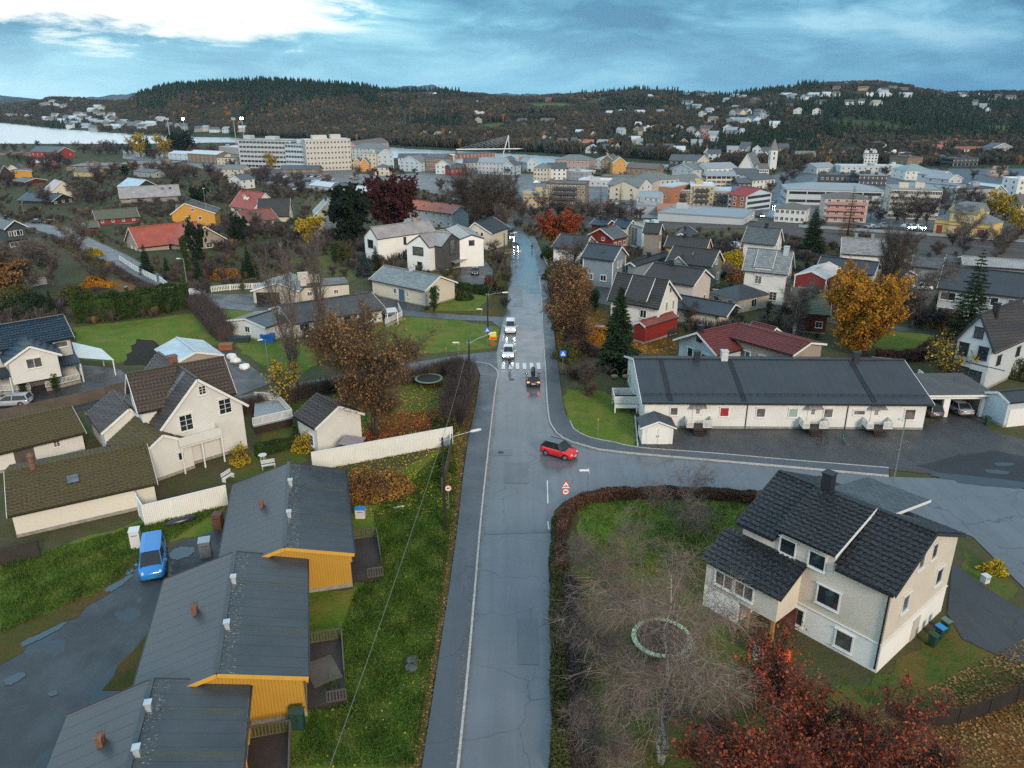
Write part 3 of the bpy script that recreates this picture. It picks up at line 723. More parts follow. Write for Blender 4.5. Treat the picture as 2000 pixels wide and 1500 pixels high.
def block(a,b,h,depth,wall,roof,label,cat='building',name='apartment_building',floors=3,cols=6,rtype='flat',rise=2.5,group=None,ww=1.2,wh=1.3,bands=False,trim=None,side_cols=2,parapet=True,bal=None,wmode='row',cross=False,zoff=0.,roofbox=[],side='auto'):
 """a: left and b: right foot of the front wall; the body runs `depth` metres away from the camera"""
 pa,pb=gp(*a),gp(*b);zg=min(pa.z,pb.z)+zoff;d=pb-pa;d.z=0;L=d.length;d.normalize();s=Vector((-d.y,d.x,0))
 if s.y<0:s=-s
 yaw=math.atan2(d.y,d.x);m=(pa+pb)/2
 root=tag(empty(name,(m.x,m.y,zg),yaw),label,cat,group)
 trim=trim or M_TRIM;hl=L/2
 W=MB();W.prism([(-hl,0),(hl,0),(hl,depth),(-hl,depth)],-2,h)
 R=MB();o=.35
 if rtype=='flat':
  wall_o=W.obj('wall',wall,root)
  R.prism([(-hl-.1,-.1),(hl+.1,-.1),(hl+.1,depth+.1),(-hl-.1,depth+.1)],h+.002,h+.25)
  if parapet:
   for q,dd in(((0,-.02,h+.4),(L+.3,.25,.3)),((0,depth+.02,h+.4),(L+.3,.25,.3)),((-hl-.02,depth/2,h+.4),(.25,depth-.3,.3)),((hl+.02,depth/2,h+.4),(.25,depth-.3,.3))):R.box(q,dd)
 elif rtype=='gable':
  W.face([(hl,0,h),(hl,depth,h),(hl,depth/2,h+rise-.1)]);W.face([(-hl,depth,h),(-hl,0,h),(-hl,depth/2,h+rise-.1)]);wall_o=W.obj('wall',wall,root)
  k=rise/(depth/2)*o
  R.slab([(-hl-o,-o,h-k),(hl+o,-o,h-k),(hl+o,depth/2,h+rise),(-hl-o,depth/2,h+rise)],.15)
  R.slab([(-hl-o,depth+o,h-k),(hl+o,depth+o,h-k),(hl+o,depth/2,h+rise),(-hl-o,depth/2,h+rise)],.15)
  R.bar((-hl-o,depth/2,h+rise),(hl+o,depth/2,h+rise),.3,.1)
 elif rtype=='gablef':
  W.face([(-hl,0,h),(hl,0,h),(0,0,h+rise-.1)]);W.face([(hl,depth,h),(-hl,depth,h),(0,depth,h+rise-.1)]);wall_o=W.obj('wall',wall,root)
  k=rise/hl*o
  for sg in(-1,1):R.slab([(0,-o,h+rise),(0,depth+o,h+rise),(sg*(hl+o),depth+o,h-k),(sg*(hl+o),-o,h-k)],.15)
  R.bar((0,-o,h+rise),(0,depth+o,h+rise),.3,.1)
  bb=MB()
  for sg in(-1,1):bb.bar((0,-o-.03,h+rise-.1),(sg*(hl+o),-o-.03,h-k-.1),.06,.3)
  bb.obj('bargeboard',trim,root)
 elif rtype=='hip':
  wall_o=W.obj('wall',wall,root);r2=min(depth/2,hl*.9)
  e=[(-hl-o,-o,h-.1),(hl+o,-o,h-.1),(hl+o,depth+o,h-.1),(-hl-o,depth+o,h-.1)];t=[(-hl+r2,depth/2,h+rise),(hl-r2,depth/2,h+rise)]
  R.face([e[0],e[1],t[1],t[0]]);R.face([e[1],e[2],t[1]]);R.face([e[2],e[3],t[0],t[1]]);R.face([e[3],e[0],t[0]]);R.face([e[3],e[2],e[1],e[0]])
 elif rtype=='shed':
  W.face([(hl,0,h),(hl,depth,h),(hl,depth,h+rise)]);W.face([(-hl,depth,h),(-hl,0,h),(-hl,depth,h+rise)]);W.face([(-hl,depth,h),(hl,depth,h),(hl,depth,h+rise),(-hl,depth,h+rise)]);wall_o=W.obj('wall',wall,root)
  R.slab([(-hl-o,-o,h+.05),(hl+o,-o,h+.05),(hl+o,depth+o,h+rise+.2),(-hl-o,depth+o,h+rise+.2)],.2)
 ro=R.obj('roof',roof,root)
 if rtype=='flat' and not roofbox and L>8:
  r9=random.Random(int(a[0]*7+a[1]));roofbox=[(r9.uniform(-.8,.8),r9.uniform(.15,.8),r9.uniform(1,3.5),r9.uniform(1,3),r9.uniform(1.2,2.4))for _ in range(r9.randint(2,4))]
 for(x,y,w,dd,hh)in roofbox:
  k=MB();k.box((x*hl,y*depth,h+hh/2+(rise*.5 if rtype!='flat' else 0)),(w,dd,hh));k.obj('roof_hut',wall,ro)
 fh=h/max(floors,1);near=depth_of(m)<480 and name!='hillside_house'
 def wbox(mb,f,t,sg=1):
  z=fh*(f+.55)
  if sg==1:x=-hl+L*t;mb.box((x,-.05,z),(ww,.04,wh),0);mb.box((x,-.03,z),(ww+.24,.04,wh+.24),1);mb.box((x,-.07,z),(.07,.04,wh),1)
  else:
   for q in(-1,1):mb.box((q*(hl+.05),depth*t,z),(.04,ww,wh),0);mb.box((q*(hl+.03),depth*t,z),(.04,ww+.24,wh+.24),1)
 bk=MB()
 for f in range(floors):
  z=fh*(f+.55)
  if bands and cols:
   fr=MB();fr.box((0,-.04,z),(L*.96,.06,wh),0)
   for i in range(cols+1):fr.box((-L*.48+L*.96*i/cols,-.06,z),(.25,.08,wh+.05),1)
   fr.obj('window_band',[M_PANE,trim],root,uv=False);bk.box((hl+.04,depth/2,z),(.06,depth*.9,wh),0);bk.box((-hl-.04,depth/2,z),(.06,depth*.9,wh),0);continue
  for i in range(cols):
   if near:
    k=('tw',round(ww,2),round(wh,2),trim.name)
    if k not in WCACHE:w1=MB();w1.box((0,-.05,0),(ww,.04,wh),0);w1.box((0,-.03,0),(ww+.24,.04,wh+.24),1);w1.box((0,-.07,0),(.07,.04,wh),1);WCACHE[k]=w1.mesh('window',[M_PANE,trim],False)
    link(WCACHE[k],'window',root,Matrix.Translation((-hl+L*(i+.5)/cols,0,z)))
   else:wbox(bk,f,(i+.5)/cols)
  for i in range(side_cols):wbox(bk,f,(i+.5)/side_cols,2)
 if bk.v:
  wo=next(c for c in bpy.data.objects if c.parent==root and c.name.startswith('wall'))if 0 else wall_o
  me=wo.data;W2=MB();W2.v=W.v+bk.v;W2.f=W.f+[tuple(i+len(W.v)for i in f)for f in bk.f];W2.m=[0]*len(W.f)+[x+1 for x in bk.m]
  wo.data=W2.mesh('wall',[wall,M_PANE,trim])
 if bal:
  for f in range(1 if floors>1 else 0,floors):
   bb=MB();bb.box((0,-.7,fh*f+.1),(L*bal[0],1.4,.2));bb.box((0,-1.38,fh*f+.7),(L*bal[0],.08,1.0));bb.obj('balcony',bal[1],root)
 return root
def leafmat(name,cols,scale=.5,rough=.75):
 key=('l',name)
 if key in MATS:return MATS[key]
 m,nt,b=newmat(name);n=N(nt)
 g=n.add('NewGeometry');co=n.coord()
 c=n.ramp(g.outputs['Random Per Island'],[(i/max(1,len(cols)-1),c)for i,c in enumerate(cols)])
 f=n.noise(co,scale,3);c=n.mix(n.ramp(f,[(.38,.65),(.6,0.)]),c,mul(cols[0],.55))
 oi=n.add('ObjectInfo');c=n.mix(n.math('MULTIPLY',oi.outputs['Random'],.3),c,mul(cols[-1],.7))
 n.link(c,b.inputs['Base Color']);b.inputs['Roughness'].default_value=rough;b.inputs['Specular IOR Level'].default_value=.25
 MATS[key]=m;return m
BARK=plain('dark_bark',(.045,.034,.026),.9,var=.4,scale=4)
BARKG=plain('grey_bark',(.10,.085,.07),.9,var=.4,scale=4)
def birchmat():
 m,nt,b=newmat('birch_bark');n=N(nt);co=n.coord()
 f=n.noise(co,3.5,4,.7,stretch=(1,1,2.5));c=n.ramp(f,[(.42,(.03,.025,.022)),(.52,(.42,.39,.35))])
 n.link(c,b.inputs['Base Color']);b.inputs['Roughness'].default_value=.8;return m
BIRCH=birchmat()
TW_BROWN=leafmat('brown_twigs',[(.050,.038,.031),(.095,.072,.058),(.14,.11,.09)],.4,.9)
TW_PURPLE=leafmat('purple_brown_twigs',[(.046,.036,.038),(.08,.063,.062),(.12,.096,.09)],.4,.9)
TW_GREY=leafmat('grey_brown_twigs',[(.085,.066,.056),(.16,.125,.108),(.24,.195,.17)],.3,.9)
W_BARE1=leafmat('hill_wood_twigs',[(.026,.033,.032),(.055,.062,.055),(.12,.112,.090)],.01,.9)
W_BARE2=leafmat('hill_wood_brown',[(.034,.036,.026),(.072,.066,.045),(.14,.11,.065)],.01,.9)
TW_BIRCH=leafmat('birch_twigs',[(.13,.085,.066),(.22,.155,.125),(.32,.24,.20)],.3,.9)
LF={'green':leafmat('conifer_needles',[(.008,.022,.010),(.018,.042,.016),(.035,.062,.022)],.6),'thuja':leafmat('hedge_needles',[(.012,.032,.006),(.03,.062,.010),(.05,.085,.016)],.8),'blue':leafmat('blue_spruce_needles',[(.02,.05,.055),(.04,.085,.09),(.06,.11,.11)],.6),'dkgreen':leafmat('dark_pine_needles',[(.004,.013,.007),(.010,.026,.012),(.018,.038,.016)],.5),'orange':leafmat('orange_maple_leaves',[(.22,.085,.008),(.46,.19,.012),(.58,.27,.015)],.45),'rust':leafmat('rust_brown_leaves',[(.15,.070,.026),(.30,.145,.050),(.40,.22,.085)],.5),'brown':leafmat('brown_oak_leaves',[(.13,.055,.018),(.27,.12,.035),(.42,.23,.05)],.5),'red':leafmat('dark_red_beech_leaves',[(.10,.016,.010),(.30,.050,.020),(.44,.11,.045)],.5),'copper':leafmat('copper_beech_leaves',[(.035,.010,.012),(.075,.018,.018),(.12,.03,.026)],.5),'scarlet':leafmat('scarlet_leaves',[(.16,.02,.008),(.30,.05,.014),(.36,.10,.02)],.5),'yellow':leafmat('yellow_leaves',[(.26,.17,.010),(.45,.31,.015),(.55,.40,.03)],.6),'olive':leafmat('olive_shrub_leaves',[(.03,.045,.010),(.07,.08,.018),(.13,.11,.03)],.7),'hedgebrown':leafmat('brown_hedge_leaves',[(.07,.028,.018),(.13,.055,.034),(.20,.10,.055)],.8),}
def quads_at(P,D,Lh,Wd,r):
 """ribbon quads centred at P along D with half length Lh, width Wd"""
 n=len(P);S=np.cross(D,r.normal(size=(n,3)));S/=np.linalg.norm(S,axis=1,keepdims=True)+1e-9
 Lh=np.broadcast_to(np.asarray(Lh,float).reshape(-1,1),(n,1));Wd=np.broadcast_to(np.asarray(Wd,float).reshape(-1,1),(n,1))
 V=np.stack([P-D*Lh-S*Wd/2,P-D*Lh+S*Wd/2,P+D*Lh+S*Wd/2*.6,P+D*Lh-S*Wd/2*.6],1)
 return V.reshape(-1,3)
def ribbon_mesh(name,V,mat):
 n=len(V)//4;return np_mesh(name,V,np.arange(n*4).reshape(n,4),mat)
def unit(v):return v/(np.linalg.norm(v,axis=-1,keepdims=True)+1e-9)
def deciduous(h,rad,seed,base=.25,limbs=14,twigs=5000,leaf=None,nleaf=0,lsize=.16,twmat=TW_BROWN,bark=BARK,droop=.0,shape='round',stems=1,trunk_r=None,tw=.03,spread=1.,tlen=.55,limbmat=None):
 """tapering trunk(s) with limbs, and a crown of twigs and leaves; returns (trunk mesh, crown mesh, leaf mesh)"""
 r=np.random.default_rng(seed);mb=MB();tr=trunk_r or h*.018+.05
 tips=[]
 segs=[]
 for st in range(stems):
  lean=r.normal(size=2)*(.02 if stems==1 else .10)*h*.5;tpts=[];nseg=7
  top=h*(.93 if shape!='round' else .8)*(1 if st==0 else r.uniform(.8,1))
  for k in range(nseg+1):
   t=k/nseg;tpts.append(Vector((lean[0]*t**1.2+r.normal()*.012*h*(t>0),lean[1]*t**1.2+r.normal()*.012*h*(t>0),-.25+(top+.25)*t)))
  mb.tube(tpts,[max(.015,tr*(1-.9*(k/nseg))*(1.25 if k==0 else 1)/(1 if stems==1 else 1.25))for k in range(nseg+1)],7)
  nl=max(3,limbs//stems)
  for i in range(nl):
   t=base+(1-base)*((i+.5*r.random())/nl)*.93
   k=min(nseg-1,int(t*nseg*1.0));f=t*nseg-k;p0=tpts[k].lerp(tpts[k+1],min(1,f))
   ang=i*2.4+r.normal()*.4;z=p0.z/h
   if shape=='round':prof=math.sin(math.pi*clamp((z-base*.5)/(1.06-base*.5))**.85)
   elif shape=='column':prof=.9*(1-abs(z-.45)*1.1)
   elif shape=='cone':prof=1.15*(1-z)**.8
   elif shape=='vase':prof=.35+.9*z
   else:prof=.55+.5*math.sin(math.pi*z)
   R_=rad*max(.15,prof)*r.uniform(.8,1.1)
   rise={'column':1.4*R_+h*.13,'vase':R_*.9,'birch':R_*.75}.get(shape,R_*r.uniform(.35,.75))
   end=Vector((p0.x+math.cos(ang)*R_,p0.y+math.sin(ang)*R_,min(h*.99,p0.z+rise)))
   mid=p0.lerp(end,.5)+Vector((0,0,R_*.12));
   if droop:end.z-=droop*R_
   L=[]
   nn=5
   for q in range(nn+1):
    u=q/nn;v=(1-u)**2*p0+2*u*(1-u)*mid+u*u*end;L.append(v+Vector(r.normal(size=3))*.02*R_*(q>0))
   r0=max(.02,tr*.42*(1-.6*z)/(1 if stems==1 else 1.4))
   mb.tube(L,[r0*(1-.82*q/nn)for q in range(nn+1)],5,1,caps=False)
   for q in range(nn):
    for _ in range(2 if q<2 else 3):
     u=r.random();s0=L[q].lerp(L[q+1],u);dv=(L[q+1]-L[q]).normalized()
     d2=Vector(unit(np.array(dv)+r.normal(size=3)*.75));d2.z+=.15-(droop*.8);ln=R_*(.32+.25*r.random())*(1 if q>0 else .5)
     e=s0+d2*ln
     mb.tube([s0,s0.lerp(e,.5)+Vector((0,0,.05*ln)),e],[r0*.35,r0*.22,.012],3,1,caps=False)
     segs.append((np.array(s0),np.array(e)))
   segs.append((np.array(L[-2]),np.array(L[-1])));segs.append((np.array(L[1]),np.array(L[-2])))
  segs.append((np.array(tpts[-2]),np.array(tpts[-1])))
 A=np.array([s[0]for s in segs]);Bq=np.array([s[1]for s in segs]);ln=np.linalg.norm(Bq-A,axis=1)
 pr=ln/ln.sum()
 def scatter(n,jit):
  i=r.choice(len(segs),n,p=pr);u=r.random((n,1))**.8;P=A[i]+(Bq[i]-A[i])*u;D=unit(Bq[i]-A[i])
  return P+r.normal(size=(n,3))*jit,D
 sc_=h/10
 P,D=scatter(twigs,.10*sc_);d=unit(D*.55+r.normal(size=P.shape)*.6*spread+np.array([0,0,.25-droop*1.5]));tl=tlen*sc_**.5*r.uniform(.4,1.2,len(P))
 V=quads_at(P+d*tl[:,None],d,tl,tw,r)
 n2=twigs;j=r.choice(len(P),n2);P2=P[j]+d[j]*tl[j,None]*r.uniform(.4,2,(n2,1));d2=unit(d[j]+r.normal(size=(n2,3))*.6+np.array([0,0,-droop]));t2=tlen*.6*sc_**.5*r.uniform(.3,1.1,n2)
 V=np.concatenate([V,quads_at(P2+d2*t2[:,None],d2,t2,tw*.75,r)])
 V[:,2]=np.maximum(V[:,2],.05)
 tm=mb.mesh('trunk',[bark,limbmat or bark],False,True);cm=ribbon_mesh('crown',V,twmat)
 lm=None
 if leaf:
  j=r.choice(len(P2),nleaf);Q=P2[j]+d2[j]*t2[j,None]*r.uniform(0,2,(nleaf,1))+r.normal(size=(nleaf,3))*.14
  ld=unit(r.normal(size=(nleaf,3)));s=lsize*r.uniform(.5,1.2,nleaf)
  Vl=quads_at(Q,ld,s*.6,s,r);Vl[:,2]=np.maximum(Vl[:,2],.05)
  lm=ribbon_mesh('leaves',Vl,LF[leaf])
 return tm,cm,lm
def conifer(h,rad,seed,leaf='green',thin=1.,per=9,nee=11,wide=1.,base=.04,drp=.28,nw=.16):
 r=np.random.default_rng(seed);mb=MB()
 mb.tube([(0,0,-.3),(0,0,h*.5),(0,0,h*.99)],[h*.016+.06,h*.009+.03,.02],7)
 P=[];D=[];Ls=[];Ws=[]
 z=h*base;lv=0
 while z<h*.985:
  t=z/h;R_=rad*((1-t)**.85*.96+.03)*r.uniform(.78,1.12);nb=max(4,int(per*(.6+.6*(1-t))))
  for i in range(nb):
   a=i*2*math.pi/nb+lv*.9+r.normal()*.2;L=R_*r.uniform(.72,1.12);d=np.array([math.cos(a),math.sin(a),0])
   s=np.array([-d[1],d[0],0]);k=max(3,int(nee*L/rad+3));u=(np.arange(k)+.6)/k
   zz=z-drp*L*u+.16*L*u*u*1.5
   c=d[None]*(u*L)[:,None];c[:,2]=zz
   if rad>2:mb.tube([(0,0,z),tuple(d*L*.5+np.array([0,0,z-drp*L*.42])),tuple(d*L*.95+np.array([0,0,z-drp*L*.7]))],[.035,.022,.01],3,caps=False)
   wd=L*.34*(1-u*.75)+.08
   for sg in(-1,1):
    dd=unit(d[None]*.75+s[None]*sg*.8+np.array([0,0,-.28])+r.normal(size=(k,3))*.16)
    P.append(c+dd*wd[:,None]*.8);D.append(dd);Ls.append(wd*1.0);Ws.append(np.full(k,nw*wide*(.6+.7*L/rad)))
   P.append(c);D.append(unit(d[None]+r.normal(size=(k,3))*.2+np.array([0,0,-.1])));Ls.append(np.full(k,L/k*1.1));Ws.append(np.full(k,nw*1.5*wide))
  z+=h*.028*thin*(1.2-.5*t)+.05;lv+=1
 P=np.concatenate(P);D=np.concatenate(D);V=quads_at(P,D,np.concatenate(Ls),np.concatenate(Ws),r)
 return mb.mesh('trunk',BARK,False,True),ribbon_mesh('crown',V,LF[leaf]),None
def bushmesh(rx,ry,h,seed,leaf,n=1800,size=.14,twig=None,ntw=0,tw=.03):
 """rounded shrub: leaves over an uneven shell, twigs from the ground"""
 r=np.random.default_rng(seed)
 d=unit(r.normal(size=(n,3))*np.array([1,1,.8]));d[:,2]=np.abs(d[:,2]);
 lob=1+.16*np.sin(d[:,0]*5+seed)+.14*np.sin(d[:,1]*6+seed*2)+.08*np.sin(d[:,2]*9)
 P=d*np.array([rx,ry,h])*(lob*r.uniform(.55,1.05,n)**.5)[:,None]
 V=quads_at(P,unit(r.normal(size=P.shape)+d*.3),size*r.uniform(.4,.9,n),size*r.uniform(.6,1.1,n),r)
 V[:,2]=np.maximum(V[:,2],.02)
 lm=ribbon_mesh('leaves',V,LF[leaf])if leaf else None
 tm=None
 if twig is not None:
  a=r.random(ntw)*6.283;rr=r.random(ntw)**.5;e=np.stack([np.cos(a)*rr*rx,np.sin(a)*rr*ry,h*(1.05-.45*rr*rr)*r.uniform(.6,1.05,ntw)],1);s=e*np.array([.35,.35,0.])
  m_=(s+e)/2;D=unit(e-s);V=quads_at(m_,D,np.linalg.norm(e-s,axis=1)/2,tw,r)
  k=r.uniform(.4,1,(ntw,1));q=s+(e-s)*k;dd=unit(D+r.normal(size=D.shape)*.6);L2=r.uniform(.15,.4,ntw)*h*.6
  V=np.concatenate([V,quads_at(q+dd*L2[:,None],dd,L2,tw*.7,r)]);V[:,2]=np.maximum(V[:,2],.0)
  tm=ribbon_mesh('twigs',V,twig)
 return tm,lm
PROTO={}
def tree_at(proto,p,name,label,cat='tree',s=1.,rz=None,group=None,sz=None):
 tm,cm,lm=PROTO[proto];rz=random.uniform(0,6.28)if rz is None else rz
 o=tag(empty(name,p,rz),label,cat,group);o.scale=(s,s,s if sz is None else sz)
 if tm:link(tm,'trunk',o)
 if cm:link(cm,'crown',o)
 if lm:link(lm,'leaves',o)
 return o
def bush_at(px,py,rx,ry,h,leaf,label,n=1500,size=.14,twig=None,ntw=0,seed=1,name='shrub',cat='shrub',group=None,rz=0.,tw=.03,p=None):
 tm,lm=bushmesh(rx,ry,h,seed,leaf,n,size,twig,ntw,tw)
 o=tag(empty(name,p or gp(px,py),rz),label,cat,group)
 if tm:link(tm,'twigs',o)
 if lm:link(lm,'leaves',o)
 return o
def hedge(path_px,w,h,leaf,label,dens=120,size=.13,twig=None,ntw=40,name='hedge',seed=3,path=None,core=None,tw=.03,lean=.0):
 """clipped or bare hedge along a path; leaves and twigs fill its volume"""
 r=np.random.default_rng(seed);path=path or px_path(path_px,1.5);o0=path[0]
 o=tag(empty(name,o0),label,'hedge')
 A=np.array([list(p-o0)for p in path]);seg=np.linalg.norm(np.diff(A,axis=0),axis=1);tot=seg.sum();cs=np.concatenate([[0],np.cumsum(seg)])
 def pos(n):
  s=r.random(n)*tot;i=np.clip(np.searchsorted(cs,s)-1,0,len(seg)-1);t=((s-cs[i])/seg[i])[:,None]
  c=A[i]+(A[i+1]-A[i])*t;d=unit(A[i+1]-A[i]);side=np.stack([-d[:,1],d[:,0],0*d[:,0]],1);return s,c,side
 if leaf:
  n=int(dens*tot);s,c,side=pos(n)
  hv=h*(1+.07*np.sin(s*1.3)+.05*np.sin(s*3.1));wv=w*(1+.12*np.sin(s*.9+1)+.08*np.sin(s*2.7))
  u=r.uniform(-1,1,n);v=r.random(n)
  shell=r.random(n)<.75;top=r.random(n)<w/(w+2*h)*1.3
  u=np.where(shell&~top,np.sign(u)*r.uniform(.85,1.05,n),u);v=np.where(shell&top,r.uniform(.92,1.03,n),v)
  taper=1-.25*v**3
  P=c+side*(u*wv/2*taper)[:,None];P[:,2]+=v*hv
  V=quads_at(P,unit(r.normal(size=P.shape)),size*r.uniform(.4,.9,n),size*r.uniform(.6,1.1,n),r)
  link(ribbon_mesh('leaves',V,LF[leaf]),'leaves',o)
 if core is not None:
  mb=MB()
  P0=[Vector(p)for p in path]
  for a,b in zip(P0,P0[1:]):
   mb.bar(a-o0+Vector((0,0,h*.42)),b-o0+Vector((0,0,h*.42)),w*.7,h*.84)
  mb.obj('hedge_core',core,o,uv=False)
 if twig is not None:
  n=int(ntw*tot);s,c,side=pos(n);u=r.uniform(-.5,.5,n)*w*.75;a=c+side*u[:,None]
  e=a+side*(r.normal(size=n)*w*.22)[:,None]+r.normal(size=(n,3))*.12;e[:,2]=a[:,2]+h*r.uniform(.55,1.08,n)
  D=unit(e-a);V=quads_at((a+e)/2,D,np.linalg.norm(e-a,axis=1)/2,tw,r)
  k=r.uniform(.3,1,(n,1));q=a+(e-a)*k;dd=unit(D+r.normal(size=D.shape)*.55);L2=r.uniform(.1,.28,n)*h
  V=np.concatenate([V,quads_at(q+dd*L2[:,None],dd,L2,tw*.8,r)])
  link(ribbon_mesh('twigs',V,twig),'twigs',o)
 return o
def paintmat(name,col,rough=.22):
 key=('car',name)
 if key in MATS:return MATS[key]
 m,nt,b=newmat(name);n=N(nt);f=n.noise(n.coord(),2,3)
 c=n.ramp(f,[(.3,mul(col,.92)),(.7,mul(col,1.06))]);n.link(c,b.inputs['Base Color'])
 b.inputs['Roughness'].default_value=rough;b.inputs['Coat Weight'].default_value=.6;b.inputs['Coat Roughness'].default_value=.08
 MATS[key]=m;return m
M_TYRE=plain('tyre_rubber',(.014,.014,.015),.85);M_RIM=plain('alloy_rim',(.42,.43,.45),.35,.7)
M_CARGLASS=plain('tinted_car_glass',(.018,.022,.026),.05);M_BLACKPL=plain('black_plastic',(.014,.014,.016),.5)
M_LENS=plain('headlight_lens',(.55,.57,.6),.12);M_LENSON=emis('lit_headlight',(.9,.97,1.),70.)
M_TAIL=plain('tail_light',(.35,.01,.01),.2);M_TAILON=emis('lit_brake_light',(1.,.06,.02),9.)
M_PLATE=plain('licence_plate',(.7,.7,.68),.5);M_SMOKE=paintmat('white_smoke_plastic',(.6,.6,.6))
def wheel_meshes():
 t=MB();n=20
 for(r0,r1,y0,y1)in((.2,.325,.1,.1),(.325,.325,.1,-.1),(.325,.2,-.1,-.1)):
  for k in range(n):
   a,b=2*math.pi*k/n,2*math.pi*(k+1)/n
   t.face([(math.cos(a)*r0,y0,math.sin(a)*r0),(math.cos(b)*r0,y0,math.sin(b)*r0),(math.cos(b)*r1,y1,math.sin(b)*r1),(math.cos(a)*r1,y1,math.sin(a)*r1)])
 r=MB()
 for k in range(5):
  a=2*math.pi*k/5
  for y in(.085,-.085):r.bar((0,y,0),(math.cos(a)*.2,y,math.sin(a)*.2),.07,.02,upv=(0,1,0))
 for k in range(n):
  a,b=2*math.pi*k/n,2*math.pi*(k+1)/n
  for y in(.09,-.09):r.face([(math.cos(q)*rr,y,math.sin(q)*rr)for q,rr in((a,.175),(b,.175),(b,.21),(a,.21))])
 r.tube([(0,-.09,0),(0,.09,0)],.05,8)
 return t.mesh('tyre',M_TYRE,False),r.mesh('rim',M_RIM,False)
WT,WR=wheel_meshes()
def car(p,yaw,label,col,L=4.5,W=1.8,Hh=1.5,style='sedan',lights=False,brake=False,rooftone=None,name='car',group=None,parts=True,rails=False,platemat=None,cat='car',steer=0.):
 pm=paintmat(*col);root=tag(empty(name,p,yaw),label,cat,group);hw=W/2;f=L/2
 belt=Hh*.62;hood=Hh*.60;tr=Hh*.64
 S={'sedan':dict(rb=-.74,rr=-.42,rf=.12,wf=.42,tail=tr,hd=.56),'estate':dict(rb=-.97,rr=-.86,rf=.10,wf=.42,tail=Hh*.62,hd=.55),'suv':dict(rb=-.97,rr=-.80,rf=.14,wf=.46,tail=Hh*.62,hd=.62),'hatch':dict(rb=-.95,rr=-.68,rf=.14,wf=.48,tail=Hh*.60,hd=.56),'box':dict(rb=-.97,rr=-.88,rf=.16,wf=.44,tail=Hh*.62,hd=.64),'van':dict(rb=-.985,rr=-.96,rf=.40,wf=.68,tail=Hh*.60,hd=.55)}[style]
 belt=Hh*(.60 if style!='van' else .58)
 st=[]
 hz=Hh*S['hd'];nz=hz*.8
 for x,w,zt,zb in((-1,.80,S['tail']*.80,.38),(-.97,.93,S['tail']*.97,.26),(-.80,.99,S['tail'],.20),(-.4,1,belt,.18),(0,1,belt,.18),(S['wf'],1,belt*.985,.18),(S['wf']+.08,.99,hz*1.03,.18),(.80,.965,hz*.95,.20),(.93,.90,nz*.98,.22),(.985,.80,nz*.84,.26),(1,.66,nz*.66,.32)):
  st.append((x*f,w*hw,zt,zb))
 mb=MB();rings=[]
 for x,w,zt,zb in st:
  sec=[(w*.90,zb),(w,zb+.14),(w*1.0,zb+(zt-zb)*.6),(w*.965,zt-.05),(w*.90,zt)]
  pts=[(x,y,z)for y,z in sec]+[(x,0,zt+.025)]+[(x,-y,z)for y,z in reversed(sec)]
  rings.append(len(mb.v));mb.v+=pts
 k=11
 for a,b in zip(rings,rings[1:]):
  for j in range(k-1):mb.f.append((a+j,b+j,b+j+1,a+j+1));mb.m.append(0)
  mb.f.append((a+k-1,b+k-1,b,a));mb.m.append(0)
 mb.f.append(tuple(rings[0]+j for j in range(k)));mb.m.append(0);mb.f.append(tuple(rings[-1]+j for j in reversed(range(k))));mb.m.append(0)
 body=mb.obj('body',pm,root,uv=False,smooth=True)
 gh=MB();zb,zt=belt-.03,Hh-.045;wb,wt=hw*.93,hw*.76
 base=[(S['rb']*f,wb*.95),(S['rb']*f*.6,wb),(S['wf']*f*.5,wb),((S['wf']+.1)*f,wb*.9)];topp=[(S['rr']*f,wt*.94),(S['rr']*f*.6,wt),(S['rf']*f*.5,wt),(S['rf']*f,wt*.93)]
 zbs=[zb+.02,zb,zb,zb-.04]
 for i in range(3):
  for sg in(1,-1):gh.face([(base[i][0],sg*base[i][1],zbs[i]),(base[i+1][0],sg*base[i+1][1],zbs[i+1]),(topp[i+1][0],sg*topp[i+1][1],zt),(topp[i][0],sg*topp[i][1],zt)])
 for i in(0,3):gh.face([(base[i][0],base[i][1],zbs[i]),(base[i][0],-base[i][1],zbs[i]),(topp[i][0],-topp[i][1],zt),(topp[i][0],topp[i][1],zt)])
 gl=gh.obj('windows',M_CARGLASS,root,uv=False)
 rf=MB();rp=[(x,y)for x,y in topp];
 outl=[(x+(-.04 if i==0 else .05 if i==3 else 0),y+.03)for i,(x,y)in enumerate(rp)]
 for i in range(3):
  a,b=outl[i],outl[i+1]
  rf.face([(a[0],a[1],zt),(a[0],a[1]*.6,zt+.04),(b[0],b[1]*.6,zt+.04),(b[0],b[1],zt)]);rf.face([(a[0],a[1]*.6,zt+.04),(a[0],-a[1]*.6,zt+.04),(b[0],-b[1]*.6,zt+.04),(b[0],b[1]*.6,zt+.04)])
  rf.face([(a[0],-a[1]*.6,zt+.04),(a[0],-a[1],zt),(b[0],-b[1],zt),(b[0],-b[1]*.6,zt+.04)])
 rf.face([(x,y,zt-.01)for x,y in outl]+[(x,-y,zt-.01)for x,y in reversed(outl)])
 rf.obj('roof',rooftone or pm,root,uv=False,smooth=True)
 pl=MB()
 for sg in(1,-1):
  for i,w in((0,.13),(3,.07)):pl.bar((base[i][0],sg*base[i][1],zbs[i]),(topp[i][0],sg*topp[i][1],zt),w,.05,upv=(0,1,0))
  xm0=(base[1][0]+base[2][0])/2;xm1=(topp[1][0]+topp[2][0])/2
  pl.bar((xm0,sg*(wb+.003),zb),(xm1,sg*(wt+.003),zt),.08,.03,upv=(0,1,0))
 pl.obj('pillars',pm if rooftone is None else rooftone,root,uv=False)
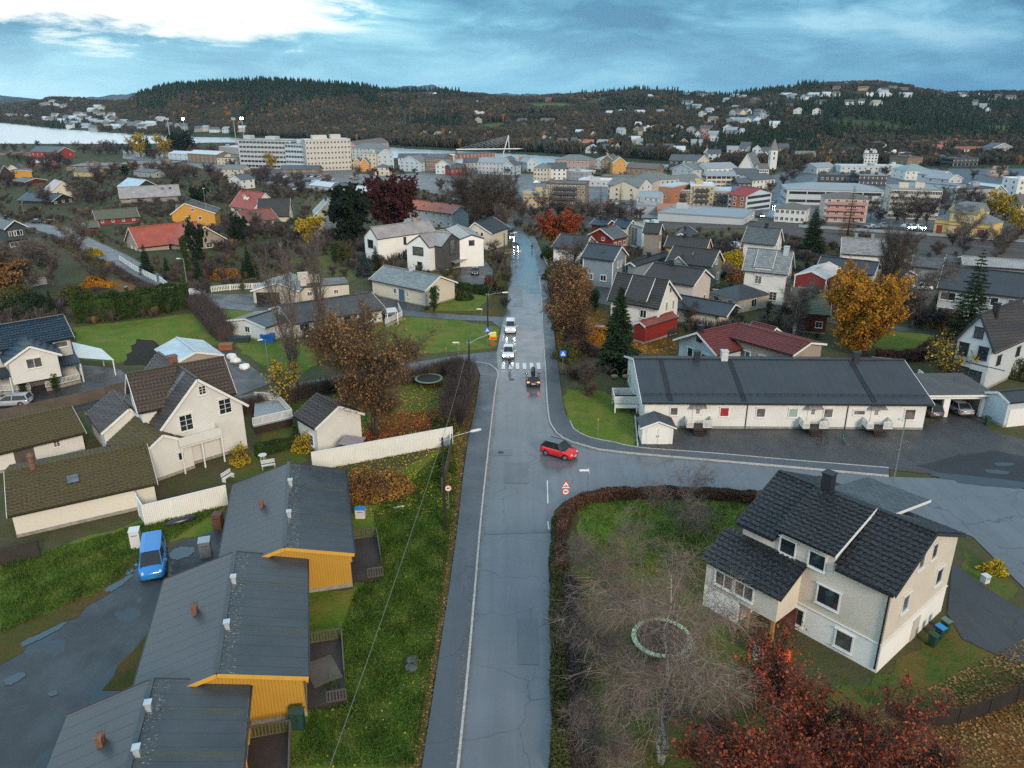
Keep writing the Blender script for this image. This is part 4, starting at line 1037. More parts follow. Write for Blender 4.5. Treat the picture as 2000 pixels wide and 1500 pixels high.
 if style=='van':
  pn=MB();
  for sg in(1,-1):pn.face([(base[0][0],sg*(base[0][1]+.02),zb),(0,sg*(wb+.02),zb),(0,sg*(wt+.02),zt),(topp[0][0],sg*(topp[0][1]+.02),zt)])
  pn.face([(base[0][0]-.02,wb*.95,zb),(base[0][0]-.02,-wb*.95,zb),(topp[0][0]-.02,-wt*.94,zt),(topp[0][0]-.02,wt*.94,zt)]);pn.obj('side_panel',pm,root,uv=False)
 wx=f*.60;
 for sx in(1,-1):
  for sy in(1,-1):
   w=empty('wheel',(sx*wx,sy*(hw-.08),.325));w.parent=root;w.rotation_euler=(0,0,steer if sx>0 else 0);link(WT,'tyre',w);link(WR,'rim',w)
 ar=MB()
 for sx in(1,-1):
  for sy in(1,-1):
   for q in range(10):
    a,b=math.pi*(q/10)-.15,math.pi*((q+1)/10)+.02
    ar.face([(sx*wx+math.cos(t)*r,sy*(hw+.006),.325+math.sin(t)*r)for t,r in((a,.3),(b,.3),(b,.40),(a,.40))])
 ar.obj('wheel_arch',M_BLACKPL,root,uv=False)
 for sy in(1,-1):
  h=MB();h.tube([(f*.90,sy*hw*.66,nz*.86),(f*.985,sy*hw*.66,nz*.80)],[.16,.11],8);h.obj('headlight',M_LENSON if lights else M_LENS,root,uv=False)
  t=MB();t.box((-f*.975,sy*hw*.74,S['tail']*.84),(.10,.30,.16));t.obj('tail_light',M_TAILON if brake else M_TAIL,root,uv=False)
  m_=MB();m_.box((S['wf']*f*.86,sy*(hw+.10),belt+.06),(.12,.2,.14));m_.obj('wing_mirror',pm if rooftone is None else rooftone,root,uv=False)
 gr=MB();gr.box((f*.965,0,nz*.62),(.10,hw*.95,.16));gr.box((f*.955,0,.36),(.14,hw*1.35,.17));gr.obj('grille',M_BLACKPL,root,uv=False)
 pt=MB();pt.box((f+.005,0,.44),(.03,.52,.11));pt.obj('licence_plate',platemat or M_PLATE,root,uv=False)
 pt=MB();pt.box((-f-.0,0,.58),(.03,.52,.11));pt.obj('licence_plate',platemat or M_PLATE,root,uv=False)
 bp=MB();bp.box((-f*.98,0,.34),(.1,hw*1.7,.2));
 for sy in(1,-1):bp.box((0,sy*(hw-.02),.2),(f*.9,.06,.12))
 bp.obj('lower_trim',M_BLACKPL,root,uv=False)
 if rails:
  rr=MB()
  for sy in(1,-1):rr.bar((S['rr']*f*.95,sy*wt*.92,zt+.09),(S['rf']*f*.8,sy*wt*.92,zt+.09),.04,.04);rr.bar((S['rr']*f*.9,sy*wt*.92,zt),(S['rr']*f*.9,sy*wt*.92,zt+.09),.04,.04);rr.bar((S['rf']*f*.75,sy*wt*.92,zt),(S['rf']*f*.75,sy*wt*.92,zt+.09),.04,.04)
  rr.obj('roof_rail',M_RIM,root,uv=False)
 if style=='sedan' or True:
  wp=MB();
 return root
def textmesh(s,size,mat,M,parent,name='sign_text'):
 cu=bpy.data.curves.new('txt','FONT');cu.body=s;cu.size=size;cu.align_x='CENTER';cu.align_y='CENTER';cu.offset=size*.015;cu.extrude=.002;cu.resolution_u=2
 o=bpy.data.objects.new('txt',cu);COL.objects.link(o);bpy.context.view_layer.update()
 me=bpy.data.meshes.new_from_object(o.evaluated_get(bpy.context.evaluated_depsgraph_get()));bpy.data.objects.remove(o);bpy.data.curves.remove(cu)
 me.name=name;me.materials.clear();me.materials.append(mat);return link(me,name,parent,M)
SG_RED=plain('sign_red',(.62,.02,.02),.4,var=.04);SG_WHITE=plain('sign_white',(.78,.78,.76),.4,var=.04);SG_BLUE=plain('sign_blue',(.01,.16,.62),.4,var=.04)
SG_BLK=plain('sign_black',(.01,.01,.01),.4);SG_YEL=plain('sign_yellow',(.85,.62,.01),.4,var=.04);SG_ORG=plain('sign_orange',(.85,.16,.01),.4,var=.04)
def disc(mb,r,y,n=28,z=0.,r0=0.):
 for k in range(n):
  a,b=2*math.pi*k/n,2*math.pi*(k+1)/n
  if r0:mb.face([(math.cos(a)*r0,y,z+math.sin(a)*r0),(math.cos(b)*r0,y,z+math.sin(b)*r0),(math.cos(b)*r,y,z+math.sin(b)*r),(math.cos(a)*r,y,z+math.sin(a)*r)])
  else:mb.face([(0,y,z),(math.cos(b)*r,y,z+math.sin(b)*r),(math.cos(a)*r,y,z+math.sin(a)*r)])
def plate(mb,poly,y0,y1):
 n=len(poly);i=len(mb.v);mb.v+=[(x,y0,z)for x,z in poly]+[(x,y1,z)for x,z in poly]
 mb.f.append(tuple(i+k for k in range(n)));mb.m.append(0);mb.f.append(tuple(i+n+k for k in reversed(range(n))));mb.m.append(0)
 for k in range(n):j=(k+1)%n;mb.f.append((i+j,i+k,i+n+k,i+n+j));mb.m.append(0)
def circ(r,n=28):return[(math.cos(2*math.pi*k/n)*r,math.sin(2*math.pi*k/n)*r)for k in range(n)]
def speed_sign(p,ph,label,warn=False,r=.33,yaw=0.):
 o=tag(empty('road_sign',p,yaw),label,'road sign');mb=MB();mb.tube([(0,0,-.3),(0,0,ph)],.035,8);mb.obj('pole',M_GALV,o)
 z=ph-r-(.95 if warn else .0)
 def at(name,poly,y,mat,zc,par=o,th=.012):
  m=MB();plate(m,[(x,q+zc)for x,q in poly],y,y+th);return m.obj(name,mat,par,uv=False)
 pl=at('speed_plate',circ(r),-.07,SG_RED,z);at('white_disc',circ(r*.76),-.085,SG_WHITE,z,pl)
 textmesh('40',r*.98,SG_BLK,Matrix.Translation((0,-.09,z))@Matrix.Rotation(math.pi/2,4,'X'),pl)
 if warn:
  w=r*1.18;zt=ph-.55
  q=at('sub_plate',[(-r,-.10),(r,-.10),(r,.10),(-r,.10)],-.07,SG_WHITE,z+r+.13)
  tri=lambda k:[(-w*k,-w*.60*k),(w*k,-w*.60*k),(0,w*1.13*k)]
  t=at('warning_plate',tri(1),-.07,SG_RED,zt);at('white_triangle',tri(.68),-.085,SG_WHITE,zt-.02,t)
  m=MB();plate(m,[(math.cos(a)*.13,math.sin(a)*.085+zt-.14)for a in np.linspace(math.pi,0,9)],-.095,-.088);m.obj('bump_symbol',SG_BLK,t,uv=False)
 return o
def crossing_sign(p,ph,label,yaw=0.,s=.62):
 o=tag(empty('crossing_sign',p,yaw),label,'road sign');mb=MB();mb.tube([(0,0,-.3),(0,0,ph)],.035,8);mb.obj('pole',M_GALV,o)
 m=MB();h=s/2;z=ph-h;plate(m,[(-h,z-h),(h,z-h),(h,z+h),(-h,z+h)],-.07,-.055);pl=m.obj('blue_plate',SG_BLUE,o,uv=False)
 m=MB();plate(m,[(-h*.72,z-h*.62),(h*.72,z-h*.62),(0,z+h*.72)],-.085,-.075);m.obj('white_triangle',SG_WHITE,pl,uv=False)
 m=MB()
 for a,b,w in(((0,z+.02),(0,z-.09),.05),((0,z-.09),(-.06,z-.18),.03),((0,z-.09),(.07,z-.18),.03),((0,z),(.07,z-.06),.02),((0,z),(-.06,z-.07),.02)):
  m.bar((a[0],-.092,a[1]),(b[0],-.092,b[1]),w,.008,upv=(0,1,0))
 disc(m,.028,-.094,10,z+.055);m.obj('walking_figure',SG_BLK,pl,uv=False);return o
def utility_pole(p,h,label,arm=None,lamp=True,r=.13):
 """tarred timber pole; arm = vector from the pole top to the lamp head"""
 o=tag(empty('utility_pole',p),label,'utility pole');mb=MB();mb.tube([(0,0,-.5),(0,0,h*.5),(0,0,h)],[r*1.1,r*.95,r*.78],9);mb.obj('pole',plain('tarred_timber',(.022,.016,.012),.8,var=.4),o)
 if arm:
  a=Vector(arm);m=MB();m.tube([(0,0,h-.45),Vector((0,0,h-.1))+a*.35,Vector((0,0,h))+a*.9],[.035,.03,.028],6);m.obj('lamp_arm',M_GALV,o)
  m=MB();e=Vector((0,0,h))+a;d=a.normalized();m.tube([e-d*.5,e-d*.3,e+d*.35,e+d*.5],[.06,.13,.12,.05],8);m.obj('lamp_head',M_SMOKE,o)
 m=MB();m.box((0,-.02,h-.25),(.5,.1,.1));
 for x in(-.2,.2):m.tube([(x,-.02,h-.2),(x,-.02,h-.02)],.04,6)
 m.obj('insulator_bracket',M_GREYC,o);return o
def lamp_post(p,h,label,arm=(.5,-.3),lit=False,mat=None,r=.07):
 o=tag(empty('street_lamp',p),label,'street lamp');mb=MB();mb.tube([(0,0,-.3),(0,0,h*.5),(0,0,h)],[r*1.25,r,r*.75],8);mb.obj('pole',mat or M_GALV,o)
 m=MB();m.tube([(0,0,h-.02),(arm[0],arm[1],h+.12)],.035,6);m.obj('lamp_arm',mat or M_GALV,o)
 m=MB();yaw=math.atan2(arm[1],arm[0]);m.box((arm[0]*1.35,arm[1]*1.35,h+.13),(.65,.26,.12),rz=yaw);m.obj('lamp_head',M_SMOKE,o)
 return o
def cable(a,b,sag,label,r=.014,cat='cable',name='overhead_cable'):
 a,b=Vector(a),Vector(b);pts=[]
 for k in range(25):
  t=k/24;q=a.lerp(b,t);q.z-=sag*4*t*(1-t);pts.append(q-a)
 mb=MB();mb.tube(pts,r,4);o=mb.obj(name,plain('cable_black',(.16,.15,.14),.6),uv=False);o.location=a;return tag(o,label,cat)
def fence(px,h,label,mat,kind='panel',cap=True,gap=.14,w=.09,path=None,post=2.0,name='fence',th=.04,postmat=None,group=None):
 path=path or px_path(px,post);o0=path[0];o=tag(empty(name,o0),label,'fence',group)
 bd=MB();pp=MB();cp=MB()
 for a,b in zip(path,path[1:]):
  a_,b_=a-o0,b-o0;z=Vector((0,0,1));L=(b-a).length;d=(b_-a_)/L
  if kind=='panel':
   i=bd;s=Vector((-d.y,d.x,0))*th/2
   q=[a_-z*.3,b_-z*.3,b_+z*h,a_+z*h]
   bd.face([v+s for v in q]);bd.face([v-s for v in reversed(q)]);bd.face([q[3]+s,q[2]+s,q[2]-s,q[3]-s])
  elif kind=='slat':
   nn=max(1,int(L/gap))
   for k in range(nn):c=a_+d*(k+.5)*L/nn;bd.bar(c+z*.06,c+z*(h-.05),w,.025,upv=s_up(d))
   for zz in(.25,h-.2):bd.bar(a_+z*zz,b_+z*zz,.04,.08)
  elif kind=='rail':
   for zz in np.linspace(.35,h-.1,3):bd.bar(a_+z*zz,b_+z*zz,.03,.14)
  pp.box(a_+z*(h/2-.1),(.12,.12,h+.25),rz=math.atan2(d.y,d.x));
  if cap:cp.bar(a_+z*(h+.02),b_+z*(h+.02),.14,.05)
 e=path[-1]-o0;pp.box(e+Vector((0,0,h/2-.1)),(.12,.12,h+.25))
 bd.obj('boards',mat,o);pp.obj('posts',postmat or mat,o)
 if cap:cp.obj('top_rail',postmat or M_TRIM,o)
 return o
def s_up(d):return(-d.y,d.x,0)
def wheelie_bin(p,yaw,label,col,lid):
 o=tag(empty('wheelie_bin',p,yaw),label,'bin');mb=MB();i=len(mb.v)
 b=[(-.24,-.28),(.24,-.28),(.24,.28),(-.24,.28)];mb.v+=[(x*.82,y*.8,.08)for x,y in b]+[(x,y,1.0)for x,y in b]
 for k in range(4):j=(k+1)%4;mb.f.append((k,j,4+j,4+k));mb.m.append(0)
 mb.f.append((3,2,1,0));mb.m.append(0);mb.obj('bin_body',col,o)
 m=MB();m.slab([(-.28,-.33,1.03),(.28,-.33,1.03),(.28,.32,1.1),(-.28,.32,1.1)],.06);m.obj('lid',lid,o)
 for sx in(-1,1):
  m=MB();m.tube([(sx*.2,.27,.11),(sx*.27,.27,.11)],.11,12);m.obj('wheel',M_TYRE,o)
 m=MB();m.tube([(-.22,.38,1.0),(.22,.38,1.0)],.02,6);m.obj('handle',col,o);return o
def person(p,yaw,label,top,legs,skin=(.45,.28,.2),hair=(.03,.02,.015),stride=.32):
 o=tag(empty('person',p,yaw),label,'person')
 V={'pel':(0,0,.95),'wai':(0.02,0,1.12),'che':(.03,0,1.36),'nec':(.05,0,1.50),'hd0':(.07,0,1.60),'hd1':(.08,0,1.70)}
 R={'pel':.14,'wai':.12,'che':.145,'nec':.05,'hd0':.085,'hd1':.088};E=[('pel','wai'),('wai','che'),('che','nec'),('nec','hd0'),('hd0','hd1')]
 for s,n_ in((1,'l'),(-1,'r')):
  fw=stride*s;V.update({n_+'hip':(0,s*.09,.90),n_+'kn':(fw*.5+.05,s*.09,.50),n_+'an':(fw,s*.09,.09),n_+'to':(fw+.17,s*.1,.04),n_+'sh':(.03,s*.18,1.42),n_+'el':(-fw*.4,s*.25,1.15),n_+'wr':(-fw*.4+.16,s*.23,.96),n_+'ha':(-fw*.4+.22,s*.22,.89)})
  R.update({n_+'hip':.09,n_+'kn':.058,n_+'an':.042,n_+'to':.035,n_+'sh':.06,n_+'el':.045,n_+'wr':.03,n_+'ha':.035})
  E+=[('pel',n_+'hip'),(n_+'hip',n_+'kn'),(n_+'kn',n_+'an'),(n_+'an',n_+'to'),('che',n_+'sh'),(n_+'sh',n_+'el'),(n_+'el',n_+'wr'),(n_+'wr',n_+'ha')]
 ks=list(V)
 def skin_obj(name,keys,grow,mat,parent):
  idx={k:i for i,k in enumerate(keys)};me=bpy.data.meshes.new(name)
  me.from_pydata([V[k]for k in keys],[(idx[a],idx[b])for a,b in E if a in idx and b in idx],[])
  ob=bpy.data.objects.new(name,me);COL.objects.link(ob);m1=ob.modifiers.new('s','SKIN')
  for k,i in idx.items():me.skin_vertices[0].data[i].radius=(R[k]+grow,R[k]+grow)
  me.skin_vertices[0].data[0].use_root=True
  ob.modifiers.new('d','SUBSURF').levels=1;bpy.context.view_layer.update()
  m2=bpy.data.meshes.new_from_object(ob.evaluated_get(bpy.context.evaluated_depsgraph_get()));bpy.data.objects.remove(ob)
  m2.materials.clear();m2.materials.append(mat);m2.shade_smooth();return link(m2,name,parent)
 b=skin_obj('body',ks,0,plain('skin',skin,.6),o)
 skin_obj('jacket',['che','wai','pel','lsh','lel','lwr','rsh','rel','rwr'],.02,plain('coat_'+label[:12],top,.8),o)
 skin_obj('trousers',['pel','lhip','lkn','lan','rhip','rkn','ran'],.016,plain('trousers_'+label[:12],legs,.8),o)
 h=MB();h.tube([(.045,0,1.6),(.06,0,1.72),(.07,0,1.80)],[.09,.105,.06],8);h.obj('hair',plain('hair',hair,.7),o,smooth=True)
 return o
def trampoline(p,r,label,padmat,h=.8,net=False):
 o=tag(empty('trampoline',p),label,'trampoline');m=MB();n=32
 for k in range(n):
  a,b=2*math.pi*k/n,2*math.pi*(k+1)/n
  for z in(h,h-.05):m.face([(math.cos(t)*q,math.sin(t)*q,z)for t,q in((a,r*.84),(a,r),(b,r),(b,r*.84))])
  m.face([(math.cos(t)*r,math.sin(t)*r,z)for t,z in((a,h),(a,h-.08),(b,h-.08),(b,h))])
 m.obj('safety_pad',padmat,o);m=MB();
 m.face([(math.cos(2*math.pi*k/n)*r*.85,math.sin(2*math.pi*k/n)*r*.85,h-.02)for k in range(n)]);m.obj('jumping_mat',plain('trampoline_mat',(.012,.012,.012),.8),o)
 for k in range(6):
  a=2*math.pi*k/6;m=MB();m.tube([(math.cos(a)*r*.95,math.sin(a)*r*.95,h),(math.cos(a)*r*.95,math.sin(a)*r*.95,0)],.025,6);m.obj('leg',M_GALV,o)
 return o
def railing(mb,a,b,h,z,gap=.13,w=.05,n=None):
 a,b=Vector((*a,z)),Vector((*b,z));L=(b-a).length;d=(b-a)/L;k=max(1,int(L/gap));u=Vector((0,0,1))
 for i in range(k+1):mb.bar(a+d*L*i/k+u*.08,a+d*L*i/k+u*(h-.03),w if i%8 else .09,.03,upv=s_up(d))
 mb.bar(a+u*h,b+u*h,.09,.05);mb.bar(a+u*.1,b+u*.1,.04,.07)
C_=lambda n,c,v=True,p=.16:cladding(n,c,v,p)
W_WHITE=C_('white_boards',(.76,.74,.70),False,.15);W_WHITEV=C_('white_upright_boards',(.78,.77,.73),True,.17)
W_CREAM=C_('cream_boards',(.70,.63,.51),False,.15);W_CREAMV=C_('cream_upright_boards',(.60,.54,.45),True,.17)
W_YEL=C_('ochre_yellow_boards',(.50,.265,.035),True,.20);W_YEL2=C_('orange_yellow_boards',(.60,.30,.04),True,.16)
W_GREY=C_('grey_boards',(.28,.29,.30),True,.15);W_BGREY=C_('blue_grey_boards',(.22,.27,.31),False,.15)
W_TEAL=C_('dark_teal_boards',(.05,.075,.085),False,.15);W_DARK=C_('black_stained_boards',(.025,.027,.032),True,.15)
W_RED=C_('barn_red_boards',(.24,.022,.016),True,.16);W_DRED=C_('dark_red_boards',(.13,.016,.014),True,.16)
W_BROWN=C_('brown_boards',(.09,.055,.035),True,.16);W_GREEN=C_('grey_green_boards',(.20,.23,.20),False,.15)
W_LBLUE=C_('pale_blue_boards',(.48,.55,.58),True,.17);W_BEIGE=C_('beige_boards',(.40,.34,.27),False,.15);W_TAUPE=C_('taupe_boards',(.27,.24,.21),False,.15)
W_REND=plain('white_render',(.78,.76,.72),.8,var=.05,scale=.5);W_CREND=plain('cream_render',(.58,.50,.38),.8,var=.07,scale=.5)
R_FELT=roofmat('blue_grey_felt_roof',(.042,.050,.058),'felt',0,rough=.36,col2=(.066,.074,.082))
R_FELTB=roofmat('charcoal_felt_roof',(.032,.036,.043),'felt',0,rough=.45)
R_BLACK=roofmat('black_pantile_roof',(.020,.021,.025),'tile',0,rough=.35,col2=(.034,.033,.036))
R_BLUET=roofmat('blue_black_pantile_roof',(.020,.035,.055),'tile',0,rough=.3)
R_MOSS=roofmat('mossy_brown_tile_roof',(.080,.040,.026),'tile',.72,(.085,.068,.010),.8)
R_MOSSB=roofmat('patchy_brown_tile_roof',(.075,.048,.034),'tile',.45,(.055,.048,.018),.65)
R_BROWN=roofmat('brown_tile_roof',(.058,.036,.030),'tile',0,rough=.5)
R_DBROWN=roofmat('dark_brown_tile_roof',(.042,.034,.030),'tile',.25,(.06,.05,.02),.55)
R_DARKT=roofmat('charcoal_tile_roof',(.026,.026,.030),'tile',0,rough=.5)
R_SLATE=roofmat('grey_slate_roof',(.17,.18,.18),'slate',.15,(.22,.23,.16),.5)
R_SLATEL=roofmat('lichen_slate_roof',(.20,.24,.24),'slate',.35,(.34,.37,.28),.5)
R_SLATED=roofmat('dark_slate_roof',(.075,.078,.082),'slate',0,rough=.5)
R_RED=roofmat('red_tile_roof',(.36,.055,.030),'tile',0,rough=.45);R_ORANGE=roofmat('orange_tile_roof',(.50,.13,.06),'tile',0,rough=.5)
R_DRED=roofmat('oxblood_tile_roof',(.15,.026,.020),'tile',.1,rough=.4);R_RBROWN=roofmat('red_brown_tile_roof',(.24,.075,.05),'tile',.1,rough=.55)
R_METAL=roofmat('brown_grey_seam_roof',(.28,.25,.24),'seam',0,rough=.35);R_METB=roofmat('pale_blue_metal_roof',(.34,.44,.50),'seam',0,rough=.3)
R_GREEN=roofmat('green_grey_metal_roof',(.20,.25,.24),'seam',.1,rough=.4);R_RSHEET=roofmat('rusty_red_sheet_roof',(.19,.05,.038),'seam',.25,(.14,.06,.05),.6)
R_GREENM=roofmat('olive_mossy_roof',(.10,.10,.07),'tile',.6,(.12,.12,.06),.7);R_PINK=roofmat('pale_pink_sheet_roof',(.56,.47,.42),'seam',0,rough=.5)
M_DECK=cladding('dark_deck_boards',(.05,.032,.026),True,.14,.3);M_DECKG=cladding('grey_deck_boards',(.34,.37,.40),True,.14,.1)
def stairs(mb,x,y,z,w,n,dy,rise=.18,run=.27):
 for k in range(n):mb.box((x,y+dy*(run*(k+.5)),z-rise*(k+1)+.02),(w,run,.05));mb.box((x,y+dy*run*(k+.05),z-rise*(k+.5)-.1),(w,.03,rise))
def patchmat(name,col,lo,hi,sc,st,kx):
 m,nt,b=newmat(name);n=N(nt);uv=n.coord('UV');f=n.noise(uv,sc,6,.75,stretch=st);b.inputs['Base Color'].default_value=(*col,1);b.inputs['Roughness'].default_value=.8
 n.link(n.math('MULTIPLY',n.ramp(f,[(lo,0.),(hi,1.)]),kx),b.inputs['Alpha']);return m
M_STREAK=patchmat('moss_streak',(.17,.145,.055),.38,.7,1.5,(2,.3,1),.5);M_LICH=patchmat('lichen_speckle',(.42,.41,.30),.56,.62,5.,(1,.7,1),.7)
YL=[dict(A=(556,1070),B=(564,904),C=(692,1083),D=(428,1086),lab='ochre yellow terrace house furthest up the slope, a bush beyond its corner',n='a'),dict(A=(423,1317),B=(459,1077),C=(602,1326),D=(262,1336),lab='ochre yellow terrace house in the middle of the stepped row',n='b'),dict(A=(236,1560),B=(298,1325),C=(468,1560),D=(62,1575),lab='ochre yellow terrace house nearest the camera, its roof cut by the bottom edge',n='c')]
for q in YL:
 r,i=house(q['A'],q['B'],q['C'],q['D'],zr=4.5,ze=3.15,zd=2.9,wall=W_YEL,roof=R_FELT,trim=plain('yellow_trim',(.60,.31,.04),.55,var=.08),oh=.22,ohe=.35,found=M_CONC,trimB=plain('rust_edge_flashing',(.06,.03,.022),.6),label=q['lab'],cat='terraced house',name='terraced_house',group='stepped row of yellow terraced houses',win={'C':[(.2,1.5,1.3,1.3),(.5,1.2,.95,1.9),(.78,1.5,1.3,1.3)]},gut=True)
 hl=i['hl'];sg=i['sc'];w=i['sides'][sg][0];wd=i['sides'][-sg][0]
 for t,(f,hh)in{'p':(.30,.75),'q':(.68,.75)}.items():
  x=-hl+i['L']*f;zz=4.5-.08
  k=MB();k.box((x,sg*.25,zz+.15),(.34,.3,.8));k.box((x,sg*.25,zz+.58),(.46,.42,.07));k.obj('roof_vent',plain('pale_vent_metal',(.5,.53,.55),.4,.4),i['R'])
 k=MB();y=-sg*wd*.42;zz=4.5-(4.5-2.9)*.42;x=-hl*.1
 k.box((x-.15,y,zz+.2),(.34,.34,.6));k.box((x+.18,y,zz+.28),(.3,.3,.75));k.box((x-.15,y,zz+.52),(.44,.44,.07));k.box((x+.18,y,zz+.68),(.4,.4,.07));k.obj('chimney',M_BRICKC,i['R'])
 for f in(.30,.68):
  x=-hl+i['L']*f;k=MB();P0=lambda t,dx:(x+dx,sg*w*t,4.5-(4.5-3.15)*t+.012)
  k.face([P0(.10,-.12),P0(.10,.12),P0(.95,.34),P0(.95,-.2)]);k.obj('moss_streak',M_STREAK,i['R'])
 k=MB();k.face([(-hl+.1,sg*.1,4.49),(hl-.1,sg*.1,4.49),(hl-.1,sg*1.0,4.5-1.35*1.0/w+.014),(-hl+.1,sg*1.0,4.5-1.35/w+.014)]);k.obj('lichen_speckle',M_LICH,i['R'])
 dk=MB();wy=i['ys'][sg][0];x0,x1=hl-6.9,hl-.6;y0,y1=sg*(wy+.02),sg*(wy+2.5);zf=.15
 dk.box(((x0+x1)/2,(y0+y1)/2,zf),(x1-x0,abs(y1-y0),.16));
 for x in np.arange(x0,x1,.6):dk.box((x,y1-sg*.05,-.35),(.1,.1,1.0))
 dk.box(((x0+x1)/2,y1-sg*.04,-.3),(x1-x0,.03,.75));dko=dk.obj('deck',M_DECK,r)
 rl=MB();railing(rl,(x0,y1),(x1-1.9,y1),.9,zf+.08,.2,.09);railing(rl,(x0,y0),(x0,y1),.9,zf+.08,.2,.09);railing(rl,(x1-.1,y1),(x1-.1,y1-sg*1.2),.9,zf+.08,.2,.09);rl.obj('deck_railing',M_GREYWOOD,r)
 s_=MB();
 for kx in range(3):s_.box((x1+.15+.28*kx,(y0+y1)/2+sg*.4,zf-.18*(kx+1)),(.3,1.6,.08))
 s_.box((x1+.4,(y0+y1)/2+sg*.4,zf-.45),(.7,1.5,.3));s_.obj('deck_steps',M_DECK,r)
 pr=MB();pr.box((x1-3.2,(y0+y1)/2-.2*sg,zf+.12),(2.6,2.0,.05),rz=.3);pr.obj('stacked_planks',M_GREYWOOD,r)if q['n']=='b' else None
def cabinet(px,py,s,col,label,cat='cabinet',name='utility_cabinet',rz=0.,roof=None):
 o=tag(empty(name,gp(px,py),rz),label,cat);m=MB();m.box((0,0,s[2]/2),s);m.box((0,0,.04),(s[0]+.08,s[1]+.08,.08));m.obj('cabinet_body',col,o)
 m=MB();m.slab([(-s[0]/2-.05,-s[1]/2-.05,s[2]+.05),(s[0]/2+.05,-s[1]/2-.05,s[2]+.05),(s[0]/2+.05,s[1]/2+.05,s[2]+.12),(-s[0]/2-.05,s[1]/2+.05,s[2]+.12)],.05);m.obj('lid',roof or col,o)
 m=MB();m.box((0,-s[1]/2-.01,s[2]/2),(.02,.02,s[2]*.8));m.box((.06,-s[1]/2-.02,s[2]*.6),(.03,.03,.12));m.obj('door_seam',M_BLACKPL,o);return o
cabinet(583,1420,(.8,.5,1.25),plain('dark_green_metal',(.02,.055,.045),.5),'dark green meter cabinet against the yellow gable of the middle terrace house')
r,i=house((246,731),(437,697),(272,806),None,zr=9.6,ze=6.4,hwr=(2.,9),wall=W_WHITE,roof=R_MOSSB,label='large white house with mossy T-shaped tile roof and a balcony on its gable',name='white_house',oh=.4,ohe=.5,win={'C':[(.12,4.2,1.,1.1)],'B':[(.5,4.4,1.1,1.4),(.5,7.2,.7,.8)]})
BIG=r
def attach(child,parent):
 """make a separately measured wing a part of the house it belongs to"""
 bpy.context.view_layer.update();mw=child.matrix_world.copy();child.parent=parent;child.matrix_parent_inverse=Matrix.Identity(4)
 child.matrix_local=parent.matrix_world.inverted()@mw
 for k in('label','category','group'):
  if k in child:del child[k]
 child.name=child.name
def wing(parent,*a,**k):
 """a wing's wall, roof and windows become parts of the parent house"""
 c,inf=house(*a,**k);bpy.context.view_layer.update()
 inv=parent.matrix_world.inverted()if parent.matrix_world!=Matrix.Identity(4)else None
 Mp=Matrix.Translation(parent.location)@Matrix.Rotation(parent.rotation_euler.z,4,'Z');Mc=Matrix.Translation(c.location)@Matrix.Rotation(c.rotation_euler.z,4,'Z')
 rel=Mp.inverted()@Mc
 for o in list(c.children):mb_=o.matrix_basis.copy();o.parent=parent;o.matrix_basis=rel@mb_
 inf['M']=rel;bpy.data.objects.remove(c);return inf
w=wing(BIG,(385,740),(308,688),(498,800),(306,838),zr=9.5,ze=5.2,zd=4.9,wall=W_WHITE,roof=R_BROWN,name='white_house',oh=.5,ohe=.5,chim=[(.42,0,.8,M_BRICKC,.8)],win={'A':[(.53,8.0,.7,.9,'g'),(.28,4.9,1.3,1.7,'g'),(.78,5.6,1.3,1.6,'g')]},foot=3)
rel=w['M'];mb=MB();hlw=w['hl']
sD=-w['sc'];wd,ed=w['sides'][sD]
for t in np.linspace(.04,.93,22):
 y=sD*wd*t;z=9.5-(9.5-ed)*t+.1;mb.box((hlw-3.2,y,z),(.42,.05,.05))
for dx in(-.2,.2):mb.bar((hlw-3.2+dx,sD*wd*.03,9.5+.0),(hlw-3.2+dx,sD*wd*.95,9.5-(9.5-ed)*.95+.1),.05,.05)
mb.obj('roof_ladder',M_GALV,BIG,M=rel)
mb=MB();wx=w['wx'];y0=-sD*.2*0;yc=sD*2.2;
mb.box((wx+.85,sD*.9,3.0),(1.7,4.4,.2));mb.box((wx+1.66,sD*.9,3.55),(.08,4.4,1.0));mb.box((wx+.85,sD*-1.28,3.55),(1.6,.08,1.0));mb.box((wx+.85,sD*3.08,3.55),(1.6,.08,1.0));mb.obj('balcony',W_WHITE,BIG,M=rel)
for y in(-1.2,.9,3.0):mb=MB();mb.box((wx+1.6,sD*y,.9),(.13,.13,4.0));mb.obj('balcony_post',M_TRIM,BIG,M=rel)
wing(BIG,(252,798),(220,762),(204,856),None,zr=4.8,ze=2.7,wall=W_WHITE,roof=R_BROWN,oh=.3,ohe=.3,doors=[('A',.5)])
wing(BIG,(318,849),(262,815),(386,882),None,zr=4.9,ze=3.2,wall=W_WHITE,roof=R_MOSS,oh=.3,ohe=.4,win={'A':[(.22,2.0,.6,.8,'1')]},foot=3)
dp=[gp(497,850),gp(573,832),gp(545,800),gp(500,797)];o=tag(empty('raised_deck',dp[0]),'pale grey raised deck with white railings beside the white house','deck')
loc=[(q-dp[0])for q in dp];m=MB();m.prism([(q.x,q.y)for q in loc][::1],1.0,1.15);m.obj('deck_floor',M_DECKG,o);m=MB()
for a,b in((0,1),(1,2),(2,3)):railing(m,(loc[a].x,loc[a].y),(loc[b].x,loc[b].y),1.0,1.15,.14,.07)
m.obj('railing',M_TRIM,o);m=MB();m.prism([(q.x*.97+.1,q.y*.97+.1)for q in loc],-.1,1.0);m.obj('skirt',M_DWOOD,o)
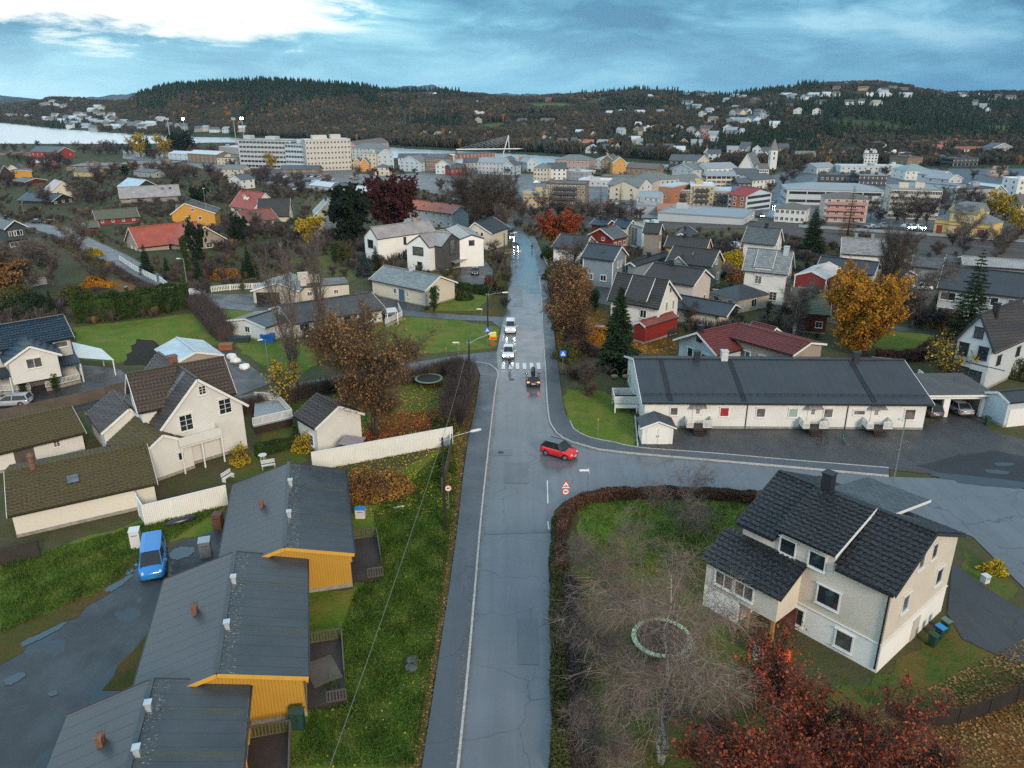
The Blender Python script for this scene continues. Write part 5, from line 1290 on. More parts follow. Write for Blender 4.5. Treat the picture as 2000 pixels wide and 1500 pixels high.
r,i=house((287,867),(8,922),(325,940),None,zr=4.3,ze=2.5,wall=plain('cream_painted_brick',(.64,.60,.52),.8,var=.06,scale=4),roof=R_MOSS,label='long low cream garage with thick green moss on its roof and one skylight',cat='garage',name='garage',oh=.3,ohe=.45,skylights=[(.44,.5,1.1,1.2)],win={'D':[(.8,1.6,.7,.7)]},foot=2)
k=MB();k.tube([(-i['hl']+2.3,.3*i['sc'],4.0),(-i['hl']+2.3,.3*i['sc'],5.5)],.28,10);k.tube([(-i['hl']+2.3,.3*i['sc'],5.5),(-i['hl']+2.3,.3*i['sc'],5.75)],[.34,.2],10);k.obj('chimney',M_BRICKC,r)
r,i=house((140,793),(-60,838),(161,846),None,zr=4.0,ze=2.4,wall=W_WHITE,roof=R_MOSS,label='white outbuilding with a mossy brown roof at the left edge, table set outside',cat='outbuilding',name='outbuilding',oh=.3,ohe=.6,win={'C':[(.72,1.7,.6,.6,'g')]},doors=[('C',.38,.1,1.6,2.,M_GREYWOOD,False)])
r,i=house((124,615),(-60,645),(146,658),None,zr=8.3,ze=5.9,wall=plain('pale_grey_render',(.46,.44,.41),.8,var=.05),roof=R_BLUET,label='pale grey house with glossy blue-black tiles, a front gable and a porch',name='gabled_house',win={'C':[(.88,5.1,1.6,.7,'1')]},ohe=.5)
GH=r
wing(GH,(57,676),(45,655),(118,688),(6,707),zr=7.0,ze=5.2,wall=W_WHITE,roof=R_BLUET,win={'A':[(.5,4.6,1.7,1.2,'2')]},foot=-2.2,found=None,oh=.4)
def tilted(name,pts,mat,label=None,parent=None,th=.12,cat=None,posts=None,postmat=None,grp=None,roofname='roof'):
 """canopy: roof sheet through points given with their height, on posts"""
 zg=gp(pts[0][0],pts[0][1]).z;W=[up(x,y,zg+z)for x,y,z in pts];c=sum(W,Vector())/len(W);c.z=T(c.x,c.y)
 o=tag(empty(name,c),label,cat,grp)if parent is None else parent
 M=None
 if parent is not None:M=(Matrix.Translation(parent.location)@Matrix.Rotation(parent.rotation_euler.z,4,'Z')).inverted()@Matrix.Translation(c)
 mb=MB();mb.slab([q-c for q in W],th);mb.obj(roofname,mat,o,M=M)
 if posts:
  for k in posts:q=W[k]*.94+c*.06;q=Vector((q.x,q.y,W[k].z));pm=MB();pm.box((q.x-c.x,q.y-c.y,(q.z-c.z-th-.3)/2),(.13,.13,q.z-c.z-th+.3-.1));pm.obj('post',postmat or M_TRIM,o,M=M)
 return o
tilted('porch',[(104,677,4.0),(137,673,4.0),(158,708,2.9),(114,716,2.9)],R_BLUET,parent=GH,posts=[2,3],roofname='porch_roof')
tilted('porch',[(-30,705,4.0),(2,700,4.0),(20,735,2.9),(-10,742,2.9)],R_BLUET,parent=GH,posts=[2,3],roofname='porch_roof')
def px_rail(px,z,h,label,name='porch_railing',par=None):
 P=[gp(*q)for q in px];o0=P[0];o=tag(empty(name,o0),label,'railing');m=MB()
 for a,b in zip(P,P[1:]):railing(m,((a-o0).x,(a-o0).y),((b-o0).x,(b-o0).y),h,z,.16,.06)
 m.obj('balusters',M_TRIM,o);m=MB()
 for a,b in zip(P,P[1:]):m.bar(a-o0+Vector((0,0,z/2-.1)),b-o0+Vector((0,0,z/2-.1)),.1,z+.1)
 m.obj('porch_base',M_CONC,o);return o
px_rail([(0,772),(62,768)],.5,.9,'white porch railing left of the steps of the pale grey house')
px_rail([(92,765),(158,748),(150,735)],.5,.9,'white porch railing right of the steps of the pale grey house')
tilted('carport',[(140,668,3.0),(198,681,2.6),(223,703,2.4),(150,698,2.8)],plain('translucent_roof_sheet',(.55,.58,.58),.3),'white open carport with a thin translucent roof beside the pale grey house',th=.06,cat='carport',posts=[0,1,2,3])
r,i=house((382,687),(345,659),(329,706),(438,693),zr=3.9,ze=2.7,wall=W_BEIGE,roof=R_METB,label='beige double garage with a pale blue metal roof behind the white house',cat='garage',name='garage',oh=.2,ohe=.3,doors=[('B',.5,.05,2.4,2.,M_TRIM,False)])
r,i=house((662,793),(617,769),(616,838),(718,811),zr=5.1,ze=3.3,wall=W_WHITE,roof=R_BROWN,label='small white gabled outbuilding with brown tiles beside the long white fence',cat='outbuilding',name='outbuilding',oh=.35,ohe=.35,win={'C':[(.6,1.3,1.6,1.2,'g')]},foot=2.2)
gh=gp(690,893);o=tag(empty('greenhouse_frame',gh,-.3),'small lean-to cold frame with pinkish plastic roof by the white outbuilding','greenhouse');m=MB()
for x in(-1.1,1.1):
 for y in(-.7,.7):m.box((x,y,.9+(.15 if y>0 else 0)),(.07,.07,1.8+(.3 if y>0 else 0)))
m.obj('frame',plain('purple_brown_wood',(.10,.06,.06),.7),o);m=MB();m.slab([(-1.25,-.85,1.8),(1.25,-.85,1.8),(1.25,.85,2.15),(-1.25,.85,2.15)],.04);m.obj('roof_sheet',plain('pinkish_plastic',(.28,.22,.23),.25),o)
r,i=house((725,570),(544,597),(753,603),None,zr=4.5,ze=2.7,wall=W_WHITEV,roof=roofmat('grey_brown_tile_roof',(.055,.052,.05),'slate',.2,(.09,.085,.06),.6),Lmax=20,label='long low white bungalow with grey roof behind the bare poplars',cat='bungalow',name='bungalow',chim=[(.42,-.3,.7,M_GREYC,.9)],win={'C':[(.12,1.6,1.6,1.1),(.26,1.3,.9,1.9,'1'),(.42,1.6,1.8,1.2,'2'),(.6,1.55,1.5,1.3,'1'),(.68,1.5,1.4,1.5,'1'),(.76,1.5,1.4,1.5,'1'),(.84,1.5,1.3,1.4,'1')]},ohe=.9)
wing(r,(530,606),(478,622),(557,627),None,zr=3.5,ze=2.6,wall=W_WHITEV,roof=R_FELT,win={'B':[(.5,1.6,1.,.9)],'C':[(.45,1.7,.3,.4,'1')]},oh=.3)
px_rail([(753,640),(786,625),(778,608)],.6,.9,'white terrace railing at the right end of the long low bungalow','terrace_railing')
px_rail([(520,668),(640,640)],.2,.9,'white terrace railing in front of the long low bungalow','terrace_railing')
o=tilted('parasol_roof',[(752,602,2.7),(772,600,2.7),(777,608,2.5),(756,611,2.5)],plain('pale_awning',(.55,.5,.5),.5),'pale flat awning over the bungalow terrace',th=.05,cat='awning',posts=[0,1,2,3])
r,i=house((541,552),(567,533),(484,571),(582,571),zr=4.3,ze=2.7,wall=W_CREAMV,roof=R_GREEN,label='cream double carport with a green-grey gabled roof, dark car inside',cat='carport',name='carport',oh=.4,ohe=.4,doors=[('A',.68,.0,4.2,2.2,M_OPENSHADE,False,'garage_opening')])  # solid panel in the front wall, coloured as the shaded bay
block((580,590),(683,582),2.7,6,W_CREAMV,R_FELTB,'low cream link building with a flat dark roof between carport and slate-roofed house','outbuilding','outbuilding',floors=1,cols=2,parapet=False,ww=.8,wh=.7)
r,i=house((860,539),(750,518),(827,568),(897,552),zr=5.4,ze=3.3,wall=W_CREAM,roof=R_SLATE,label='cream bungalow with a big grey slate roof and blue front door above the lawn',cat='bungalow',name='bungalow',chim=[(.5,-.2,.8,plain('pale_chimney',(.5,.48,.46),.7),.9)],win={'C':[(.45,1.9,.8,.9),(.68,1.8,.6,1.)],'A':[]},doors=[('C',.57,.3,1.2,2.1,plain('blue_door',(.05,.12,.17),.5),False)],skylights=[],foot=2.5)
r,i=house((723,444),(838,429),(746,466),(710,461),zr=8.6,ze=6.0,wall=W_REND,roof=R_METAL,label='modern white two-storey house with brown-grey metal roof left of its grey twin',name='modern_house',trim=M_DTRIM,win={'A':[(.45,4.4,2.2,1.8,'1')],'C':[(.55,4.6,.7,1.7,'1'),(.2,4.8,1.,1.,'1')]},oh=.15,ohe=.15,doors=[('C',.5,.2,1.2,2.1,M_BLACKPL)],chim=[(.25,-.2,.8,M_GREYC,.6)],foot=3)
r,i=house((819,459),(868,448),(849,481),(795,477),zr=8.4,ze=5.8,wall=W_REND,roof=R_METAL,label='modern white and charcoal house with tall gable window nearest the main road',name='modern_house',trim=M_DTRIM,win={'A':[(.5,4.6,3.0,1.7,'1'),(.55,1.5,1.2,1.,'1')]},oh=.12,ohe=.12,foot=3,wtrim=M_DTRIM)
wing(r,(882,456),(850,452),(865,482),(899,471),zr=8.4,ze=5.9,wall=C_('charcoal_boards',(.07,.066,.066)),roof=R_METAL,trim=M_DTRIM,win={'A':[(.5,5.2,1.8,3.4,'1')]},oh=.12,ohe=.12,wtrim=M_DTRIM)
tilted('carport',[(872,507,2.9),(899,498,2.9),(917,504,2.7),(890,514,2.7)],R_METAL,'small dark metal carport canopy against the modern charcoal gable',cat='carport',posts=[0,1,2,3],postmat=M_DTRIM)
r,i=house((921,458),(893,438),(896,467),(922,452),zr=8.2,ze=5.8,wall=W_REND,roof=R_METAL,label='modern white house half hidden behind the charcoal gabled one, brown panels',name='modern_house',trim=M_DTRIM,oh=.12,ohe=.12,win={'A':[(.5,5,1.2,1.,'1')]},foot=3)
r,i=house((927,434),(878,424),(909,452),(962,456),zr=7.8,ze=5.0,wall=W_CREAM,roof=R_DARKT,yawcd=True,Lmax=12,label='cream two-storey house with black roof beside the main road, four small gable windows',win={'A':[(.38,4.5,.8,.9,'1'),(.6,4.7,.8,.9,'1'),(.35,1.8,.7,.9,'1'),(.62,2.,.8,.9,'1')]},chim=[(.5,0,.8)],foot=3)
r,i=house((900,401),(800,389),(890,419),(916,415),zr=8.2,ze=5.2,wall=W_LBLUE,roof=R_ORANGE,Lmax=27,label='long pale house with bright orange tile roof and three small white dormers',cat='apartment building',name='apartment_building',win={'C':(7,2,(.9,1.))},foot=3,chim=[(.45,0,.6),(.8,0,.6)])
for t in(.15,.38,.7):cross_gable(r,i,t,'C',1.8,-2.2,7.4,6.4,W_REND,R_ORANGE)
r=block((812,440),(866,436),4.8,9,W_YEL2,R_DBROWN,'orange-yellow house with a dark hipped roof in front of the long orange roof','house','hipped_house',floors=2,cols=3,rtype='hip',rise=2.6)
r,i=house((640,394),(598,386),(613,428),(666,426),zr=11.5,ze=7.2,wall=W_CREAM,roof=R_SLATEL,Lmax=13,yawcd=True,label='tall cream house with a frosty blue slate roof left of the big dark evergreen',name='tall_house',win={'A':[(.35,8.9,.6,.9),(.3,5.8,.8,1.3),(.6,5.8,.8,1.2),(.45,2.4,.9,1.2),(.8,2.3,.9,1.)],'C':(3,2)},chim=[(.25,.3,.8),(.55,.3,.8)],foot=3)
r,i=house((567,387),(503,388),(543,423),(587,403),zr=8.3,ze=4.8,wall=W_CREAM,roof=R_DBROWN,label='cream gabled house with dark brown roof left of the slate-roofed tall house',win={'A':[(.5,5.2,1.1,1.2),(.3,2.,1.,1.2)]},foot=3)
r,i=house((529,406),(462,412),(547,436),None,zr=5.2,ze=3.0,wall=W_CREAMV,roof=R_RBROWN,label='low cream house with red-brown tiles and an attached carport',cat='bungalow',name='bungalow',doors=[('A',.5,0,3.5,2.1,M_OPENSHADE,False,'garage_opening')],foot=3)  # carport bay is a flat panel with its inner shade painted on
r,i=house((518,377),(470,371),(486,409),None,zr=8.4,ze=5.0,wall=W_WHITE,roof=R_RED,label='white house with bright red tiles, a red chimney and a white dormer',win={'A':(2,2),'C':(3,1)},chim=[(.12,.3,.9,W_RED)],foot=3)
cross_gable(r,i,.45,'C',2.6,-2.6,7.6,6.8,W_REND,R_RED)
r,i=house((360,397),(298,379),(309,436),(405,433),zr=9.0,ze=5.2,wall=W_YEL2,roof=R_DBROWN,yawcd=True,Lmax=13,label='orange-yellow gabled house with a mossy dark roof behind the orange-roofed bungalow',win={'A':[(.5,6.6,.9,.8),(.35,3.6,1.,1.),(.65,3.7,1.,1.)],'C':(3,1)},chim=[(.35,0,.9)],foot=3)
cross_gable(r,i,.45,'C',4.5,-1.0,7.8,6.0,W_YEL2,R_GREENM,win=False)
r,i=house((180,411),(266,405),(195,429),None,zr=5.2,ze=3.2,wall=W_RED,roof=R_GREENM,label='long red outbuilding with a green mossy roof and white-trimmed gable',cat='outbuilding',name='outbuilding',win={'C':(4,1,(.8,.8)),'A':[(.5,1.6,.8,.9)]},foot=3)
r,i=house((147,434),(190,431),(160,446),None,zr=3.6,ze=2.4,wall=W_DRED,roof=R_GREENM,label='small dark red shed with a mossy roof and open gate by the lane',cat='shed',name='shed',foot=3)
r,i=house((250,445),(385,432),(272,485),None,zr=6.4,ze=3.5,wall=W_BEIGE,roof=roofmat('terracotta_pantile_roof',(.42,.085,.045),'tile',0,rough=.5),label='beige L-shaped bungalow with bright terracotta tiles above the curved white fence',cat='bungalow',name='bungalow',win={'C':[(.3,1.8,1.5,1.3,'g'),(.55,1.6,.9,1.6,'1')],'A':[(.4,1.6,.8,.6),(.7,1.6,.8,.6)]},foot=3,ohe=.7,chim=[(.8,0,.8,M_BRICKC)])
wing(r,(399,442),(345,434),(362,481),(446,479),zr=6.5,ze=3.5,wall=W_BEIGE,roof=MATS[('r','terracotta_pantile_roof')],win={'A':[(.4,1.8,2.,1.3,'g')]},oh=.8,ohe=.6,foot=3)
r,i=house((118,384),(60,370),(30,392),None,zr=4.8,ze=3.4,wall=W_DARK,roof=R_FELTB,label='wide black bungalow with a shallow grey roof at the top of the wet lane',cat='bungalow',name='bungalow',win={'A':(3,1,(1.4,.8))},chim=[(.35,0,.8)],foot=3)
r,i=house((121,354),(106,350),(92,372),(160,371),zr=8.2,ze=5.2,wall=W_CREAM,roof=plain('patchy_pink_roof',(.40,.34,.34),.5,var=.3),label='cream gabled house with patchy pale roof behind the black bungalow',win={'A':[(.4,6.4,.7,.7),(.75,4.2,.8,.8)]},foot=3)
r,i=house((348,360),(218,368),(362,382),None,zr=7.0,ze=4.2,wall=W_TAUPE,roof=R_METAL,Lmax=26,yawA=True,label='long house with a grey standing-seam roof and two pale skylights',win={'C':(4,1,(1.2,.7)),'B':[(.5,2,.9,1.1)]},skylights=[(.72,.3,1.2,1.2),(.85,.3,1.2,1.2)],foot=3)
r,i=house((285,351),(250,347),(228,368),None,zr=6,ze=4,wall=W_DARK,roof=R_METB,label='house with a pale blue sheet roof behind the long seam-roofed house',foot=3)
r,i=house((28,430),(20,421),(91,450),(-50,468),zr=8.2,ze=6.0,wall=W_TEAL,roof=R_FELT,Lmax=12,yawcd=True,label='dark teal house with a long balcony and two white-framed windows at the left edge',win={'A':[(.56,4.5,1.5,1.3,'1'),(.68,4.5,1.5,1.3,'1'),(.4,4.3,1.2,1.5,'1'),(.28,4.3,1.2,1.5,'1'),(.3,1.5,2,1.2),(.7,1.5,2,1.2)]},foot=4,oh=1.0,chim=[(.5,0,.8)])
mb=MB();mb.box((i['wx']+.8,0,3.0),(1.6,14,.15));mb.box((i['wx']+1.58,0,3.5),(.08,14,.95));mb.obj('balcony',W_TEAL,r)
r,i=house((22,322),(16,318),(48,341),(-12,342),zr=7.5,ze=5,wall=W_CREAM,roof=R_DBROWN,Lmax=11,yawcd=True,label='pale yellow gabled house far left beside a dark brown one',win={'A':(2,2)},foot=4)
r,i=house((37,382-50),(36,328),(14,360),None,zr=5,ze=4,wall=W_YEL2,roof=R_DBROWN,label='small yellow annexe beneath the pale yellow gabled house',foot=4)
r,i=house((-5,325),(-30,320),(18,350),None,zr=9,ze=6,wall=W_BROWN,roof=R_DBROWN,label='dark brown gabled house cut by the left edge of the view',win={'A':(2,2)},foot=4)
r,i=house((69,348),(42,346),(74,358),None,zr=3.5,ze=2.4,wall=W_DRED,roof=R_FELTB,label='low red shed with flat grey roof left of the wide black bungalow',cat='shed',name='shed',foot=3)
r,i=house((1766,703),(1237,700),(1812,790),None,zr=6.0,ze=3.5,wall=W_WHITEV,roof=R_FELTB,Lmax=40,hwr=(2,10),label='long white row house with charcoal felt roof, three doors and white entrance stairs',cat='row house',name='row_house',oh=.5,ohe=.6,win={'C':[(.105,2.2,.85,.9,'1'),(.285,2.15,1.,1.05,'1',False,None,plain('red_curtain',(.30,.02,.03),.3)),(.415,2.1,1.,1.05,'1'),(.53,2.1,1.,1.05,'1',False,None,plain('pale_green_blind',(.28,.38,.36),.3)),(.655,2.1,1.,1.05,'1'),(.765,2.2,1.3,.5,'1'),(.945,2.0,1.2,1.25,'1')]},doors=[('C',.19,.75),('C',.60,.75),('C',.825,.75)],chim=[(.235,.1,1.0),(.335,.1,1.1,plain('white_chimney',(.5,.5,.5),.6),.8),(.82,.1,1.0)],foot=2)
RH,RI=r,i;hl=i['hl'];sg=i['sc'];wy=i['ys'][sg][0];we,ee=i['sides'][sg]
for t in(.10,.355,.80):
 mb=MB();x=-hl+i['L']*t
 for k in range(26):f=.05+.9*k/25;mb.box((x,sg*we*f,6.0-2.5*f+.07),(.5,.07,.04))
 for dx in(-.25,.25):mb.bar((x+dx,sg*we*.04,6.0-.06),(x+dx,sg*we*.96,6.0-2.4+.06),.06,.04)
 mb.obj('roof_ladder',M_GUT,r)
mb=MB()
for k in range(38):x=-hl+.6+(i['L']-1.2)*k/37;mb.bar((x,sg*we*.83,6.0-2.5*.83),(x,sg*we*.83,6.0-2.5*.83+.28),.05,.05)
for zz in(.12,.22):mb.bar((-hl+.3,sg*we*.83,6.0-2.5*.83+zz),(hl-.3,sg*we*.83,6.0-2.5*.83+zz),.04,.03)
mb.obj('snow_guard',M_GUT,r)
for t in(.365,.722):
 mb=MB();x=-i['wx']+2*i['wx']*t;mb.bar((x,sg*(wy+.06),3.3),(x,sg*(wy+.06),.1),.09,.09,upv=(1,0,0));mb.obj('downpipe',M_GUT,r)
for n_,t in enumerate((.19,.60,.825)):
 x=-i['wx']+2*i['wx']*t;mb=MB();mb.slab([(x-.85,sg*(wy+.02),3.12),(x+.85,sg*(wy+.02),3.12),(x+.85,sg*(wy+.95),2.95),(x-.85,sg*(wy+.95),2.95)],.07);mb.obj('door_canopy',R_METAL,r)
 mb=MB();mb.box((x,sg*(wy+.75),.62),(2.9,1.5,.12));stairs(mb,x-.15,sg*(wy+1.5),.68,1.15,4,sg);mb.obj('entrance_steps',M_DECK,r)
 mb=MB();z=.68;yo=sg*(wy+1.45)
 railing(mb,(x-1.45,sg*wy),(x-1.45,yo),.95,z,.13,.08);railing(mb,(x-1.45,yo),(x-.75,yo),.95,z,.13,.08);railing(mb,(x+.45,yo),(x+1.45,yo),.95,z,.13,.08);railing(mb,(x+1.45,sg*wy),(x+1.45,yo),.95,z,.13,.08)
 mb.obj('stair_railing',M_TRIM,r)
x0,x1=-i['wx']-3.0,-i['wx']-.02
mb=MB();y0,y1=sg*(wy-4.6),sg*(wy-7.6)
dz=1.2;mb.box(((x0+x1)/2,(y0+y1)/2,dz),(x1-x0,abs(y1-y0),.14));mb.obj('terrace_floor',M_DECK,r)
mb=MB();railing(mb,(x0,y0),(x1,y0),.95,dz,.12,.09);railing(mb,(x0,y0),(x0,y1),.95,dz,.12,.09);railing(mb,(x0,y1),(x1,y1),.95,dz,.12,.09);mb.box(((x0+x1)/2,y0,dz-.3),(x1-x0,.05,.5));mb.obj('terrace_railing',M_TRIM,r)
for a in(x0+.1,x1-.2):
 for b in(y0,y1):mb=MB();mb.box((a,b,dz/2-.3),(.14,.14,dz+.6));mb.obj('terrace_post',M_TRIM,r)
o=tag(empty('garden_shed',gp(1283,868),0.0),'small white shed with double doors before the left end of the row house','shed');m=MB();m.prism([(-1.75,0),(1.75,0),(1.75,2.6),(-1.75,2.6)],-.1,2.1);m.face([(-1.75,-.001,2.1),(1.75,-.001,2.1),(0,-.001,2.75)]);m.obj('wall',W_WHITEV,o)
m=MB();m.slab([(0,-.25,2.95),(0,2.8,2.95),(2.05,2.8,2.12),(2.05,-.25,2.12)],.1);m.slab([(0,-.25,2.95),(0,2.8,2.95),(-2.05,2.8,2.12),(-2.05,-.25,2.12)],.1);m.obj('roof',R_FELTB,o)
m=MB();m.bar((0,-.28,2.88),(2.05,-.28,2.05),.05,.14);m.bar((0,-.28,2.88),(-2.05,-.28,2.05),.05,.14);m.obj('bargeboard',M_TRIM,o)
for sx in(-1,1):m=MB();m.box((sx*.62,-.03,1.0),(1.2,.05,1.95));d=m.obj('door',M_TRIM,o);m=MB();m.box((sx*.12,-.08,1.05),(.05,.05,.2));m.obj('handle',M_BLACKPL,d)
o=tag(empty('carport',gp(1845,815),.02),'white double carport with flat grey roof and two cars parked inside','carport');m=MB()
for x in(-4.6,-.05,4.6):m.box((x,.25,1.25),(.75 if x>-4 else .4,.4,2.5))
m.box((0,.25,2.65),(9.9,.4,.55));m.obj('pillar',W_REND,o);m=MB();m.box((0,6.2,1.3),(9.6,.2,2.6));m.box((4.7,3.2,1.3),(.2,5.9,2.6));m.box((-4.7,3.2,1.3),(.2,5.9,2.6));m.box((0,3.2,1.3),(.15,5.6,2.6));m.obj('wall',W_BEIGE,o)
m=MB();m.slab([(-5.8,-.5,3.1),(5.6,-.5,3.1),(5.4,6.8,3.3),(-5.6,6.8,3.3)],.14);m.obj('roof',roofmat('grey_brown_felt',(.085,.08,.078),'felt',0,rough=.6),o);m=MB();m.bar((-5.8,-.52,3.0),(5.6,-.52,3.0),.05,.2);m.obj('fascia',M_TRIM,o)
W_FG=C_('cream_horizontal_boards',(.74,.66,.56),False,.16)
r,i=house((1831,1041),(1521,920),(1732,1156),(1899,1049),zr=9.3,ze=6.7,wall=W_FG,roof=R_BLACK,trim=M_DTRIM,wtrim=M_TRIM,label='big cream two-storey house with glossy black tiles beside the bare birch',name='two_storey_house',oh=.35,ohe=.45,found=None,foot=2.5,win={'A':[(.42,7.2,.85,1.2,'1'),(.62,7.3,.85,1.2,'1'),(.22,4.2,1.05,1.3,'1'),(.75,4.5,.95,1.3,'1')],'C':[(.64,3.9,1.6,1.4,'1'),(.46,1.15,1.0,1.3,'1'),(.78,1.15,1.2,1.3,'1')]},doors=[('A',.47,-.3,.9,2.0,plain('cream_door',(.5,.45,.38),.6),False)],chim=[(.33,-.2,1.3,M_CHIM,.75)],wstyle='1',cut=(.27,.655))
FG,FI=r,i;hl,sg=i['hl'],i['sc'];wy=i['ys'][sg][0];we,ee=i['sides'][sg];wx=i['wx'];yo=-sg*i['ys'][-sg][0]
m=MB();m.prism([(-wx-.03,min(sg*(wy+.03),yo)),(wx+.03,min(sg*(wy+.03),yo)),(wx+.03,max(sg*(wy+.03),yo)),(-wx-.03,max(sg*(wy+.03),yo))],-2.5,.0);m.obj('foundation',W_REND,r)
m=MB();m.box((wx+.005,(sg*wy+yo)/2,1.15),(.03,abs(wy*sg-yo)-.02,2.3));m.box((0,sg*(wy+.005),1.15),(2*wx,.03,2.3));m.obj('plinth_render',W_REND,r)
m=MB();m.box((wx+.05,(sg*wy+yo)/2,2.32),(.1,abs(wy*sg-yo),.06));m.box((0,sg*(wy+.05),2.32),(2*wx,.1,.06));m.obj('drip_board',M_TRIM,r)
m=MB();m.bar((wx-.12,sg*(wy+.09),6.5),(wx-.12,sg*(wy+.09),.3),.1,.1,upv=(1,0,0));m.obj('downpipe',M_GUT,r)
xa,xb=-hl+i['L']*.27,-hl+i['L']*.655;zo=9.3+.14;eo=7.55;yw=wy+.05
m=MB();q=[(xa,0,zo),(xb,0,zo),(xb,sg*(we+.2),eo+.12),(xa,sg*(we+.2),eo+.12)];m.slab(q,.16);tilecover(m,q);m.obj('dormer_roof',R_BLACK,r)
m=MB();m.prism([(xa+.25,min(sg*2,sg*yw)),(xb-.25,min(sg*2,sg*yw)),(xb-.25,max(sg*2,sg*yw)),(xa+.25,max(sg*2,sg*yw))],6.0,[7.7 if abs(abs(y)-yw)<.01 else 8.75 for y in([min(sg*2,sg*yw)]*2+[max(sg*2,sg*yw)]*2)]);m.obj('dormer_wall',W_FG,r)
for x in(xa-.03,xb+.03):m=MB();m.bar((x,0,zo-.1),(x,sg*(we+.21),eo+.02),.05,.22);m.obj('bargeboard',M_DTRIM if x<0 else M_TRIM,r)
for x in(xa*.55+xb*.45-1.2,xa*.25+xb*.75-.3):add_window(r,(x,sg*yw,6.35),(0,sg,0),1.2,1.15,'1')
P=[up(1453,1031,5.6),up(1581,1115,5.6),up(1511,1172,4.1),up(1370,1090,4.1)]
Mi=(Matrix.Translation(r.location)@Matrix.Rotation(r.rotation_euler.z,4,'Z')).inverted();Q=[Mi@p for p in P]
ye=max(abs(Q[2].y),abs(Q[3].y));xl=min(q.x for q in Q);xr=(Q[1].x+Q[2].x)/2;ye=(abs(Q[2].y)+abs(Q[3].y))/2
m=MB();q=[(xl,sg*(wy+.06),5.7),(xr,sg*(wy+.06),5.7),(xr,sg*ye,4.15),(xl,sg*ye,4.15)];m.slab(q,.16);tilecover(m,q);m.obj('lower_roof',R_BLACK,r)
ywl=ye-.4;m=MB();ya,yb2=sorted((sg*(wy+.0),sg*ywl));hi=lambda y:5.5-(5.5-4.0)*(abs(y)-wy)/(ye-wy)
m.prism([(xl+.4,ya),(xr-.35,ya),(xr-.35,yb2),(xl+.4,yb2)],1.9,[hi(ya),hi(ya),hi(yb2),hi(yb2)]);m.obj('extension_wall',W_FG,r)
m=MB();m.prism([(xl+.4,ya),(xl+3.4,ya),(xl+3.4,yb2),(xl+.4,yb2)],-2,1.9);m.obj('lower_wall',W_REND,r)
for x in(xr-.6,xl+4.2):m=MB();m.box((x,sg*(ywl-.2),.4),(.22,.22,3.0));m.obj('timber_post',plain('honey_timber',(.42,.19,.05),.6),r)
m=MB();m.box(((xl+xr)/2+1.8,sg*(wy+.12),.6),(xr-xl-4.0,.1,2.6));m.obj('brick_panel',roofmat('red_brick_wall',(.20,.07,.045),'slate',0,rough=.8),r)
for t in(.3,.55):add_window(r,(xl+(xr-xl)*t,sg*ywl,3.1),(0,sg,0),1.5,1.1,'2')
mb=MB();yq=-sg*i['sides'][-sg][0]
xm0,xm1=-hl+i['L']*.30,-hl+i['L']*.72
mb.slab([(xm0,-sg*.4,9.0),(xm1,-sg*.4,9.0),(xm1,yq-sg*1.6,7.6),(xm0,yq-sg*1.6,7.6)],.15);mb.obj('rear_roof',R_SLATED,r)
mb=MB();mb.bar((xm1+.03,-sg*.4,8.9),(xm1+.03,yq-sg*1.6,7.5),.05,.2);mb.obj('rear_bargeboard',M_TRIM,r)
r,i=house((1915,614),(2075,572),(1830,682),(1967,715),zr=10.2,ze=5.6,wall=C_('icy_white_boards',(.56,.60,.62),True,.2),roof=R_DBROWN,trim=M_DTRIM,wtrim=M_DTRIM,yawcd=True,Lmax=13,label='pale blue-white house with steep brown roof and dark window frames, right edge',name='steep_roofed_house',win={'A':[(.45,7.7,1.,1.3,'g'),(.78,5.1,1.1,1.6,'g'),(.22,5.1,1.1,1.6,'1'),(.75,1.8,2.,1.7,'2'),(.3,1.8,1.4,1.4)],'D':(2,1)},chim=[(.72,-.4,1.0)],foot=3,oh=.3)
mb=MB();mb.box((i['wx']+.04,0,3.5),(.08,8.5,.1));mb.obj('drip_board',M_DTRIM,r)
r,i=house((1950,765),(2080,752),(1929,791),None,zr=4.0,ze=2.6,wall=C_('pale_blue_garage_boards',(.50,.57,.60),True,.2),roof=R_FELTB,label='pale blue double garage with a black roof at the right edge',cat='garage',name='garage',win={},doors=[('C',.80,0,2.6,2.1,M_TRIM,False,'garage_door'),('C',.5,0,2.6,2.1,M_TRIM,False,'garage_door')],oh=.2,ohe=.3,foot=2)
r,i=house((1843,518),(2075,541),(1817,561),None,zr=8.8,ze=5.9,wall=W_LBLUE,roof=R_FELTB,label='long pale two-storey house with a plain black roof behind the thin spruce',cat='apartment building',name='apartment_building',win={'C':[(.95,4.6,1.1,1.3,'1'),(.88,4.6,1.1,1.3,'1'),(.95,1.8,1.1,1.3,'1'),(.88,1.8,1.1,1.3,'1'),(.6,4.6,1.1,1.3,'1'),(.5,4.6,1.1,1.3,'1'),(.35,4.6,1.1,1.3,'1')]},foot=3)
r,i=house((1361,649),(1446,631),(1405,693),(1315,663),zr=5.4,ze=3.1,wall=W_LBLUE,roof=R_DRED,label='pale blue bungalow with oxblood red tiles just behind the long row house',cat='bungalow',name='bungalow',win={'A':[(.7,1.6,1.6,1.2,'2'),(.3,1.5,1.,1.8,'1')]},oh=.9,chim=[(.92,0,.9)],foot=2)
wing(r,(1585,669),(1440,631),(1556,696),(1626,688),zr=5.4,ze=3.3,wall=W_BEIGE,roof=R_DRED,win={'C':[(.35,1.8,1.6,1.,'2'),(.6,1.8,1.,1.,'2')]},foot=2)
wing(r,(1517,640),(1470,628),(1517,647),(1490,622),zr=5.1,ze=4.2,wall=W_BEIGE,roof=R_DRED,foot=2)
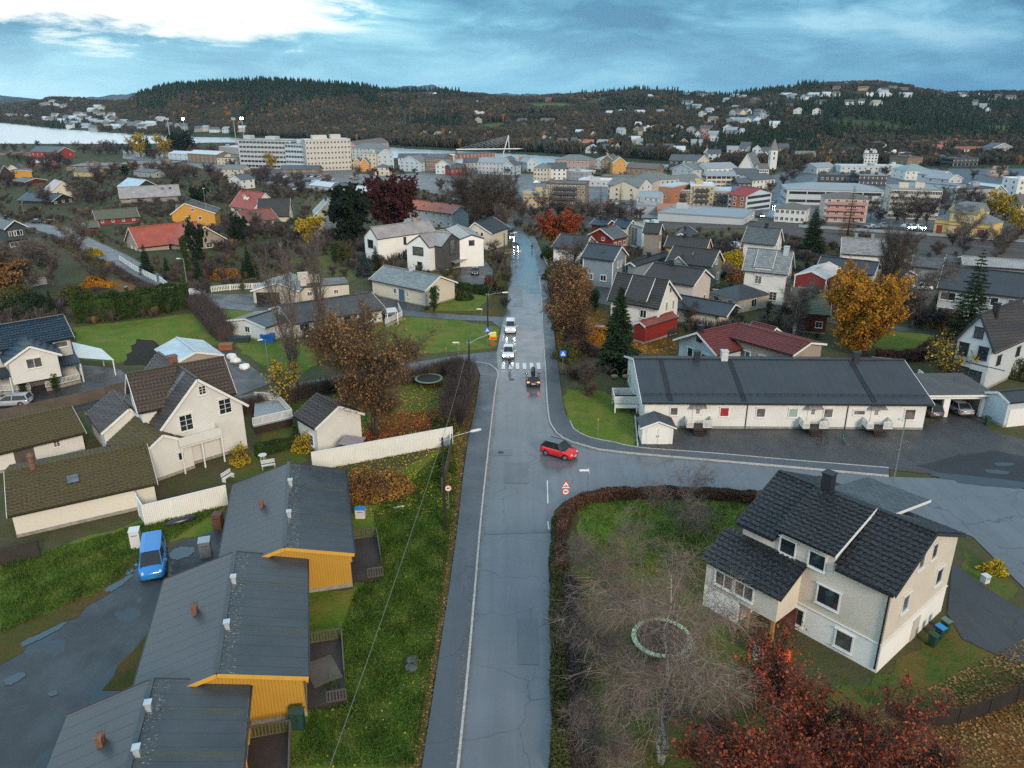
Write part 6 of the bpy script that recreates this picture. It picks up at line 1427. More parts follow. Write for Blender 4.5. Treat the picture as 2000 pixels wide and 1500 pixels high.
tilted('red_shed',[(1238,621,3.4),(1304,600,3.4),(1326,620,2.6),(1259,638,2.6)],R_RSHEET,'x',cat='shed')if 0 else None
r,i=house((1314,609),(1249,628),(1325,619),None,zr=3.5,ze=2.9,hwr=(1.,9.),wall=W_RED,roof=R_RSHEET,label='red timber shed with a rusty low roof in front of the white house and spruce',cat='shed',name='shed',oh=.1,ohe=.15,foot=2)
r,i=house((1307,547),(1205,532),(1272,601),(1322,582),zr=9.2,ze=5.0,wall=W_WHITEV,roof=R_DBROWN,label='white house with a steep dark brown roof behind the spruce',win={'A':[(.45,7.2,.7,.9,'1'),(.25,4.4,.7,1.4),(.6,4.6,.7,1.4)],'C':[(.7,3.6,1.1,1.2),(.12,2,1.2,1.9,'1'),(.25,1.6,.6,1.3,'1')]},foot=3)
hl,sg=i['hl'],i['sc'];we,ee=i['sides'][sg];m=MB();m.slab([(-hl*.35,0,9.3),(hl*.5,0,9.3),(hl*.5,sg*(we*.98),5.9),(-hl*.35,sg*(we*.98),5.9)],.15);m.obj('dormer_roof',R_DBROWN,r)
m=MB();
for x in(-hl*.35-.03,hl*.5+.03):m=MB();m.bar((x,0,9.22),(x,sg*we*.98,5.84),.06,.2);m.obj('bargeboard',M_TRIM,r)
m=MB();m.prism([(-hl*.33,min(sg*.8,sg*we*.86)),(hl*.48,min(sg*.8,sg*we*.86)),(hl*.48,max(sg*.8,sg*we*.86)),(-hl*.33,max(sg*.8,sg*we*.86))],4.5,6.05);m.obj('dormer_wall',W_WHITEV,r)
r,i=house((1378,526),(1277,512),(1347,557),(1402,538),zr=8.2,ze=5.4,wall=C_('pinkish_cream_boards',(.62,.54,.50),True,.17),roof=R_DBROWN,label='pinkish cream house with a dark brown roof above the long carport',win={'A':[(.3,2.2,.9,1.5,'1')],'C':[(.78,2.2,.9,1.3,'1')]},chim=[(.35,.1,.9)],foot=3)
r,i=house((1437,594),(1317,574),(1414,618),(1457,603),zr=4.2,ze=2.7,wall=W_CREAMV,roof=R_FELTB,label='long cream garage with an open carport at its right end',cat='garage',name='garage',win={'C':[(.3,1.6,1.2,.9)]},oh=2.2,foot=2)
r=block((1440,612),(1500,600),2.6,7,W_CREAMV,R_FELTB,'small cream garage with a hipped charcoal roof behind the long carport','garage','garage',floors=1,cols=1,rtype='hip',rise=1.6)
r,i=house((1215,481),(1150,474),(1196,509),(1225,489),zr=8.4,ze=5.6,wall=W_BGREY,roof=R_FELTB,label='blue-grey two-storey house with a black roof and white trim near the orange birch',win={'C':[(.25,1.9,1.3,1.1,'2'),(.7,1.9,1.3,1.1,'2')],'A':[(.6,4.3,.6,1.2),(.35,4.3,.6,1.2)]},skylights=[(.55,.5,.5,.9)],tcol=M_TRIM,foot=3)
r,i=house((1231,512),(1304,490),(1200,533),(1252,530),zr=5.4,ze=3.4,wall=W_BGREY,roof=R_DARKT,label='low blue-grey house with a broad charcoal roof between two taller gables',cat='bungalow',name='bungalow',foot=3,chim=[(.5,-.2,.8)])
r,i=house((1406,489),(1316,479),(1385,521),(1426,511),zr=7.6,ze=4.8,wall=W_GREEN,roof=R_DBROWN,label='grey-green house with a wide dark brown roof and round-topped gable window',win={'A':[(.5,5.2,.9,.8,'g'),(.3,2.,1.,1.3,'g')],'C':[(.8,1.8,1.2,1.1)]},skylights=[(.5,.4,.6,1.0)],foot=3)
cross_gable(r,i,.3,'C',5,.6,6.3,4.2,C_('teal_grey_boards',(.20,.29,.32),False,.15),R_DBROWN)
r,i=house((1388,466),(1305,459),(1383,481),(1402,475),zr=6.8,ze=4.4,wall=W_YEL2,roof=R_DBROWN,label='orange-yellow house with a broad brown roof between grey-green and glass-fronted houses',win={'C':[(.15,1.8,2.,1.4,'2')]},foot=3,chim=[(.6,.4,.6),(.4,-.1,.7)])
r,i=house((1294,437),(1260,435),(1268,455),(1309,458),zr=8.2,ze=5.4,wall=W_TAUPE,roof=R_DBROWN,label='taupe house with white-edged gable behind a glass-fronted cube extension',win={'A':[(.35,5.4,.7,1.3),(.62,5.6,.7,1.3),(.4,2.2,.8,1.4)]},foot=3)
r=block((1224,480),(1252,487),6.2,6,plain('pale_aqua_render',(.42,.50,.50),.7),R_METAL,'pale aqua cube extension with a tall glass front','house','cube_house',floors=1,cols=1,ww=3.2,wh=5.,side_cols=0)
r,i=house((1172,446),(1203,440),(1148,459),(1190,462),zr=6.8,ze=4.4,wall=W_RED,roof=R_SLATED,label='deep red house with a grey roof and two white windows near the rail line',win={'A':[(.4,4.0,.8,.7,'1'),(.75,1.6,1.,1.3,'2')],'D':(3,1)},foot=3,chim=[(.6,.2,.7)])
r,i=house((1155,461),(1095,456),(1139,488),(1165,474),zr=6.8,ze=4.4,wall=W_WHITEV,roof=R_FELTB,label='white gabled house with a matt black roof just right of the red tree',foot=3)
r,i=house((1236,430),(1206,427),(1226,446),(1243,438),zr=7.5,ze=5,wall=W_CREAM,roof=R_BLUET,label='cream gabled house with a blue-black roof touching the rail yard',foot=3,chim=[(.5,0,.9)])
r,i=house((1195,430),(1163,426),(1180,441),None,zr=6.5,ze=4.6,wall=W_DRED,roof=R_BLUET,label='small dark red house with a blue-black roof and two chimneys by the rail yard',foot=3,chim=[(.3,0,.9),(.6,0,.9)])
r,i=house((1345,441),(1330,455),(1362,455),None,zr=6,ze=4.4,wall=W_CREAM,roof=R_DBROWN,label='cream gable with a chimney peeping over the orange-yellow house',foot=3,chim=[(.5,0,.8)])
r,i=house((1550,492),(1460,484),(1530,536),(1562,524),zr=10,ze=6.2,wall=W_WHITE,roof=R_SLATE,label='large white house with a grey slate roof and wide slate dormer behind the picket fence',win={'C':[(.35,4.6,1.2,1.4,'g'),(.3,1.8,1.3,1.5,'g'),(.75,1.8,1.3,1.5,'g')],'A':[(.3,4.8,.8,1.3,'g'),(.65,4.8,.8,1.3,'g')]},chim=[(.85,.1,.9,plain('pale_grey_chimney',(.42,.46,.5),.6),.9)],foot=3)
hl,sg=i['hl'],i['sc'];we,ee=i['sides'][sg];m=MB();m.slab([(-hl*.5,0,10.1),(hl*.3,0,10.1),(hl*.3,sg*(we*.95),7.0),(-hl*.5,sg*(we*.95),7.0)],.15);m.obj('dormer_roof',R_SLATE,r);m=MB();m.prism([(-hl*.46,min(sg*.8,sg*we*.88)),(hl*.26,min(sg*.8,sg*we*.88)),(hl*.26,max(sg*.8,sg*we*.88)),(-hl*.46,max(sg*.8,sg*we*.88))],5.5,7.1);m.obj('dormer_wall',W_WHITE,r)
m=MB();
for x in(-hl*.5-.03,hl*.3+.03):m=MB();m.bar((x,0,10.02),(x,sg*we*.95,6.92),.06,.22);m.obj('bargeboard',M_TRIM,r)
r,i=house((1585,529),(1620,512),(1603,552),(1559,545),zr=7.4,ze=4.8,wall=W_RED,roof=R_PINK,label='small bright red barn with a pale pink sheet roof and white barn door',cat='barn',name='barn',win={'C':[(.25,3.6,.6,.7),(.55,3.7,.6,.7),(.4,1.5,.6,.7)]},doors=[('A',.35,1.2,2.0,2.9,plain('pale_barn_door',(.46,.5,.5),.6),False,'barn_door')],oh=.1,ohe=.15,foot=3,tcol=M_TRIM)
r,i=house((1527,447),(1460,441),(1512,469),(1539,468),zr=9.2,ze=5.8,wall=W_WHITE,roof=R_SLATED,label='white house with dark slate roof and front cross gable close to the level crossing road',win={'A':(2,2,(.8,1.1)),'C':[(.3,4.,.9,1.2),(.15,1.8,1.,1.2)]},chim=[(.55,.1,1.0)],foot=3)
cross_gable(r,i,.62,'C',4.4,1.2,6.6,4.3,W_WHITE,R_DBROWN)
r,i=house((1737,468),(1644,463),(1725,500),(1760,492),zr=9.0,ze=5.4,wall=W_WHITE,roof=roofmat('patched_grey_slate',(.20,.19,.19),'slate',.3,(.30,.28,.28),.6),label='white house with a patched pale grey roof and metal chimney pipes',win={'C':[(.2,4,1,1),(.6,4,1,1)]},chim=[(.3,0,.9,M_GALV,.6),(.65,0,.9,M_GALV,.6)],foot=3)
tilted('sheet_canopy',[(1740,488,5),(1752,492,5),(1786,520,3),(1745,525,3)],R_PINK,'sloping roof of pale corrugated sheets right of the patched grey roof',cat='canopy',posts=[2,3])
r,i=house((1718,512),(1604,500),(1708,537),None,zr=5.4,ze=3.4,wall=W_LBLUE,roof=R_FELTB,label='long low pale house with a black roof behind the orange maple',cat='bungalow',name='bungalow',win={'C':(5,1)},foot=3)
r,i=house((1778,528),(1752,523),(1765,545),(1790,537),zr=6,ze=4,wall=W_CREAM,roof=R_DARKT,label='cream gable house with one small window right of the bare poplar',win={'A':[(.5,3,.7,.8)]},foot=3)
r,i=house((1845,502),(1784,497),(1832,524),None,zr=5.5,ze=3.8,wall=W_GREY,roof=R_SLATED,label='grey house with a dark ribbed roof beside the bright green lawn patch',foot=3,chim=[(.5,.1,.7)])
r,i=house((1905,501),(1850,496),(1896,515),None,zr=5.5,ze=3.8,wall=W_GREY,roof=R_SLATED,label='low grey house with dull brown-grey roof left of the long grey hall',foot=3,chim=[(.3,.1,.7)])
r,i=house((2080,513),(1878,500),(2070,530),None,zr=6,ze=4,wall=W_GREY,roof=R_METAL,Lmax=34,label='very long grey hall with a shallow dull roof below the rail line',cat='hall',name='hall',foot=3)
r,i=house((1625,568),(1546,562),(1612,616),None,zr=6.0,ze=3.4,wall=W_DRED,roof=R_GREENM,label='dark red cottage with an olive mossy roof left of the orange maple',win={'C':[(.8,1.6,1.,.9)]},foot=3,chim=[(.5,.2,.9)])
r,i=house((1462,459),(1438,452),(1452,470),None,zr=4,ze=3,wall=W_CREAM,roof=R_DARKT,label='little cream shed left of the dark slate house',cat='shed',name='shed',foot=3)if 0 else(None,None)
P_=lambda n,c,r=.8:plain(n,c,r,var=.06,scale=.15)
T_W=P_('town_white',(.60,.60,.59));T_C=P_('town_cream',(.52,.47,.38));T_G=P_('town_grey',(.30,.31,.32));T_LG=P_('town_light_grey',(.44,.46,.47));T_B=P_('town_brick',(.24,.08,.05))
T_O=P_('town_orange',(.36,.15,.085));T_Y=P_('town_yellow',(.46,.33,.15));T_BR=P_('town_brown',(.20,.14,.09));T_P=P_('town_pink',(.38,.28,.25));T_LB=P_('town_pale_blue',(.45,.53,.58));T_D=P_('town_dark',(.05,.055,.06));T_R=P_('town_red',(.28,.035,.03))
F_G=P_('flat_grey_roof',(.25,.27,.29),.4);F_D=P_('flat_dark_roof',(.07,.075,.085),.5);F_L=P_('flat_light_roof',(.46,.50,.53),.4);F_W=P_('white_roof',(.62,.64,.66),.4);F_BR=P_('brown_flat_roof',(.12,.10,.09),.6)
F_SL=roofmat('town_slate_roof',(.15,.155,.15),'slate',.2,(.2,.2,.15),.6);F_GR=P_('green_copper_roof',(.20,.28,.27),.5);F_OR=P_('town_orange_roof',(.34,.12,.075),.6)
bl=block
hosp=bl((470,328),(572,331),19.5,16,T_LG,F_G,'long white hospital wing with ribbon windows, the left half of the big block','hospital','hospital_wing',6,14,ww=2.2,wh=1.4,bands=True,roofbox=[(-.75,.4,6,5,3),(.1,.5,8,6,2.5)])
bl((560,331),(600,333),17.5,15,T_LB,F_G,'pale blue-white middle section of the hospital between the long wing and the cream one','hospital','hospital_wing',5,7,ww=2.,wh=1.4,bands=True,roofbox=[(0,.5,5,5,3)])
bl((601,335),(688,332),20.5,14,P_('pale_stone',(.50,.47,.42)),F_L,'cream hospital wing with small square windows in rows at the right end','hospital','hospital_wing',6,13,ww=1.1,wh=1.3,side_cols=3,roofbox=[(-.3,.5,10,6,3),(.4,.4,7,5,3.4)])
rows=[((62,308),(114,309),7,17,T_R,F_D,'gable',6,1,6,'long red barn with a dark roof by the fjord'),((114,310),(147,308),7,20,T_R,F_D,'gablef',6,1,2,'red barn gable with a white base facing right'),((58,324),(84,326),4,10,T_R,F_L,'gable',2.5,1,3,'small red farm shed with a pale roof in front of the long red barn'),((0,304),(62,306),3,8,T_BR,F_D,'flat',0,1,8,'long low brown shed at the far left shore'),((145,345),(185,346),4.5,10,T_Y,F_BR,'gable',3,1,3,'yellow bungalow with a dark red roof among bare trees'),((130,334),(215,333),4,30,T_BR,F_D,'flat',0,1,8,'sprawling flat dark school roof left of the round pine'),((215,330),(330,330),4,34,T_BR,F_D,'flat',0,1,12,'wide flat dark school building behind the bare trees'),((262,345),(300,348),5,12,T_G,F_D,'gable',2,1,4,'low grey school pavilion with white fascia'),((330,312),(378,314),6,14,T_LB,F_L,'gable',2.5,2,5,'pale blue low block left of the hospital car park'),((368,316),(425,319),9,15,T_BR,F_L,'gable',3,3,7,'brown-clad block with a pale metal roof left of the hospital'),((425,322),(463,323),7,14,T_C,F_BR,'flat',0,2,5,'low cream clinic with dark window bands beside the hospital'),((428,300),(470,302),8,20,T_G,F_L,'flat',0,2,6,'grey warehouse with a pale roof behind the clinic'),((548,338),(622,338),3.5,12,T_BR,F_D,'gable',3,1,4,'low dark-roofed building in the hospital car park'),((437,346),(475,347),6,9,T_C,F_SL,'gable',3.5,2,3,'cream house with two dormers beside the car park'),((448,368),(472,370),5.5,9,T_W,F_D,'gablef',3.5,2,2,'white gabled house right of the bare trees, dark roof'),((605,372),(660,377),4.5,10,T_LG,F_L,'gable',2.5,1,5,'long low building with pale roof left of the white cottage'),((648,379),(676,380),5,9,T_W,F_D,'gable',2.8,1,3,'white cottage with a black roof above the evergreen'),((676,379),(722,383),4,12,T_LG,F_L,'gable',2,1,4,'low hall with a whitish roof behind the evergreen'),((688,312),(748,314),13,14,T_LG,F_SL,'hip',5,4,8,'large pale hotel block with slate roof right of the hospital'),((700,300),(760,300),15,14,T_P,F_BR,'gable',6,3,6,'dark-roofed old block with stepped gables behind the hotel'),((712,331),(736,331),15,10,T_C,F_GR,'flat',0,4,3,'cream corner tower house with flat green roof'),((690,333),(706,333),7,9,T_Y,F_BR,'gablef',5,2,2,'yellow gabled house tucked beside the cream wing'),((704,335),(721,335),6,9,P_('town_vivid_orange',(.6,.25,.05)),F_SL,'gablef',5.5,2,2,'bright orange gabled house in front of the cream tower'),((736,330),(770,328),13,12,T_LB,F_SL,'gablef',6,3,3,'pale blue villa with a pointed slate roof'),((733,343),(761,343),6.5,10,T_C,F_D,'hip',2.5,2,3,'cream villa with low black pyramid roof at the green'),((781,334),(820,336),9,12,T_LB,F_SL,'gablef',5.5,3,4,'pale blue wooden villa with twin gables on the green'),((778,322),(835,322),6,12,T_W,F_D,'gable',4,2,6,'white house row behind the pale blue villa'),((832,335),(868,336),13,16,T_BR,F_D,'gable',3,3,6,'tall brown hall with vertical windows and dark roof'),((868,331),(888,331),13,10,T_C,F_L,'flat',0,1,1,'plain cream cube beside the tall brown hall'),((851,340),(880,341),8.5,9,T_W,F_SL,'gablef',4.5,2,3,'white gabled villa right on the edge of the green'),((880,342),(912,340),6,8,T_R,F_D,'gable',3,1,4,'dark red outbuilding behind the white wall'),((792,312),(966,314),6.5,12,T_B,F_D,'flat',0,3,24,'long red brick apartment row along the river'),((905,334),(934,334),8,10,T_LG,F_D,'gable',4,2,4,'grey house with dark gables right of the red outbuilding'),((934,340),(984,342),11,12,T_LG,F_G,'gable',4,3,7,'pale grey apartment block with balconies near the footbridge'),((982,342),(1003,343),9,10,T_LB,F_D,'gablef',4,2,3,'pale blue gabled house at the right of the balcony block'),((966,324),(1010,324),5,10,T_G,F_D,'gable',4,2,5,'dark-roofed house group by the river bend'),((1000,336),(1014,336),8,8,T_P,F_D,'gablef',4,2,2,'narrow salmon gabled house'),((1014,334),(1034,334),9,9,T_W,F_OR,'gable',3.5,3,3,'white house with a vivid orange roof'),((1030,336),(1048,335),9,9,T_LB,F_G,'gablef',4,2,2,'pale blue gable beside the orange-roofed white house'),((1042,353),(1068,354),11,10,T_C,F_SL,'hip',4,3,4,'cream town house with hipped slate roof, orange side'),((1069,352),(1106,352),10,9,T_W,F_D,'gable',4.5,3,4,'bright white town house with a black roof right of the cream one'),((1083,332),(1150,334),10,16,T_P,F_SL,'hip',4.5,2,8,'long pink brick school with a hipped lichen roof and flag'),((1102,351),(1140,354),7,12,T_G,F_L,'flat',0,2,5,'low grey block with a pale roof next to the white town house'),((1063,398-1),(1146-1,401),0,0,None,None,None,0,0,0,None),((1160,330),(1185,331),9,12,T_LG,F_G,'hip',3,2,3,'grey house with pale hipped roof left of the yellow gables'),((1173,338),(1197,339),12,12,T_BR,F_BR,'gablef',5,3,3,'tawny timber house with big window gable'),((1196,342),(1223,342),11,12,P_('town_amber',(.55,.27,.06)),F_SL,'gablef',5.5,2,3,'amber coloured gabled house beside the tawny one'),((1222,342),(1282,345),7,12,T_BR,F_BR,'gable',4,1,6,'low brown-roofed hall right of the amber house'),((1305,336),(1365,338),11,16,T_D,F_D,'gable',5,2,6,'large black-roofed building left of the church square'),((1360,340),(1383,338),12,12,T_C,F_D,'gablef',5,3,3,'half-timbered cream gable at the end of the black roof'),((1312,348),(1352,352),9,18,T_LG,F_SL,'gablef',4.5,2,3,'grey hall with a greenish metal gabled roof'),((1130,364),(1196,366),5,12,T_LG,F_W,'flat',0,1,6,'low shop with a clean white roof edge'),((1173,360),(1262,362),6,14,T_BR,F_BR,'flat',0,1,10,'long brown-roofed shopping arcade with small skylights'),((1022,407),(1072,407),9,15,T_Y,F_G,'flat',0,2,6,'square yellow block with an overhanging grey roof by the rail yard'),((1066,399),(1142,401),13.5,13,T_BR,F_D,'flat',0,4,9,'brown apartment block with dark balconies and a black attic storey'),((1186,388),(1248,392),10,14,T_W,F_SL,'gable',5,3,9,'white block with a long lichen-grey roof, left part of the white quadrangle'),((1246,392),(1292,372),10,14,T_C,F_SL,'gable',5,3,9,'cream block with slate roof turning back from the white quadrangle'),((1270,375),(1325,372),9,14,T_LG,F_SL,'hip',5,2,6,'grey-roofed building behind the cream quadrangle wing'),((1312,372),(1372,368),6,14,T_P,F_SL,'gable',5,1,4,'brick-gabled market hall with grey roof'),((1380,352),(1438,350),10,16,T_W,F_G,'gable',4,2,6,'white commercial block with a wide metal roof right of the market hall'),((1378,368),(1436,368),9,12,T_C,F_G,'gable',3,3,6,'cream shop house with glass front beneath the metal-roofed block'),((1437,362),(1480,362),9,14,T_W,F_D,'gable',4,2,6,'white inn with a dark tiled roof by the church'),((1440,372),(1466,372),6,12,T_D,F_D,'gable',3,1,3,'small dark house with a white dormer near the church'),((1468,371),(1512,368),6,14,T_W,F_D,'gable',4,2,6,'long white house with solar-black roof along the street'),((1482,350),(1500,350),9,12,T_W,F_BR,'gable',4,2,4,'white house with ribbon of windows behind the long white one'),((1284,405),(1310,407),14,18,T_O,F_L,'flat',0,1,1,'terracotta cube at the left end of the balcony complex'),((1308,402),(1348,404),10,14,T_BR,F_L,'flat',0,3,5,'brown balcony block with a pale roof in the orange complex'),((1346,404),(1392,405),12,14,T_Y,F_W,'flat',0,4,5,'mustard balcony block with a white roof in the orange complex'),((1392,404),(1424,405),10,14,T_BR,F_L,'flat',0,3,4,'brown balcony block right of the mustard one'),((1243,408),(1286,410),8,12,T_LB,F_G,'gable',3,2,4,'pale blue-grey house with gables left of the terracotta cube'),((1420,410),(1455,414),11,18,T_LB,T_R,'gable',3.5,3,4,'pale blue block with red-brown glass-panelled roof at the street corner'),((1454,414),(1470,402),10,6,T_B,F_BR,'flat',0,3,5,'red brick street facade beside the pale blue corner block'),((1360,396),(1485,385),6,16,T_D,F_D,'flat',0,1,4,'wide black-roofed supermarket behind the orange complex'),((1284,424),(1345,425),5,10,T_O,T_O,'shed',1.5,1,0,'terracotta ramp building between street and rail yard'),((1243,420),(1284,421),6,12,T_G,F_G,'flat',0,1,0,'grey panel-clad annexe left of the terracotta ramp'),((1284,432),(1450,440),5,24,T_LG,F_G,'flat',0,1,0,'long grey concrete hall with a flat roof along the rail line'),((1511,433),(1571,436),8,11,T_W,F_BR,'hip',3,2,6,'white two-storey villa with brown hipped roof beside the level crossing'),((1534,400),(1722,404),11,20,T_LG,F_G,'hip',3.5,2,5,'huge glass-fronted department store with a pale metal roof'),((1606,434),(1690,436),15,12,P_('town_salmon_balconies',(.46,.38,.35)),F_BR,'hip',3,4,5,'white block with salmon pink balconies and brown hipped roof'),((1728,405),(1742,406),8,8,T_O,F_W,'gable',3,2,2,'orange-brown house with a white roof right of the department store'),((1732,427),(1830,430),14,14,T_C,F_G,'flat',0,5,16,'cream office block with rows of dark windows behind bare trees'),((1594,333),(1652,331),0,0,None,None,None,0,0,0,None),((1594,340),(1632,338),6,14,T_LG,F_G,'gable',3.5,1,4,'grey workshop with pale roof at the bend of the uphill street'),((1640,341),(1770,342),7,14,T_LG,F_L,'flat',0,2,12,'long low grey shopping hall with pale roof'),((1766,352),(1820,352),8,18,T_W,F_GR,'hip',5,2,5,'white hall with a steep green-grey hipped roof'),((1600,356),(1680,358),6,14,T_D,F_D,'flat',0,1,8,'low dark row of shops behind the department store'),((1676,362),(1730,363),8,14,T_D,F_G,'flat',0,2,6,'dark glazed office with a flat grey roof'),((1835,362),(1856,360),8,14,T_LG,F_G,'gablef',3.5,2,2,'grey sawtooth gable, first of the pair by the square'),((1850,370),(1876,368),8,14,T_LG,F_G,'gablef',3.5,2,2,'grey sawtooth gable, second of the pair by the square'),((1860,404),(1878,402),14,22,T_LB,F_G,'flat',0,3,3,'blue-white end of the grey theatre building'),((1878,405),(1936,402),12,18,T_G,F_D,'flat',0,2,3,'grey theatre building with roof plant and red-framed gable'),((1930,400),(1960,398),9,14,T_G,F_L,'gablef',5,1,5,'glass-gabled hall with a white frame'),((1980,394),(2014,394),15,12,T_W,F_W,'flat',0,4,2,'white lift tower block at the right edge'),((1988,433),(2060,434),11,12,T_Y,F_BR,'gable',5,3,6,'brown-roofed yellow block behind the golden tree at the right edge'),((1932,345),(1966,346),6,12,T_P,F_BR,'flat',0,1,3,'low salmon shop house on the upper street'),((1768,300),(1832,300),0,0,None,None,None,0,0,0,None),((1686,324),(1712,325),11,12,T_W,F_D,'flat',0,4,4,'white stepped apartment block on the slope'),((1735,326),(1770,327),11,14,T_BR,F_D,'flat',0,1,2,'windowless brown cube on the slope'),((1735,312),(1776,312),6,12,T_W,F_W,'flat',0,2,5,'white terraced flats above the brown cube'),((1824,320),(1855,321),7,10,T_W,F_D,'hip',2.5,2,4,'white hipped house alone on the grass bank'),((1860,326),(1908,325),8,12,T_D,F_D,'flat',0,2,6,'black glazed apartment block on the bank'),((1870,304),(1922,304),6,10,T_W,T_B,'gable',3,2,8,'white apartment row with a brick-red roof above the black block'),((1764,288),(1818,288),6,9,T_B,F_D,'flat',0,2,10,'left of three brick terrace rows with white balconies under the wood'),((1824,288),(1882,286),6,9,T_B,F_D,'flat',0,2,10,'middle of three brick terrace rows with white balconies under the wood'),((1884,288),(1962,287),6,9,T_B,F_OR,'flat',0,2,12,'right of three brick terrace rows, partly orange roof'),((1823,296),(1852,296),5,8,T_W,F_OR,'gable',3,1,4,'white cottage with an orange roof under the brick terraces'),((1936,306),(1974,304),10,10,T_G,F_D,'gablef',5,3,4,'big grey gabled block with stacked balconies on the right slope'),((1702,292),(1730,293),6,9,T_W,F_D,'hip',3,2,4,'white villa with black hip roof near the dark tree'),((1688,309),(1712,310),5,9,T_W,F_D,'flat',0,2,3,'low white flat-roofed house beside the stepped block'),((1555,316),(1592,316),7,9,T_W,F_SL,'gable',4,2,4,'white house with slate roof and small porch above the street'),((1516,316),(1545,316),4,8,T_W,F_OR,'gable',3,1,4,'low white house with an orange-red roof left of the white slate house'),((1596,303),(1628,303),4,8,T_W,F_OR,'gable',2.5,1,4,'low white bungalow with an orange roof above the uphill street'),((1588,287),(1624,286),4,8,T_LB,F_OR,'gable',2.5,1,4,'pale blue bungalow with an orange roof half hidden by trees'),((1527,282),(1556,281),5,8,T_W,F_D,'hip',2.5,1,5,'white villa with a dark hip roof on the terrace above town'),]
for q in rows:
 a,b,h,dp,wl,rf,tp,rise,fl,nc,lab=q
 if not lab:continue
 kf=float(np.interp(a[1],[290,330,350,385,430],[.75,.72,.70,.66,.60]));h*=kf;rise*=kf*.95;h=max(h,2.6*fl if fl<3 else 2.25*fl)
 bl(a,b,h,dp,wl,rf,lab,'building','town_house' if abs(b[0]-a[0])<32 else 'town_building',fl,nc,rtype=tp,rise=rise,ww=1.0,wh=1.15,side_cols=2,bands=('glass' in lab or 'glazed' in lab or 'ribbon' in lab),bal=(.92,plain('salmon_balcony',(.42,.21,.18),.7))if 'salmon pink' in lab else(.8,T_W)if 'with white balconies' in lab else(.6,T_D)if('balcony block' in lab or 'dark balconies' in lab)else None)
o=bl((1822,457),(1932,466),5.2,9,P_('station_yellow',(.60,.43,.15)),F_SL,'ornate yellow railway station with brick bands, red doors and a slate mansard roof','railway station','railway_station',0,0,rtype='hip',rise=2.8,side_cols=0)
d=gp(1932,466)-gp(1822,457);Ls=d.length;YS=P_('station_yellow',(.6,.43,.15));m=MB();m.prism([(-Ls*.24,-.5),(Ls*.24,-.5),(Ls*.24,8.5),(-Ls*.24,8.5)],0,8.0);m.obj('centre_block',YS,o)
m=MB();e=[(-Ls*.25,-.8,8.0),(Ls*.25,-.8,8.0),(Ls*.25,8.8,8.0),(-Ls*.25,8.8,8.0)];t=[(-Ls*.17,1.4,10.6),(Ls*.17,1.4,10.6),(Ls*.17,7,10.6),(-Ls*.17,7,10.6)]
for k in range(4):j=(k+1)%4;m.face([e[k],e[j],t[j],t[k]])
m.face(t);m.face(e[::-1]);m.obj('mansard_roof',F_SL,o)
BR=P_('station_brick_bands',(.30,.11,.06));m=MB()
for z in(.8,3.6):m.box((0,-.03,z),(Ls*.98,.08,.25));m.box((0,-.53,z),(Ls*.485,.08,.25))
for z in(4.6,7.5):m.box((0,-.53,z),(Ls*.485,.1,.2))
m.obj('brick_band',BR,o)
RD=P_('station_red_doors',(.24,.03,.03))
for x,y in((-.40,0),(.40,0),(-.03,-.5),(.33,0)):
 add_door(o,(Ls*x,y-.01,.1),(0,-1,0),1.5,2.9,RD,False)
for x in(-.17,.10,.18):add_window(o,(Ls*x,-.5,2.0),(0,-1,0),1.1,2.0,'2',pane=False)
for x in(-.17,-.08,.06,.16):add_window(o,(Ls*x,-.5,6.0),(0,-1,0),1.0,1.7,'2',pane=False)
for x in(-.11,.11):m=MB();m.box((Ls*x,.1,9.3),(1.4,1.6,1.3));m.prism([(Ls*x-.9,-.8),(Ls*x+.9,-.8),(Ls*x,1.5)],9.95,10.4);m.obj('dormer',F_SL,o)
for x in(-.25,.25):
 m=MB()
 for k in range(3):m.box((Ls*x,1.0,8.3+.45*k),(2.2-.7*k,.5,.5))
 m.obj('stepped_gable',YS,o)
p=gp(1507,330);o=tag(empty('church',p),'white church with a square clock tower and pointed grey spire','church');m=MB();m.box((0,0,6),(4.8,4.8,14));m.obj('tower',T_W,o)
m=MB();
for k in range(4):c=[(-2.7,-2.7),(2.7,-2.7),(2.7,2.7),(-2.7,2.7)];m.face([(*c[k],13),(*c[(k+1)%4],13),(0,0,21)])
m.obj('spire',F_D,o);m=MB()
for z in(7.5,10.8):m.box((0,-2.42,z),(1.,.1,1.8));m.box((-2.42,0,z),(.1,1.,1.8))
m.obj('belfry_window',T_D,o);
o=bl((1442,340),(1470,341),5,30,T_W,F_SL,'white church nave with a tall pointed gable left of the clock tower','church','church_nave',1,3,rtype='gablef',rise=8)
p0,p1=gp(930,298),gp(1065,303);a=gp(985,297);b=Vector((a.x,a.y,a.z));o=tag(empty('footbridge',a),'white cable-stayed footbridge with a leaning pylon over the river','bridge')
m=MB();top=Vector((4,0,15))
L0=Vector((-45,-8,3.0));L1=Vector((42,6,3.0));m.bar(L0,L1,3,.8);m.obj('bridge_deck',T_W,o);m=MB();m.bar((-1.5,0,-3),top,.8,.8);m.bar((5,3,-3),top,.6,.6);m.obj('pylon',T_W,o);m=MB()
for k in range(6):m.bar(top-Vector((0,0,k)),L0.lerp(Vector((0,0,3)),k/7),.12,.12);
m.obj('stay_cable',T_LG,o)
M_FL=emis('floodlight_lamps',(.75,.9,1.),45)
